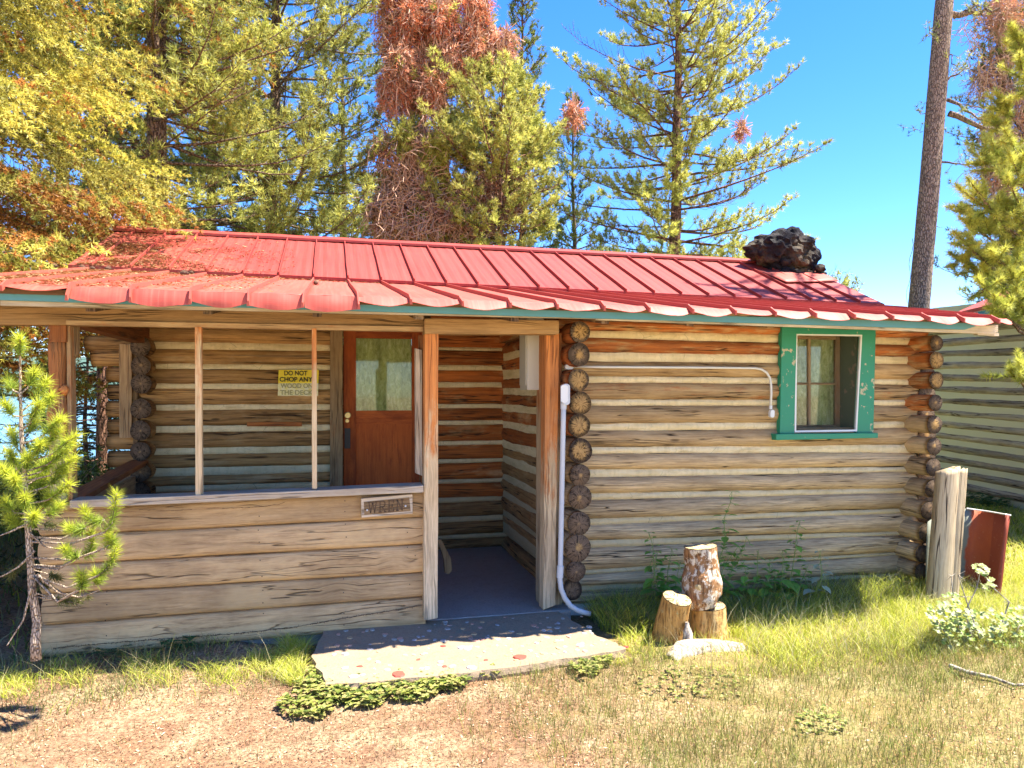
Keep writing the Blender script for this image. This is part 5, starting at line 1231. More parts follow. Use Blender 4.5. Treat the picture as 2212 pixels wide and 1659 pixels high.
def bush(label, c, R, n, cols, seed, name='shrub', cat='shrub', L=.06, w=.03, stems=14):
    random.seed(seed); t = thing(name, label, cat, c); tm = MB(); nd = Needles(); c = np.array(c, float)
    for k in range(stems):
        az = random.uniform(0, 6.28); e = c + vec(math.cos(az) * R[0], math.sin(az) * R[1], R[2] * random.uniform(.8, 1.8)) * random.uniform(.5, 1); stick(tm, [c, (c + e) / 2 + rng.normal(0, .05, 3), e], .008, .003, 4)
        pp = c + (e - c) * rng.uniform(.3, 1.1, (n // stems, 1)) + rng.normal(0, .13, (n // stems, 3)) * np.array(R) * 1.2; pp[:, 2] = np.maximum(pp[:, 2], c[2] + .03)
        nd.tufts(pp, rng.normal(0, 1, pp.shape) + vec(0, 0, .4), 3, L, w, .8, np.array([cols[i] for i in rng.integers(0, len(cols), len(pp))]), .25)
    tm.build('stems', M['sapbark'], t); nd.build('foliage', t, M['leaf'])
bush('sunlit yellow-green bush behind the sapling left of the porch', (-3.15, 6.3, -.1), (.9, .7, .8), 3800, [(.20, .24, .04), (.28, .30, .06), (.10, .14, .03)], 51, L=.05, w=.022)
bush('tangled pale-twigged bush seen through the left side of the porch', (-3.3, 9.6, -.15), (.9, .7, .75), 2600, [(.10, .15, .03), (.17, .22, .05), (.05, .08, .02)], 52, L=.06, w=.025, stems=22)
bush('undergrowth added at the left end of the porch, leaves coloured near-black for shade', (-2.7, 5.35, -.12), (.7, .5, .42), 2400, [(.028, .045, .015), (.045, .06, .02), (.02, .03, .012)], 53, L=.05, w=.02)  # near-black leaves put shade into the colour; bush added to darken this spot
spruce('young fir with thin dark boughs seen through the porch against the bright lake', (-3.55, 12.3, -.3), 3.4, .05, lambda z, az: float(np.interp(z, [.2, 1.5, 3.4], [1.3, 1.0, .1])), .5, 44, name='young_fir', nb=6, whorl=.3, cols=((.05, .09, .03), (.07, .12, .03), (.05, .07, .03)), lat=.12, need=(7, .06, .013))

# ================================================================== the neighbouring cabin
ua = vec(.112, .9937); far = vec(9.07, 9.41)
def onl(px, off=0.):
    p0 = far - vec(.9937, -.112) * off; gg = g(px); t = (p0[0] - gg * p0[1]) / (ua[0] - gg * ua[1]); return p0 - ua * t
c2 = thing('log_cabin', 'second log cabin with red roof edge and pale chinking at the right edge', 'cabin', (9.0, 7, 0))
A_, B_ = far + ua * .7, far - ua * 5.5; mb = MB(); cm = MB()
nr_ = 16; tilt = .045
for i in range(nr_):
    z = -.08 + i * .178
    nrm = vec(.9937, -.112) * .07
    log(mb, (B_[0] + nrm[0], B_[1] + nrm[1], z - tilt * 2.4), (A_[0] + nrm[0], A_[1] + nrm[1], z + tilt * 1.4), .068, .07, 0, 0, endA=False, endB=True, step=.1, wob=.06)
chink_strip(cm, (B_[0] + .03, B_[1], -.35), (A_[0] + .03, A_[1], -.3), (A_[0] + .03, A_[1], 2.85), (B_[0] + .03, B_[1], 2.6), n=120, m=60, out=(-1, .1, 0), amp=.004)
w_ = mb.build('log_wall', [M['farlog'], M['end']], c2, smooth=True)
mc = paint('pale_chinking', (.62, .58, .38), (.52, .50, .31), None, 20, .9); cm.build('chinking', mc, w_, smooth=True)
mb = MB()
for (p, q) in ((A_, A_ + vec(4, -.45)), (B_, B_ + vec(4, -.45)), (A_ + vec(4, -.45), B_ + vec(4, -.45))):
    mb.quad([(p[0], p[1], -.3), (q[0], q[1], -.3), (q[0], q[1], 2.7), (p[0], p[1], 2.7)])
mb.build('other_walls', M['farlog'], c2)
def zy(py, p): d = p[0] * SN + p[1] * CS; return CH + (HOR - py) / F * d
mb = MB(); mt2 = MB(); p1, p2 = onl(2063, .45), onl(2214, .45); z1, z2 = zy(676, p1), zy(608, p2); sl_ = (z2 - z1) / np.linalg.norm(p2 - p1); pn = p2 - ua * 4.2; zn = z2 + sl_ * .4
board(mb, [Vector((*p1, z1)), Vector((*pn, zn + .0)), Vector((*pn, zn - .055)), Vector((*p1, z1 - .05))], (.9, -.1, .38), 0, 0, n=20, vertical=False); board(mb, [Vector((*(p1 + vec(.9, -.1)), z1 + .38)), Vector((*(pn + vec(.9, -.1)), zn + .38)), Vector((*(pn + vec(.9, -.1)), zn + .33)), Vector((*(p1 + vec(.9, -.1)), z1 + .33))], (1.8, -.2, .75), 0, 0, n=10, vertical=False)
mb.build('roof', M['roof'], c2)
board(mt2, [Vector((*(p1 + vec(.012, 0)), z1 - .054)), Vector((*(pn + vec(.012, 0)), zn - .058)), Vector((*(pn + vec(.012, 0)), zn - .13)), Vector((*(p1 + vec(.012, 0)), z1 - .11))], (.03, 0, 0), 0, 0, n=20, vertical=False); mt2.build('fascia_board', M['teal'], c2)
# ================================================================== things fixed to the cabin
def text_mesh(txt, size, width, mat, name, parent, loc, rot, extrude=.0008, bold=.0, align='LEFT'):
    cu = bpy.data.curves.new('t', 'FONT'); cu.body = txt; cu.size = size; cu.extrude = extrude; cu.offset = bold; cu.align_x = align
    ob = bpy.data.objects.new('t', cu); scene.collection.objects.link(ob); bpy.context.view_layer.update()
    me = bpy.data.meshes.new_from_object(ob.evaluated_get(bpy.context.evaluated_depsgraph_get())); bpy.data.objects.remove(ob)
    xs = [v.co.x for v in me.vertices]; s = width / (max(xs) - min(xs)); x0 = min(xs)
    for v in me.vertices: v.co.x = (v.co.x - x0) * s
    me.materials.clear(); me.materials.append(mat); o = bpy.data.objects.new(name, me); scene.collection.objects.link(o)
    o.parent = parent; o.matrix_parent_inverse = parent.matrix_world.inverted(); o.location = loc; o.rotation_euler = rot; return o
# yellow notice
sg = thing('warning_sign', 'faded yellow notice with black capitals stapled to the porch back wall', 'sign', tuple(P(602, 855, 6.99)))
YG = 6.99; m_ = MB(); TLp, TRp, BRp, BLp = P(602, 799, YG), P(689, 799, YG), P(687, 855, YG), P(600, 855, YG); n = 14; b = 0
en = smooth_noise(77, 5, 40)
for j in range(n + 1):
    for i in range(n + 1):
        p = TLp.lerp(TRp, i / n).lerp(BLp.lerp(BRp, i / n), j / n); cur = .006 * math.sin(i * .5 + j * .3) * (j / n)
        if j == n: p = p + Vector((0, 0, .004 * float(en(i * .3))))
        m_.v.append((p.x, p.y - cur, p.z))
for j in range(n):
    for i in range(n):
        a = j * (n + 1) + i; m_.face((a, a + n + 1, a + n + 2, a + 1), [(i / n, 1 - j / n), (i / n, 1 - (j + 1) / n), ((i + 1) / n, 1 - (j + 1) / n), ((i + 1) / n, 1 - j / n)], (.5, 0, 0))
m_.build('sheet', M['sign'], sg, smooth=True)
for txt, x0, x1, yb, mt_ in (('DO NOT', 614, 664, 810.5, 'ink'), ('CHOP ANY', 604, 675, 824, 'ink'), ('WOOD ON', 606, 675, 838, 'faded_ink'), ('THE DECK', 605, 676, 852.5, 'faded_ink')):
    a, c = P(x0, yb, YG - .010), P(x1, yb, YG - .010); text_mesh(txt, .058, c.x - a.x, M[mt_], 'lettering', sg, a, (math.pi / 2, 0, 0), bold=.0012)
m_ = MB()
for (px, py) in ((640, 798.5),): c = P(px, py, YG - .008); tube(m_, [c, c + Vector((0, -.008, 0))], .006, 8)
m_.build('tack', M['nail'], sg)
# carved name board
nm = thing('name_sign', 'small weathered wooden board carved with WREN on the porch half wall', 'sign', tuple(P(835, 1118, 4.82)))
YN = 4.795; m_ = MB(); board(m_, [P(780, 1077, YN), P(891, 1067.5, YN), P(891.5, 1110, YN), P(781, 1118.5, YN)], (0, .035, 0), .05, 0, n=20, jit=.001, vertical=False, rnd=.8); m_.build('board', M['rail'], nm, bevel=.003)
m_ = MB(); b4 = [P(786, 1084, YN - .0012), P(884, 1074, YN - .0012), P(887, 1104, YN - .0012), P(787, 1113, YN - .0012)]; board(m_, b4, (0, .002, 0), .1, .25, n=20, jit=.002, vertical=False, rnd=.3); m_.build('recessed_panel', M['plank'], nm)
def stroke(mb, pts, w):
    for i in range(len(pts) - 1):
        a, c = Vector(pts[i]), Vector(pts[i + 1]); d = (c - a).normalized(); nn = Vector((-d.y, d.x)) * w; a2, c2_ = a - d * w * .6, c + d * w * .6
        q = [a2 + nn, a2 - nn, c2_ - nn, c2_ + nn]; yy = YN - .0035; mb.quad([P(v.x, v.y, yy) for v in q]); mb.quad([P(v.x, v.y, yy + .002) for v in q])
def letter(ch, x0, x1, yt, yb):
    S = {'W': [[(0, 0), (.22, 1)], [(.22, 1), (.5, .1)], [(.5, .1), (.78, 1)], [(.78, 1), (1, 0)], [(-.12, 0), (.18, 0)], [(.38, .05), (.62, .05)], [(.82, 0), (1.12, 0)]],
         'R': [[(.2, 0), (.2, 1)], [(.0, 0), (.7, 0)], [(.7, 0), (.9, .12), (.9, .4), (.7, .52), (.2, .52)], [(.5, .52), (.95, 1)], [(0, 1), (.42, 1)], [(.8, 1), (1.1, 1)]],
         'E': [[(.2, 0), (.2, 1)], [(.0, 0), (.95, 0), (.95, .2)], [(.2, .5), (.7, .5)], [(.7, .4), (.7, .6)], [(.0, 1), (.95, 1), (.95, .8)]],
         'N': [[(.15, 0), (.15, 1)], [(.15, 0), (.85, 1)], [(.85, 0), (.85, 1)], [(-.05, 0), (.25, 0)], [(0, 1), (.32, 1)], [(.68, 0), (1.02, 0)]]}[ch]
    m_ = MB()
    for pl in S: stroke(m_, [(lerp(x0, x1, u) , lerp(yt, yb, v) - (lerp(x0, x1, u) - 835) * .085) for u, v in pl], 1.15)
    m_.build('carved_letter', M['letter'], nm)
for ch, x0, x1 in (('W', 797, 813), ('R', 818, 833), ('E', 838, 851), ('N', 856, 871)): letter(ch, x0, x1, 1082, 1105)
for (px, py) in ((793, 1102), (876, 1093)):
    m_ = MB(); c = P(px, py, YN - .002); tube(m_, [c, c - Vector((0, .004, 0)), c - Vector((0, .006, 0))], [.0065, .006, .003], 10); m_.build('screw', M['nail'], nm)
# meter box on the entry side wall
eb = thing('electrical_box', 'beige metal electrical box high on the entry side wall behind the post', 'electrical box', (1.5, 5.2, 1.55))
m_ = MB(); box(m_, (1.37, 5.12, 1.525), (1.63, 5.33, 2.12), n=1, jit=0); m_.build('case', M['boxgrey'], eb, bevel=.006)
m_ = MB(); box(m_, (1.362, 5.135, 1.56), (1.37, 5.315, 2.10), n=1, jit=0); m_.build('front_cover', M['boxgrey'], eb, bevel=.003)
m_ = MB(); tube(m_, [(1.50, 5.12, 1.585), (1.50, 5.108, 1.585)], .016, 12); m_.build('knockout_plug', M['boxgrey'], eb)
eb2 = thing('electrical_box', 'small pale breaker panel mounted beside the larger electrical box', 'electrical box', (1.55, 5.5, 1.55))
m_ = MB(); box(m_, (1.50, 5.42, 1.56), (1.63, 5.62, 1.86), n=1, jit=0); m_.build('case', M['white_metal'], eb2, bevel=.005); m_ = MB(); box(m_, (1.492, 5.47, 1.75), (1.50, 5.56, 1.80), n=1, jit=0); m_.build('window', M['black'], eb2)
def capsule(mb, a, b_, w, d, seg=14):
    """conduit body: rounded flat box between two points, w wide, d deep (towards the camera)"""
    a, b_ = Vector(a), Vector(b_); t = (b_ - a).normalized(); s = t.cross(Vector((0, 1, 0))).normalized(); out = []
    for k in range(seg + 1): an = math.pi * k / seg; out.append(a - t * math.sin(an) * w * .8 + s * math.cos(an) * w)
    for k in range(seg + 1): an = math.pi * k / seg; out.append(b_ + t * math.sin(an) * w * .8 - s * math.cos(an) * w)
    n = len(out); i0 = len(mb.v); mb.v += [tuple(p) for p in out] + [tuple(p - Vector((0, d, 0))) for p in out]
    mb.face(tuple(i0 + n + k for k in range(n)), [(0, 0)] * n, (.5, 0, 0)); mb.face(tuple(i0 + k for k in reversed(range(n))), [(0, 0)] * n, (.5, 0, 0))
    for k in range(n): k2 = (k + 1) % n; mb.face((i0 + k, i0 + k2, i0 + n + k2, i0 + n + k), [(0, 0)] * 4, (.5, 0, 0))
# vertical conduit
cd = thing('conduit', 'thick grey upright conduit by the right entry post, curving into the grass', 'pipe', tuple(P(1240, 1322, 4.76)))
m_ = MB(); YC = 4.80; pts = [P(1217.5, 868, YC)] + [P(lerp(1217.5, 1210.5, k / 8), lerp(868, 1220, k / 8), YC) for k in range(1, 9)]
for (px, py) in ((1209.5, 1250), (1212, 1272), (1220, 1292), (1232, 1308), (1247, 1318), (1262, 1323), (1275, 1326)): pts.append(P(px, py, YC))
tube(m_, pts, .0175, 16); m_.build('pipe', M['pvc'], cd, smooth=True)
m_ = MB(); tube(m_, [P(1210.5, 1222, YC), P(1209.3, 1248, YC)], .0225, 16); tube(m_, [P(1217.5, 870, YC), P(1217.2, 884, YC)], .021, 16); m_.build('coupling', M['pvc'], cd, bevel=.002)
m_ = MB(); capsule(m_, P(1218.5, 836, YC + .02), P(1218.5, 868, YC + .02), .027, .05); fb = m_.build('conduit_fitting', M['pvc'], cd, bevel=.003)
m_ = MB(); capsule(m_, P(1219, 837, YC - .031), P(1219, 864, YC - .031), .025, .004); m_.build('cover_plate', M['white_metal'], fb, bevel=.002)
# horizontal conduit
cd = thing('conduit', 'thin white conduit running level across the log wall toward the green window', 'pipe', tuple(P(1440, 793, 5.03)))
YC = 5.025; m_ = MB(); pts = [P(1236, 792.5, YC), P(1300, 793, YC), P(1400, 793.5, YC), P(1500, 794, YC), P(1600, 795, YC), P(1632, 795.5, YC), P(1645, 798, YC), P(1656, 805, YC), P(1663, 816, YC), P(1665.5, 830, YC), P(1666, 850, YC), P(1664.5, 882, YC)]
tube(m_, pts, .0088, 12); m_.build('pipe', M['white_pipe'], cd, smooth=True)
m_ = MB(); capsule(m_, P(1222, 793, YC - .02), P(1232, 793, YC - .02), .017, .03); m_.build('conduit_fitting', M['white_metal'], cd, bevel=.003)
m_ = MB(); capsule(m_, P(1664.5, 889, YC), P(1664, 898, YC), .018, .03); m_.build('conduit_fitting', M['white_metal'], cd, bevel=.003)
m_ = MB()
for (px, py) in ((1655, 801),): pass
tube(m_, [P(1664.8, 876, YC), P(1664.7, 884, YC)], .012, 10); m_.build('coupling', M['white_metal'], cd)
# a piece of timber on the porch floor behind the middle post
tb_ = thing('timber_piece', 'weathered timber piece lying on the porch floor behind the middle post', 'timber', (.3, 5.6, 0))
m_ = MB(); a = [(691 + 760 * .3333, 1106 + 180 * .3333), (691 + 785 * .3333, 1106 + 175 * .3333), (691 + 850 * .3333, 1106 + 300 * .3333), (691 + 858 * .3333, 1106 + 380 * .3333), (691 + 835 * .3333, 1106 + 405 * .3333), (691 + 810 * .3333, 1106 + 395 * .3333), (691 + 803 * .3333, 1106 + 300 * .3333)]
Yb_ = 5.62; pp = [P(x, y, Yb_) for x, y in a]; n = len(pp); m_.v = [tuple(p) for p in pp] + [tuple(p + Vector((0, .05, 0))) for p in pp]
m_.face(tuple(reversed(range(n))), [(p.z, p.x) for p in reversed(pp)], (.2, 0, .5)); m_.face(tuple(range(n, 2 * n)), [(0, 0)] * n, (.2, 0, .5))
for i in range(n): j = (i + 1) % n; m_.face((i, j, j + n, i + n), [(0, 0), (.1, 0), (.1, .05), (0, .05)], (.2, 0, .5))
m_.build('slant_board', M['plank'], tb_, bevel=.004); m_ = MB(); box(m_, (-.5, 5.60, .13), (.30, 5.66, .20), dark=.5); box(m_, (-.5, 5.6, .005), (.32, 5.64, .05), dark=.5); m_.build('rail', M['plank'], tb_, bevel=.004)
m_ = MB(); box(m_, (-.6, 5.55, .28), (.24, 5.95, .32), dark=.4); m_.build('flat_board', M['plank'], tb_, bevel=.004)

# ================================================================== firewood rounds
def wood_round(name, label, cat, axis_pts, rads, bark, cut, seg=34, lumps=0, seed=1, knot=None, sq=1., taperend=True):
    """cut length of trunk: an irregular barked tube with sawn faces"""
    random.seed(seed); t = thing(name, label, cat, tuple(axis_pts[0])); pts = []
    ax = [Vector(p) for p in axis_pts]; n = 22; mb = MB(); s1 = smooth_noise(seed * 3, 5, 3); s2 = smooth_noise(seed * 3 + 1, 4, 2)
    from mathutils import noise as mn
    m_ = len(ax) - 1; cents = []; rr = []
    for i in range(n + 1):
        f = i / n * m_; k = min(m_ - 1, int(f)); u = f - k; cents.append(ax[k].lerp(ax[k + 1], u)); u2 = (1 - math.cos(math.pi * u)) / 2; rr.append(lerp(rads[k], rads[k + 1], u2))
    ref = None; rings = []
    for i in range(n + 1):
        tt = (cents[min(i + 1, n)] - cents[max(i - 1, 0)]).normalized(); ref = ref or Vector((.2, 1, .1)); a = (ref - tt * ref.dot(tt)).normalized(); b_ = tt.cross(a); ref = a
        for j in range(seg):
            an = 2 * math.pi * j / seg; d = a * math.cos(an) + b_ * math.sin(an)
            k = 1 + .05 * mn.noise(d * 1.3 + Vector((seed, i * .1, 0))) + lumps * max(0, mn.noise(d * 1.5 + Vector((0, seed, i * .16)))) + .028 * mn.noise(Vector((j * .9, i * .5, seed)))
            mb.v.append(tuple(cents[i] + d * rr[i] * k))
    for i in range(n):
        for j in range(seg):
            j2 = (j + 1) % seg; mb.face((i * seg + j, i * seg + j2, (i + 1) * seg + j2, (i + 1) * seg + j), [(0, 0)] * 4, (.5, 0, 0))
    t1 = (cents[1] - cents[0]).normalized(); mb.face(tuple(reversed(range(seg))), [(0, 0)] * seg, (.5, 0, 0))
    side = mb.build('bark', bark, t, smooth=True)
    for e, i in ((0, 0), (1, n)):
        tt = (t1 * -1) if e == 0 else (cents[n] - cents[n - 1]).normalized(); cm_ = MB(); ring = [Vector(mb.v[i * seg + j]) for j in range(seg)]; cc_ = sum(ring, Vector()) / seg
        cm_.v = [tuple(cc_ + tt * .003)]; 
        for kk in (.5, .97): cm_.v += [tuple(cc_ + (p - cc_) * kk + tt * .003) for p in ring]
        for j in range(seg):
            j2 = (j + 1) % seg; c_ = lambda q, r: (math.cos(6.283 * q / seg) * r, math.sin(6.283 * q / seg) * r)
            f1 = (0, 1 + j, 1 + j2); f2 = (1 + j, 1 + seg + j, 1 + seg + j2, 1 + j2)
            if e == 0: f1 = f1[::-1]; f2 = f2[::-1]; u1 = [c_(j2, .5), c_(j, .5), (0, 0)]; u2_ = [c_(j2, .5), c_(j2, .97), c_(j, .97), c_(j, .5)]
            else: u1 = [(0, 0), c_(j, .5), c_(j2, .5)]; u2_ = [c_(j, .5), c_(j, .97), c_(j2, .97), c_(j2, .5)]
            cm_.face(f1, u1, (random.random() * .0 + seed * .13 % 1, .95, .25)); cm_.face(f2, u2_, (seed * .13 % 1, .95, .25))
        cm_.build('cut_face', cut, t)
    return t
def pg(px, py, Yp): return P(px, py, Yp)
wood_round('log_round', 'amber peeled log round standing under the gnarled barked one', 'firewood', [pg(1529, 1392, 4.50), pg(1527, 1355, 4.50), pg(1525, 1308, 4.50)], [.138, .132, .130], M['peeled'], M['cut'], seed=2)
tk = wood_round('log_round', 'gnarled rough-barked log round balanced on top of the firewood group', 'firewood', [pg(1517, 1307, 4.47), pg(1513, 1287, 4.47), pg(1514, 1255, 4.47), pg(1516, 1220, 4.47), pg(1514, 1180, 4.47)], [.096, .120, .122, .104, .106], M['stumpbark'], M['cut'], seed=5, lumps=.22)
c = P(1514, 1269, 4.36); m_ = MB(); tube(m_, [c + Vector((0, .03, 0)), c, c - Vector((0, .006, 0))], [.030, .022, .015], 14, (.4, 1, 0)); m_.build('branch_stub', M['cut'], tk)
wood_round('log_round', 'yellowish log round leaning against its neighbour on the left of the firewood group', 'firewood', [pg(1440, 1396, 4.44), pg(1449, 1345, 4.40), pg(1463, 1293, 4.35)], [.108, .100, .094], M['peeled'], M['cut'], seed=4)
wood_round('log', 'short crooked grey log lying in the grass in front of the firewood', 'firewood', [pg(1447, 1432, 4.10), pg(1480, 1408, 4.18), pg(1530, 1404, 4.24), pg(1598, 1411, 4.26)], [.050, .072, .068, .064], M['greybark'], M['cut'], seed=8, lumps=.1)
wood_round('wood_chunk', 'jagged weathered splinter of wood wedged between the two lower log rounds', 'firewood', [pg(1487, 1395, 4.27), pg(1486, 1370, 4.27), pg(1484, 1345, 4.28)], [.040, .030, .012], M['greybark'], M['greybark'], seg=9, seed=9, lumps=.3)

# ================================================================== split post and rusty sheet
fp = thing('fence_post', 'thick weathered split post standing at the right corner of the cabin', 'post', tuple(P(2045, 1318, 4.62)))
m_ = MB(); YQ = 4.62
def halfpost(mb, outline_top, outline_bot, n=36, seed=1, depthf=.10):
    sn_ = [smooth_noise(seed * 10 + k, 5, 2.5) for k in range(10)]; k = 9; depthf *= .62
    base = len(mb.v); rnd = random.random()
    for i in range(n + 1):
        v = i / n; l = P(*[lerp(a, b, v) for a, b in zip(outline_top[0], outline_bot[0])], YQ); r = P(*[lerp(a, b, v) for a, b in zip(outline_top[1], outline_bot[1])], YQ); w = (r - l).length
        for j in range(k):
            an = math.pi * j / (k - 1); x = (1 - math.cos(an)) / 2; p = l.lerp(r, x); y = -math.sin(an) * depthf * .62; mb.v.append((p.x, p.y + y + .004 * float(sn_[j](v * 1.2)) + .03, p.z + (random.uniform(-.012, .02) if i == 0 else 0)))
        for j in (k - 2, 1): 
            an = math.pi * j / (k - 1); p = l.lerp(r, (1 - math.cos(an)) / 2); mb.v.append((p.x, p.y + depthf + .03, p.z))
    K = k + 2
    for i in range(n):
        for j in range(K):
            a, b2 = base + i * K + j, base + i * K + (j + 1) % K; mb.face((a, a + K, b2 + K, b2), [(i / n, j * .03), ((i + 1) / n, j * .03), ((i + 1) / n, (j + 1) * .03), (i / n, (j + 1) * .03)], (rnd, 0, 0))
    mb.face(tuple(base + q for q in range(K)), [(9, q * .02) for q in range(K)], (rnd, 0, .1))
m_ = MB(); halfpost(m_, ((2040, 1022), (2080, 1010)), ((2015, 1330), (2060, 1330)), seed=1); halfpost(m_, ((2069, 1011), (2096, 1017)), ((2045, 1330), (2075, 1322)), seed=2, depthf=.07); m_.build('split_timber', M['oldpost'], fp, smooth=True)
ms = thing('metal_sheet', 'curved rusty galvanised metal sheet standing behind the split post', 'metal sheet', tuple(P(2120, 1300, 4.8)))
m_ = MB(); n = 40
for i in range(n + 1):
    u = i / n; px = lerp(2004, 2183, u); yy = 4.78 + .26 * math.sin(math.pi * min(1, u * 1.05)) ** 1.0 - .10 * u; pt = P(px, np.interp(u, [0, .2, .5, 1], [1128, 1105, 1098, 1114]), yy); pb = P(px - 20 * u - 6, np.interp(u, [0, .5, 1], [1300, 1330, 1318]), yy)
    for q in range(6): p = pt.lerp(pb, q / 5); m_.v.append((p.x, p.y + .004 * math.sin(i * .8 + q), p.z))
for i in range(n):
    for q in range(5): a = i * 6 + q; m_.face((a, a + 1, a + 7, a + 6), [(i / n, 1 - q / 5), (i / n, 1 - (q + 1) / 5), ((i + 1) / n, 1 - (q + 1) / 5), ((i + 1) / n, 1 - q / 5)], (.5, 0, 0))
o_ = m_.build('sheet', M['rust'], ms, smooth=True); s_ = o_.modifiers.new('solid', 'SOLIDIFY'); s_.thickness = .003
m_ = MB(); tube(m_, [P(lerp(2088, 2184, k / 8), np.interp(k / 8, [0, .5, 1], [1098.5, 1105, 1113.5]), 4.78 + .26 * math.sin(math.pi * min(1, (.49 + .51 * k / 8) * 1.05)) - .10 * (.49 + .51 * k / 8)) for k in range(9)], .006, 6); m_.build('rolled_rim', M['white_pipe'], ms)

# ================================================================== sapling
random.seed(61); sp_ = thing('pine_sapling', 'young long-needled pine sapling in front of the left end of the porch', 'sapling', tuple(PG(78, 1412, -.1))); tm = MB(); nd = Needles()
YSp = 4.22
tr_ = [(78, 1425), (76, 1385), (80, 1345), (70, 1280), (66, 1220), (62, 1150), (56, 1080), (52, 1010), (46, 940), (45, 880), (44, 820), (43, 765), (43, 735)]
tube(tm, [P(x, y, YSp) for x, y in tr_], [.026, .023, .021, .019, .017, .016, .014, .012, .010, .008, .006, .005, .003], 12, wob=.06)
def trunk_at(py):
    xs_, ys_ = [t_[0] for t_ in tr_][::-1], [t_[1] for t_ in tr_][::-1]; return P(float(np.interp(py, ys_, xs_)), py, YSp)
SC1, SC2 = (.28, .36, .04), (.56, .60, .06)
bt = [(43, 728, 790), (75, 800, 850), (15, 815, 850), (100, 822, 890), (113, 855, 900), (10, 870, 900), (73, 905, 950), (127, 930, 985), (25, 930, 985), (153, 962, 1020), (60, 985, 1020), (143, 1015, 1065), (100, 1030, 1075), (30, 1030, 1070), (113, 1068, 1110), (53, 1070, 1120), (5, 1010, 1060), (5, 1080, 1110), (85, 870, 930), (120, 985, 1030), (160, 990, 1040), (90, 955, 1000), (130, 1090, 1120), (75, 1110, 1130), (20, 975, 1030), (165, 940, 1000), (135, 900, 960), (20, 1120, 1120), (95, 1000, 1050), (70, 1030, 1080), (150, 1045, 1090)]
for (px, py, sy) in bt:
    dY = random.uniform(-.18, .18); tip = P(px, py, YSp + dY); st = trunk_at(max(py + 15, sy)); pth = [st, st.lerp(tip, .5) - Vector((0, 0, .03)), tip]; stick(tm, pth, .0055, .0025, 5)
    brush(nd, pth[1:], 330, .066, .0034, SC1, SC2 if px > -5 else SC1, .1)
lows = [[(252, 1066), (247, 1095), (243, 1128), (225, 1150)], [(180, 1100), (190, 1118), (205, 1130), (225, 1122)], [(150, 1140), (165, 1146), (185, 1140)], [(195, 1150), (200, 1172), (195, 1195), (178, 1200)], [(140, 1185), (152, 1198), (170, 1205)], [(251, 1182), (245, 1205), (232, 1228), (210, 1245)], [(175, 1240), (178, 1262), (170, 1275)], [(205, 1240), (215, 1250), (205, 1262)], [(235, 1160), (245, 1168), (228, 1185)]]
for pl in lows:
    dY = random.uniform(-.25, .05); pp = [P(x, y, YSp - .05 + dY) for x, y in pl][::-1]; tube(tm, [trunk_at(min(1240, pl[-1][1] + 20)), P((pl[-1][0] + 80) / 2, pl[-1][1] + 25, YSp + dY / 2), pp[0]] + pp[1:], [.006] * 3 + [.004] * (len(pp) - 1), 5)
    brush(nd, pp, 420, .062, .0034, SC1, (.50, .54, .05), .0)
for pl in [[(110, 1290), (140, 1298), (165, 1292)], [(85, 1250), (92, 1265), (100, 1268)], [(105, 1240), (130, 1250)], [(130, 1298), (160, 1302), (195, 1290)], [(60, 1210), (35, 1230), (20, 1245)], [(90, 1130), (110, 1135), (140, 1130)]]:
    pp = [P(x, y, YSp) for x, y in pl]; stick(tm, [trunk_at(pl[0][1] - 10)] + pp, .004, .002, 4); brush(nd, pp, 190, .05, .003, (.10, .12, .03), (.15, .15, .04), .0)
for pl in [[(75, 1190), (40, 1225), (5, 1245), (-20, 1250)], [(68, 1270), (50, 1340), (15, 1395)], [(80, 1240), (125, 1280), (170, 1290), (215, 1275)], [(62, 1150), (95, 1180), (140, 1190)], [(62, 1130), (20, 1150), (-10, 1160)]]:
    stick(tm, [P(x, y, YSp - .04) for x, y in pl], .006, .003, 5)
tm.build('trunk', M['sapbark'], sp_, smooth=True); nd.build('crown', sp_)

# ================================================================== leafy plants
def leaf_quads(LV, LF, LC, p, d, up, L, w, col, fold=.25, serr=0):
    """a folded pointed leaf of six triangles"""
    p = np.array(p, float); d = unit(np.array(d, float)); s = unit(np.cross(d, np.array(up, float))); u = np.cross(s, d); b = len(LV)
    prof_ = [(0, 0), (.25, .8), (.5, 1.0), (.78, .55), (1.0, 0)]
    mid = [p + d * L * t - u * (t ** 2) * L * .18 for t, _ in prof_]
    LV.extend(mid); 
    for t, k in prof_[1:4]: q = p + d * L * t - u * (t ** 2) * L * .18; LV.append(q + s * w * k + u * w * fold); LV.append(q - s * w * k + u * w * fold)
    A = [b + i for i in range(5)]; Rr = [b + 5, b + 7, b + 9]; Ll = [b + 6, b + 8, b + 10]
    for S_ in (Rr, Ll):
        LF.extend([(A[0], S_[0], A[1]), (A[1], S_[0], S_[1]), (A[1], S_[1], A[2]), (A[2], S_[1], S_[2]), (A[2], S_[2], A[3]), (A[3], S_[2], A[4])])
    c = np.array(col) * random.uniform(.8, 1.2); LC.extend([c] * 12)
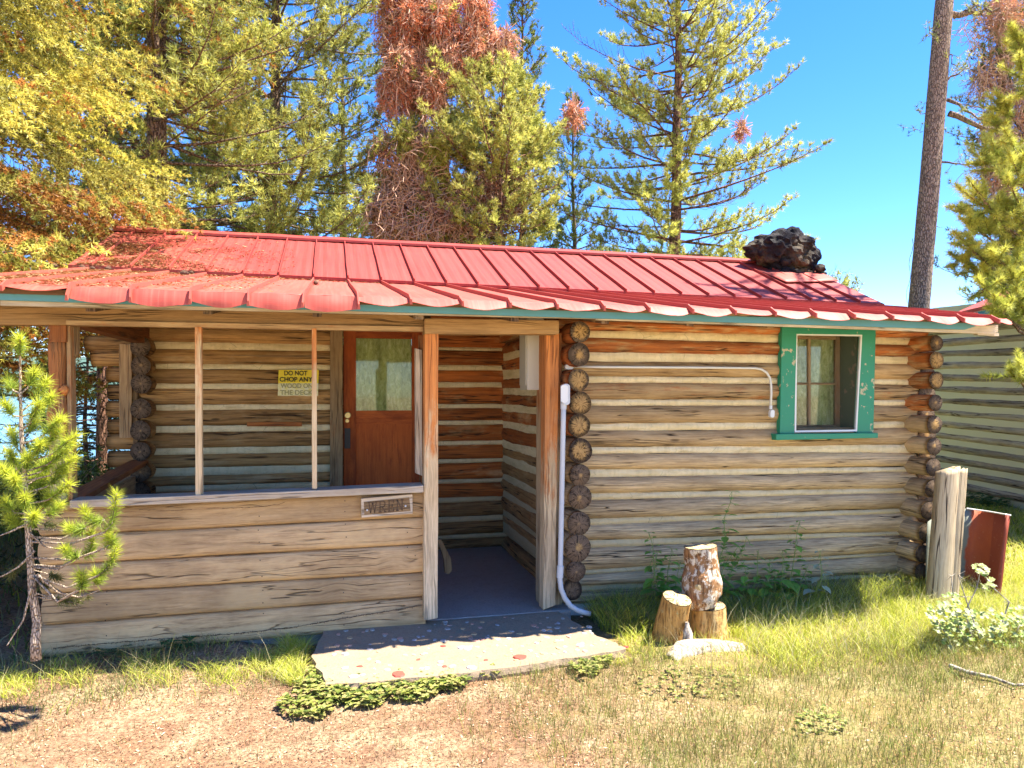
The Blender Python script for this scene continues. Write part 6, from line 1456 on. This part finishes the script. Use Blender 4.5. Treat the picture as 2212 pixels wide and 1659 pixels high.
def nettle(label, pxb, pyb, pxt, pyt, Yn, seed, light=0, extra=()):
    random.seed(seed); b = P(pxb, pyb, Yn); t_ = thing('nettle', label, 'plant', tuple(b), 'nettles along the log wall'); tm = MB(); LV, LF, LC = [], [], []
    stems = [((pxb, pyb), (pxt, pyt))] + list(extra)
    for (x0, y0), (x1, y1) in stems:
        a, e = P(x0, y0, Yn), P(x1, y1, Yn); n = max(5, int((e - a).length / .045)); pts = [a.lerp(e, i / n) + Vector((.012 * math.sin(i * .8 + seed), .01 * math.cos(i), 0)) for i in range(n + 1)]
        stick(tm, pts, .0045, .002, 5)
        for i in range(1, n + 1):
            az = i * 1.57 + seed; L = lerp(.12, .04, (i / n) ** 1.5) * random.uniform(.8, 1.15)
            for sg in (0, math.pi):
                d = vec(math.cos(az + sg), math.sin(az + sg), random.uniform(-.35, .25)); pt = np.array(pts[i]); stick(tm, [pt, pt + d * .02], .0015, .001, 3)
                leaf_quads(LV, LF, LC, pt + d * .02, d, (0, 0, 1), L, L * .33, (.20, .37, .06) if not light else (.42, .46, .30))
            if i > n * .4 and random.random() < .8: 
                q = np.array(pts[i]); stick(tm, [q, q + vec(random.uniform(-.03, .03), -.01, -.03), q + vec(random.uniform(-.035, .035), -.01, -.055)], .002, .003, 3, (.5, 0, 0))
    tm.build('stems', M['nstem'], t_); fast_mesh('leaves', LV, LF, np.array(LC), M['leaf'], t_)
M['nstem'] = paint('green_stem', (.16, .22, .05), (.22, .26, .07), rough=.7)
nettle('tallest nettle behind the firewood rounds against the log wall', 1545, 1290, 1578, 1062, 4.92, 1, extra=[((1535, 1290), (1590, 1180)), ((1560, 1295), (1610, 1160))])
nettle('bushy nettle against the log wall left of the firewood rounds', 1425, 1290, 1402, 1150, 4.90, 2, extra=[((1440, 1295), (1448, 1185)), ((1412, 1295), (1418, 1195)), ((1455, 1300), (1470, 1215))])
nettle('nettle against the log wall below the green window', 1700, 1292, 1728, 1125, 4.92, 3, extra=[((1690, 1292), (1690, 1190)), ((1715, 1295), (1745, 1220)), ((1680, 1290), (1672, 1230))])
nettle('low leafy nettles at the wall foot between the firewood and the window', 1625, 1295, 1640, 1190, 4.92, 4, extra=[((1650, 1295), (1662, 1215)), ((1610, 1295), (1606, 1215))])
nettle('small pale-topped nettle at the wall right of the window line', 1765, 1290, 1776, 1190, 4.80, 5, 1)
# currant bush bottom right
random.seed(71); cb = thing('currant_bush', 'pale green lobed-leaved bush with bare grey twigs at the bottom right corner', 'bush', tuple(PG(2120, 1440, -.14))); tm = MB(); LV, LF, LC = [], [], []
cbase = np.array(PG(2125, 1450, -.12))
twl_ = [[(2110, 1440), (2085, 1400), (2070, 1345), (2060, 1300), (2055, 1245)], [(2120, 1440), (2100, 1380), (2085, 1320), (2110, 1270), (2120, 1222)], [(2130, 1430), (2110, 1360), (2085, 1290), (2070, 1242)], [(2150, 1430), (2160, 1360), (2180, 1300), (2140, 1265), (2120, 1230)], [(2100, 1430), (2060, 1390), (2030, 1350), (2015, 1320)], [(2160, 1440), (2190, 1380), (2215, 1320)]]
for pl in twl_:
    pp = [P(x, y, 3.95 + .02 * k) for k, (x, y) in enumerate(pl)]; stick(tm, pp, .006, .003, 6)
    for p in pp[1:]:
        for q in range(3): d = rng.normal(0, 1, 3); stick(tm, [np.array(p), np.array(p) + unit(d) * .05], .003, .0015, 3)
def round_leaf(c, nrm, r, col):
    c = np.array(c, float); nrm = unit(np.array(nrm, float)); a = unit(np.cross(nrm, vec(.3, .5, .8))); b_ = np.cross(nrm, a); i0 = len(LV); LV.append(c - nrm * r * .15); N = 10
    for k in range(N): an = 6.283 * k / N; rr = r * (1.0 if k % 2 else .74) * (.55 if k == 0 else 1); LV.append(c + a * math.cos(an) * rr + b_ * math.sin(an) * rr + nrm * r * .12 * (k % 2))
    cc = np.array(col) * random.uniform(.75, 1.2)
    for k in range(N): LF.append((i0, i0 + 1 + k, i0 + 1 + (k + 1) % N)); LC.append(cc)
cl = [(2045, 1340, 34, 60), (2090, 1390, 40, 90), (2020, 1320, 20, 26), (2055, 1300, 22, 34), (2130, 1350, 44, 110), (2180, 1380, 48, 130), (2150, 1430, 50, 150), (2100, 1440, 34, 70), (2200, 1440, 45, 120), (2120, 1232, 14, 22), (2135, 1262, 14, 20), (2110, 1222, 8, 8), (2080, 1345, 30, 50), (2200, 1330, 26, 40), (2040, 1365, 26, 36), (2215, 1400, 40, 90)]
for (px, py, r, n) in cl:
    for k in range(n):
        a = random.random() * 6.28; q = math.sqrt(random.random()); Yq = 3.98 + random.uniform(-.16, .22); p = np.array(P(px + r * q * math.cos(a), py + r * q * math.sin(a), Yq)); col = random.choice([(.30, .36, .10), (.38, .42, .17), (.22, .31, .06), (.42, .45, .24)])
        round_leaf(p, vec(random.uniform(-.6, .6), random.uniform(-.9, .1), 1), random.uniform(.013, .024), col)
tm.build('stems', M['greybark'], cb, smooth=True); fast_mesh('leaves', LV, LF, np.array(LC), M['leaf'], cb)

# low leafy cover: strawberry-like patches, clover by the neighbour's wall
LV, LF, LC = [], [], []
def patch(px, py, rx, ry, n, r, cols, hgt=.05):
    for k in range(n):
        a = random.random() * 6.28; q = math.sqrt(random.random()); c = PG(px + rx * q * math.cos(a), py + ry * q * math.sin(a), -.12); z = float(gz(c.x, c.y)); h = random.uniform(.01, hgt)
        for j in range(3):
            an = a + j * 2.1 + random.uniform(-.3, .3); d = vec(math.cos(an), math.sin(an), random.uniform(.0, .5)); leaf_quads(LV, LF, LC, (c.x, c.y, z + h), d, (0, 0, 1), r * random.uniform(.8, 1.3), r * .42, random.choice(cols))
SG = [(.17, .21, .035), (.28, .30, .06), (.10, .14, .03), (.38, .37, .12), (.34, .30, .10)]
random.seed(81)
for a in [(770, 1510, 70, 28, 260, .026), (880, 1500, 70, 26, 240, .026), (960, 1485, 55, 20, 170, .026), (660, 1535, 60, 25, 120, .025), (700, 1500, 60, 22, 110, .025), (1265, 1455, 36, 22, 110, .022), (1300, 1440, 24, 14, 50, .02), (690, 1470, 25, 18, 50, .022), (1395, 1350, 50, 28, 110, .02), (1500, 1480, 120, 30, 90, .018), (1050, 1470, 30, 10, 30, .02), (1770, 1560, 60, 25, 60, .018), (1270, 1310, 14, 10, 30, .02)]: patch(*a, SG)
patch(380, 1420, 40, 16, 46, .045, [(.04, .13, .04), (.06, .17, .05)], .06); patch(495, 1398, 30, 12, 40, .042, [(.04, .13, .04), (.06, .17, .05)], .06); patch(620, 1380, 16, 8, 20, .03, [(.05, .14, .04)], .05)
patch(355, 1400, 14, 10, 14, .04, [(.04, .13, .04)]); patch(230, 1440, 50, 20, 30, .03, [(.08, .12, .04)])
patch(2150, 1075, 70, 40, 900, .06, [(.07, .15, .04), (.10, .20, .05), (.05, .11, .03)], .16); patch(2080, 1040, 40, 35, 420, .06, [(.07, .15, .04), (.05, .11, .03)], .25)
tag(fast_mesh('ground_cover', LV, LF, np.array(LC), M['leaf']), 'low leafy plants creeping along the concrete step and wall foot', 'ground cover', kind='stuff')

# ================================================================== grass, dry stalks, litter
def on_slab(x, y): return (x > -.14) & (x < 1.78) & (y > 4.02 + .06 * x) & (y < 7)
def keep(x, y):
    inside = ((x > -1.68) & (x < 1.5) & (y > 4.84)) | ((x >= 1.5) & (x < 4.78) & (y > 5.02))
    st = ((x - 2.30) ** 2 / .34 ** 2 + (y - 4.34) ** 2 / .24 ** 2 < 1) | ((np.abs(x - 2.3) < .30) & (y > 3.95) & (y < 4.34))
    return ~(on_slab(x, y) | inside | (st & (rng.random(np.shape(x)) < .8)))
def blades(x, y, h, lean, w, cols, cvar=.25, nseg=3, zoff=0.):
    n = len(x); z = gz(x, y) - .005 + zoff; az = rng.uniform(0, 6.283, n); d = np.stack([np.cos(az), np.sin(az), np.zeros(n)], 1); s = np.stack([-np.sin(az), np.cos(az), np.zeros(n)], 1)
    fa = rng.uniform(0, 6.283, n); s = np.stack([np.cos(fa), np.sin(fa), np.zeros(n)], 1)
    base = np.stack([x, y, z], 1); V = []; ks = np.linspace(0, 1, nseg + 1)
    for i, k in enumerate(ks):
        p = base + d * (lean * h * k ** 2)[:, None] + np.array([0, 0, 1.]) * (h * k * (1 - .25 * lean * k))[:, None]; ww = (w * (1 - k) ** .7)[:, None]
        if i < nseg: V += [p - s * ww, p + s * ww]
        else: V.append(p)
    K = 2 * nseg + 1; A = np.stack(V, 1).reshape(-1, 3); b = np.arange(n) * K; Fs = []
    for i in range(nseg - 1): Fs += [np.stack([b + 2 * i, b + 2 * i + 1, b + 2 * i + 3], 1), np.stack([b + 2 * i, b + 2 * i + 3, b + 2 * i + 2], 1)]
    Fs.append(np.stack([b + 2 * nseg - 2, b + 2 * nseg - 1, b + 2 * nseg], 1)); Fc = np.stack(Fs, 1).reshape(-1, 3)
    c = np.array(cols)[rng.integers(0, len(cols), n)] * rng.uniform(1 - cvar, 1 + cvar, (n, 1)); return A, Fc, np.repeat(c, len(Fs), 0)
def collect(parts):
    V, F_, C_ = [], [], []; o_ = 0
    for a, f, c in parts: V.append(a); F_.append(f + o_); C_.append(c); o_ += len(a)
    return np.concatenate(V), np.concatenate(F_), np.concatenate(C_)
def scatter(n, x0, x1, y0, y1, dens):
    x = rng.uniform(x0, x1, n); y = rng.uniform(y0, y1, n); m = (rng.random(n) < dens(x, y)) & keep(x, y); return x[m], y[m]
pn1, pn2, pn3 = smooth_noise(91, 4, 2.2), smooth_noise(92, 4, 2.6), smooth_noise(93, 4, 5)
pat = lambda x, y: np.clip(.5 + .75 * pn1(x + .6 * np.sin(2 * y)) * 1.0 + .6 * pn2(y * 1.3 + .5 * np.sin(2.3 * x)) + .35 * pn3(x - y), 0, 1)
FR = [(.42, .47, .04), (.55, .57, .06), (.30, .37, .03), (.60, .58, .11), (.60, .53, .18)]
SH = [(.10, .15, .03), (.14, .19, .04), (.20, .22, .07), (.25, .22, .10)]  # darker greens for shaded grass: the shade is put into the colour
DR = [(.26, .20, .07), (.18, .15, .05), (.42, .35, .17), (.13, .12, .035), (.16, .18, .04)]
parts = []
# lush band on the right
x, y = scatter(95000, 1.75, 7.5, 3.75, 5.2, lambda x, y: np.clip((x - 1.7) * 1.4, 0, 1) * np.clip((y - 3.72) / .45, .0, 1) * (.35 + .65 * pat(x, y)))
parts.append(blades(x, y, rng.uniform(.06, .17, len(x)) * np.clip(.55 + (y - 3.9) * .6, .5, 1.1), rng.uniform(.2, 1.3, len(x)), np.full(len(x), .0021), FR))
x, y = scatter(9000, 1.9, 4.7, 4.75, 5.04, lambda x, y: .75 + 0 * x); parts.append(blades(x, y, rng.uniform(.08, .28, len(x)), rng.uniform(.2, 1.0, len(x)), np.full(len(x), .0022), SH + FR[:2]))
x, y = scatter(2600, 1.62, 2.1, 4.6, 5.0, lambda x, y: .9 + 0 * x); parts.append(blades(x, y, rng.uniform(.08, .30, len(x)), rng.uniform(.3, 1.0, len(x)), np.full(len(x), .002), SH + FR[:2]))
# far lawn beside and behind
x, y = scatter(42000, 4.9, 10, 5.0, 12, lambda x, y: .85 + 0 * x); parts.append(blades(x, y, rng.uniform(.06, .14, len(x)), rng.uniform(.2, 1.2, len(x)), np.full(len(x), .005), FR))
x, y = scatter(16000, -9, -1.75, 4.9, 14, lambda x, y: .8 + 0 * x); parts.append(blades(x, y, rng.uniform(.06, .2, len(x)), rng.uniform(.2, 1.2, len(x)), np.full(len(x), .006), SH + FR[:1]))
# strip along the porch wall and round the step
x, y = scatter(13000, -3.2, -.05, 4.12, 4.86, lambda x, y: np.clip(.05 + .8 * pat(x, y), 0, 1) * np.clip((y - 4.1) / .3, .15, 1)); parts.append(blades(x, y, rng.uniform(.04, .13, len(x)), rng.uniform(.3, 1.5, len(x)), np.full(len(x), .0018), SH * 2 + FR[:1] + DR[:3]))
for (px, py, rx, ry, n, h) in [(640, 1420, 34, 20, 900, .15), (650, 1470, 50, 22, 900, .12), (590, 1450, 60, 20, 700, .12), (20, 1500, 60, 22, 400, .11), (150, 1480, 60, 22, 350, .10), (930, 1468, 60, 8, 220, .07), (330, 1470, 70, 20, 400, .11), (480, 1470, 60, 16, 350, .11), (1350, 1340, 60, 26, 1100, .14), (1290, 1330, 25, 20, 400, .2), (1335, 1420, 40, 30, 500, .10)]:
    a = rng.uniform(0, 6.28, n); q = np.sqrt(rng.random(n)); xs_ = px + rx * q * np.cos(a); ys_ = py + ry * q * np.sin(a); pw = [PG(u, v, -.12) for u, v in zip(xs_, ys_)]; x = np.array([p.x for p in pw]); y = np.array([p.y for p in pw]); m = keep(x, y) | (rng.random(n) < .03); x, y = x[m], y[m]
    parts.append(blades(x, y, rng.uniform(.4, 1, len(x)) * h, rng.uniform(.4, 1.4, len(x)), np.full(len(x), .0019), FR))
V, F_, C_ = collect(parts); tag(fast_mesh('grass', V, F_, C_, M['grass']), 'green and yellow grass growing around the cabin', 'grass', kind='stuff')
parts = []
x, y = scatter(72000, .6, 5.4, 2.3, 4.25, lambda x, y: np.clip((x - .55) * .9 + .25 * pn1(3 * x), 0, 1) * (.25 + .75 * pat(x + 3, y))); parts.append(blades(x, y, rng.uniform(.03, .12, len(x)), rng.uniform(.1, .9, len(x)), np.full(len(x), .0014), DR + [(.22, .27, .045), (.30, .34, .07), (.24, .30, .04)], .3))
x, y = scatter(9000, -1.8, 1.2, 2.75, 4.15, lambda x, y: .14 + .6 * pat(x, y) ** 2); parts.append(blades(x, y, rng.uniform(.02, .09, len(x)), rng.uniform(.2, 1.2, len(x)), np.full(len(x), .0013), DR, .3))
x, y = scatter(7000, 2.0, 5.2, 3.9, 5.0, lambda x, y: .22 + 0 * x); parts.append(blades(x, y, rng.uniform(.14, .30, len(x)), rng.uniform(.2, .9, len(x)), np.full(len(x), .0012), [(.50, .44, .24), (.42, .38, .18), (.55, .50, .32)]))
x, y = scatter(600, -2.4, -.1, 4.2, 4.8, lambda x, y: .3 + 0 * x); parts.append(blades(x, y, rng.uniform(.12, .28, len(x)), rng.uniform(.2, 1.1, len(x)), np.full(len(x), .0012), [(.45, .40, .22), (.38, .33, .16)]))
V, F_, C_ = collect(parts); tag(fast_mesh('dry_grass', V, F_, C_, M['grass']), 'thin dry stalks and stubble over the trampled yard', 'dry grass', kind='stuff')
def chips(n, x, y, z, L, w, cols, tilt=.35):
    az = rng.uniform(0, 6.283, n); t_ = rng.normal(0, tilt, n); d = np.stack([np.cos(az) * np.cos(t_), np.sin(az) * np.cos(t_), np.sin(t_)], 1); s = np.stack([-np.sin(az), np.cos(az), rng.normal(0, .3, n)], 1); c = np.stack([x, y, z], 1); l = (L * rng.uniform(.4, 1.3, n))[:, None]; ww = (w * rng.uniform(.4, 1.3, n))[:, None]
    V = np.stack([c - d * l, c - s * ww, c + d * l, c + s * ww * .7], 1).reshape(-1, 3); return V, np.arange(4 * n).reshape(-1, 4), np.array(cols)[rng.integers(0, len(cols), n)] * rng.uniform(.7, 1.25, (n, 1))
CHIPC = [(.27, .115, .05), (.36, .17, .08), (.46, .29, .16), (.17, .075, .035), (.54, .40, .24), (.32, .13, .07), (.09, .05, .03), (.22, .09, .045)]
x = rng.uniform(-2.4, 5.6, 70000); y = rng.uniform(2.4, 4.9, 70000); m = keep(x, y) & (rng.random(70000) < (.35 + .65 * pat(x * 1.4 + 9, y * 1.5))); x, y = x[m], y[m]
V, F_, C_ = chips(len(x), x, y, gz(x, y) + rng.uniform(.001, .008, len(x)), .0095, .003, CHIPC); tag(fast_mesh('wood_chips', V, F_, C_, M['litter']), 'reddish wood chips and dry needles littering the yard', 'litter', kind='stuff')
V, F_, C_ = chips(700, *(lambda x, y: (x, y, gz(x, y) + .008))(rng.uniform(-1.5, 4.5, 700), rng.uniform(2.8, 4.0, 700)), .013, .0030, [(.48, .38, .25), (.36, .25, .14), (.56, .48, .36)], .15); tag(fast_mesh('twig_litter', V, F_, C_, M['litter']), 'pale broken twigs and bark bits on the yard', 'litter', kind='stuff')
# needles on the roof
n = 60000; x = XL_ + .05 + rng.beta(1.0, 2.6, n) * 3.3; yy = rng.uniform(4.45, 8.3, n); cl1 = np.clip(1.15 - (x + 2.1) * .62, 0, 1) * np.where(yy > 6.88, 1, .55) * np.where(yy > 7.75, .35, 1) * (.15 + .85 * (pat(x * 2.2 + 5, yy * 2.6) > .42)); edge_ = np.abs(yy - 6.78) < .10
m = rng.random(n) < np.where(edge_, np.clip(.9 - (x + 2.1) * .25, 0, 1), cl1); x, yy = x[m], yy[m]
zr = np.array([zu(a, b_) if b_ > 6.87 else lerp(zev(a), zbk(a), (b_ - YE) / (YK - YE)) for a, b_ in zip(x, yy)]) + rng.uniform(.004, .012, len(x))
V, F_, C_ = chips(len(x), x, yy, zr, .022, .0045, [(.30, .15, .05), (.38, .21, .08), (.20, .10, .04), (.46, .30, .14)], .12); tag(fast_mesh('pine_needles', V, F_, C_, M['litter']), 'drift of brown pine needles lying on the left end of the red roof', 'litter', kind='stuff')
cone_spots = [(695, 1022), (233 * 1 + 0, 591), (118, 608), (178, 604), (200, 603), (413, 613), (399, 588), (682, 616)]
first = None
labs = {1: 'pine cone at the roof fold above the corner post', 2: 'small pine cone near the left end of the lower red roof', 3: 'left one of two pine cones side by side on the lower red roof', 4: 'right one of two pine cones side by side on the lower red roof', 5: 'pine cone resting on a roof seam left of the middle upright', 6: 'largest dark pine cone caught on the roof fold', 7: 'pine cone on the fold above the second porch upright'}
for k, (px, py) in enumerate(cone_spots):
    if k == 0: continue
    yq = 6.80 if py < 600 else 5.6
    for _ in range(12):   # slide to where this sight line meets the lower roof
        p = P(px, py, yq); zz = lerp(zev(p.x), zbk(p.x), (yq - YE) / (YK - YE)); yq += (zz + .015 - p.z) * 2.0 if abs(zz + .015 - p.z) > .002 else 0; yq = min(6.86, max(4.4, yq))
    p = P(px, py, yq); zz = lerp(zev(p.x), zbk(p.x), (yq - YE) / (YK - YE)) + .018
    if first is None:
        m_ = MB(); random.seed(3)
        for i in range(9):
            r_ = .024 * math.sin(math.pi * (i + .8) / 10); 
            for j in range(8): an = j * .785 + i * .4; c = Vector((i * .0055 - .025, r_ * math.cos(an), r_ * math.sin(an))); m_.quad([c + Vector((-.004, 0, 0)), c + Vector((.004, math.cos(an + .5) * .006, math.sin(an + .5) * .006)), c + Vector((.009, math.cos(an) * .008, math.sin(an) * .008)), c + Vector((.004, math.cos(an - .5) * .006, math.sin(an - .5) * .006))])
        tube(m_, [(-.028, 0, 0), (-.01, 0, 0), (.01, 0, 0), (.026, 0, 0)], [.004, .018, .018, .003], 8)
        M['cone'] = paint('cone_brown', (.10, .05, .03), (.16, .09, .05), rough=.9); first = m_.build('pine_cone', M['cone']); o_ = first
    else: o_ = first.copy(); scene.collection.objects.link(o_)
    o_.location = (p.x, p.y, zz); o_.rotation_euler = (0, 0, k * 1.1); s = 1.3 if k == 6 else .9; o_.scale = (s, s, s)
    tag(o_, labs[k], 'pine cone', 'pine cones on the roof')
# fallen branch and flat piece of bark low on the right
br = MB(); stick(br, [PG(x, y, -.10) for x, y in ((2052, 1438), (2090, 1452), (2140, 1462), (2190, 1480), (2225, 1478))], .014, .007, 8); tag(br.build('fallen_branch', M['greybark'], smooth=True), 'pale fallen branch half buried in grass below the currant bush', 'branch')
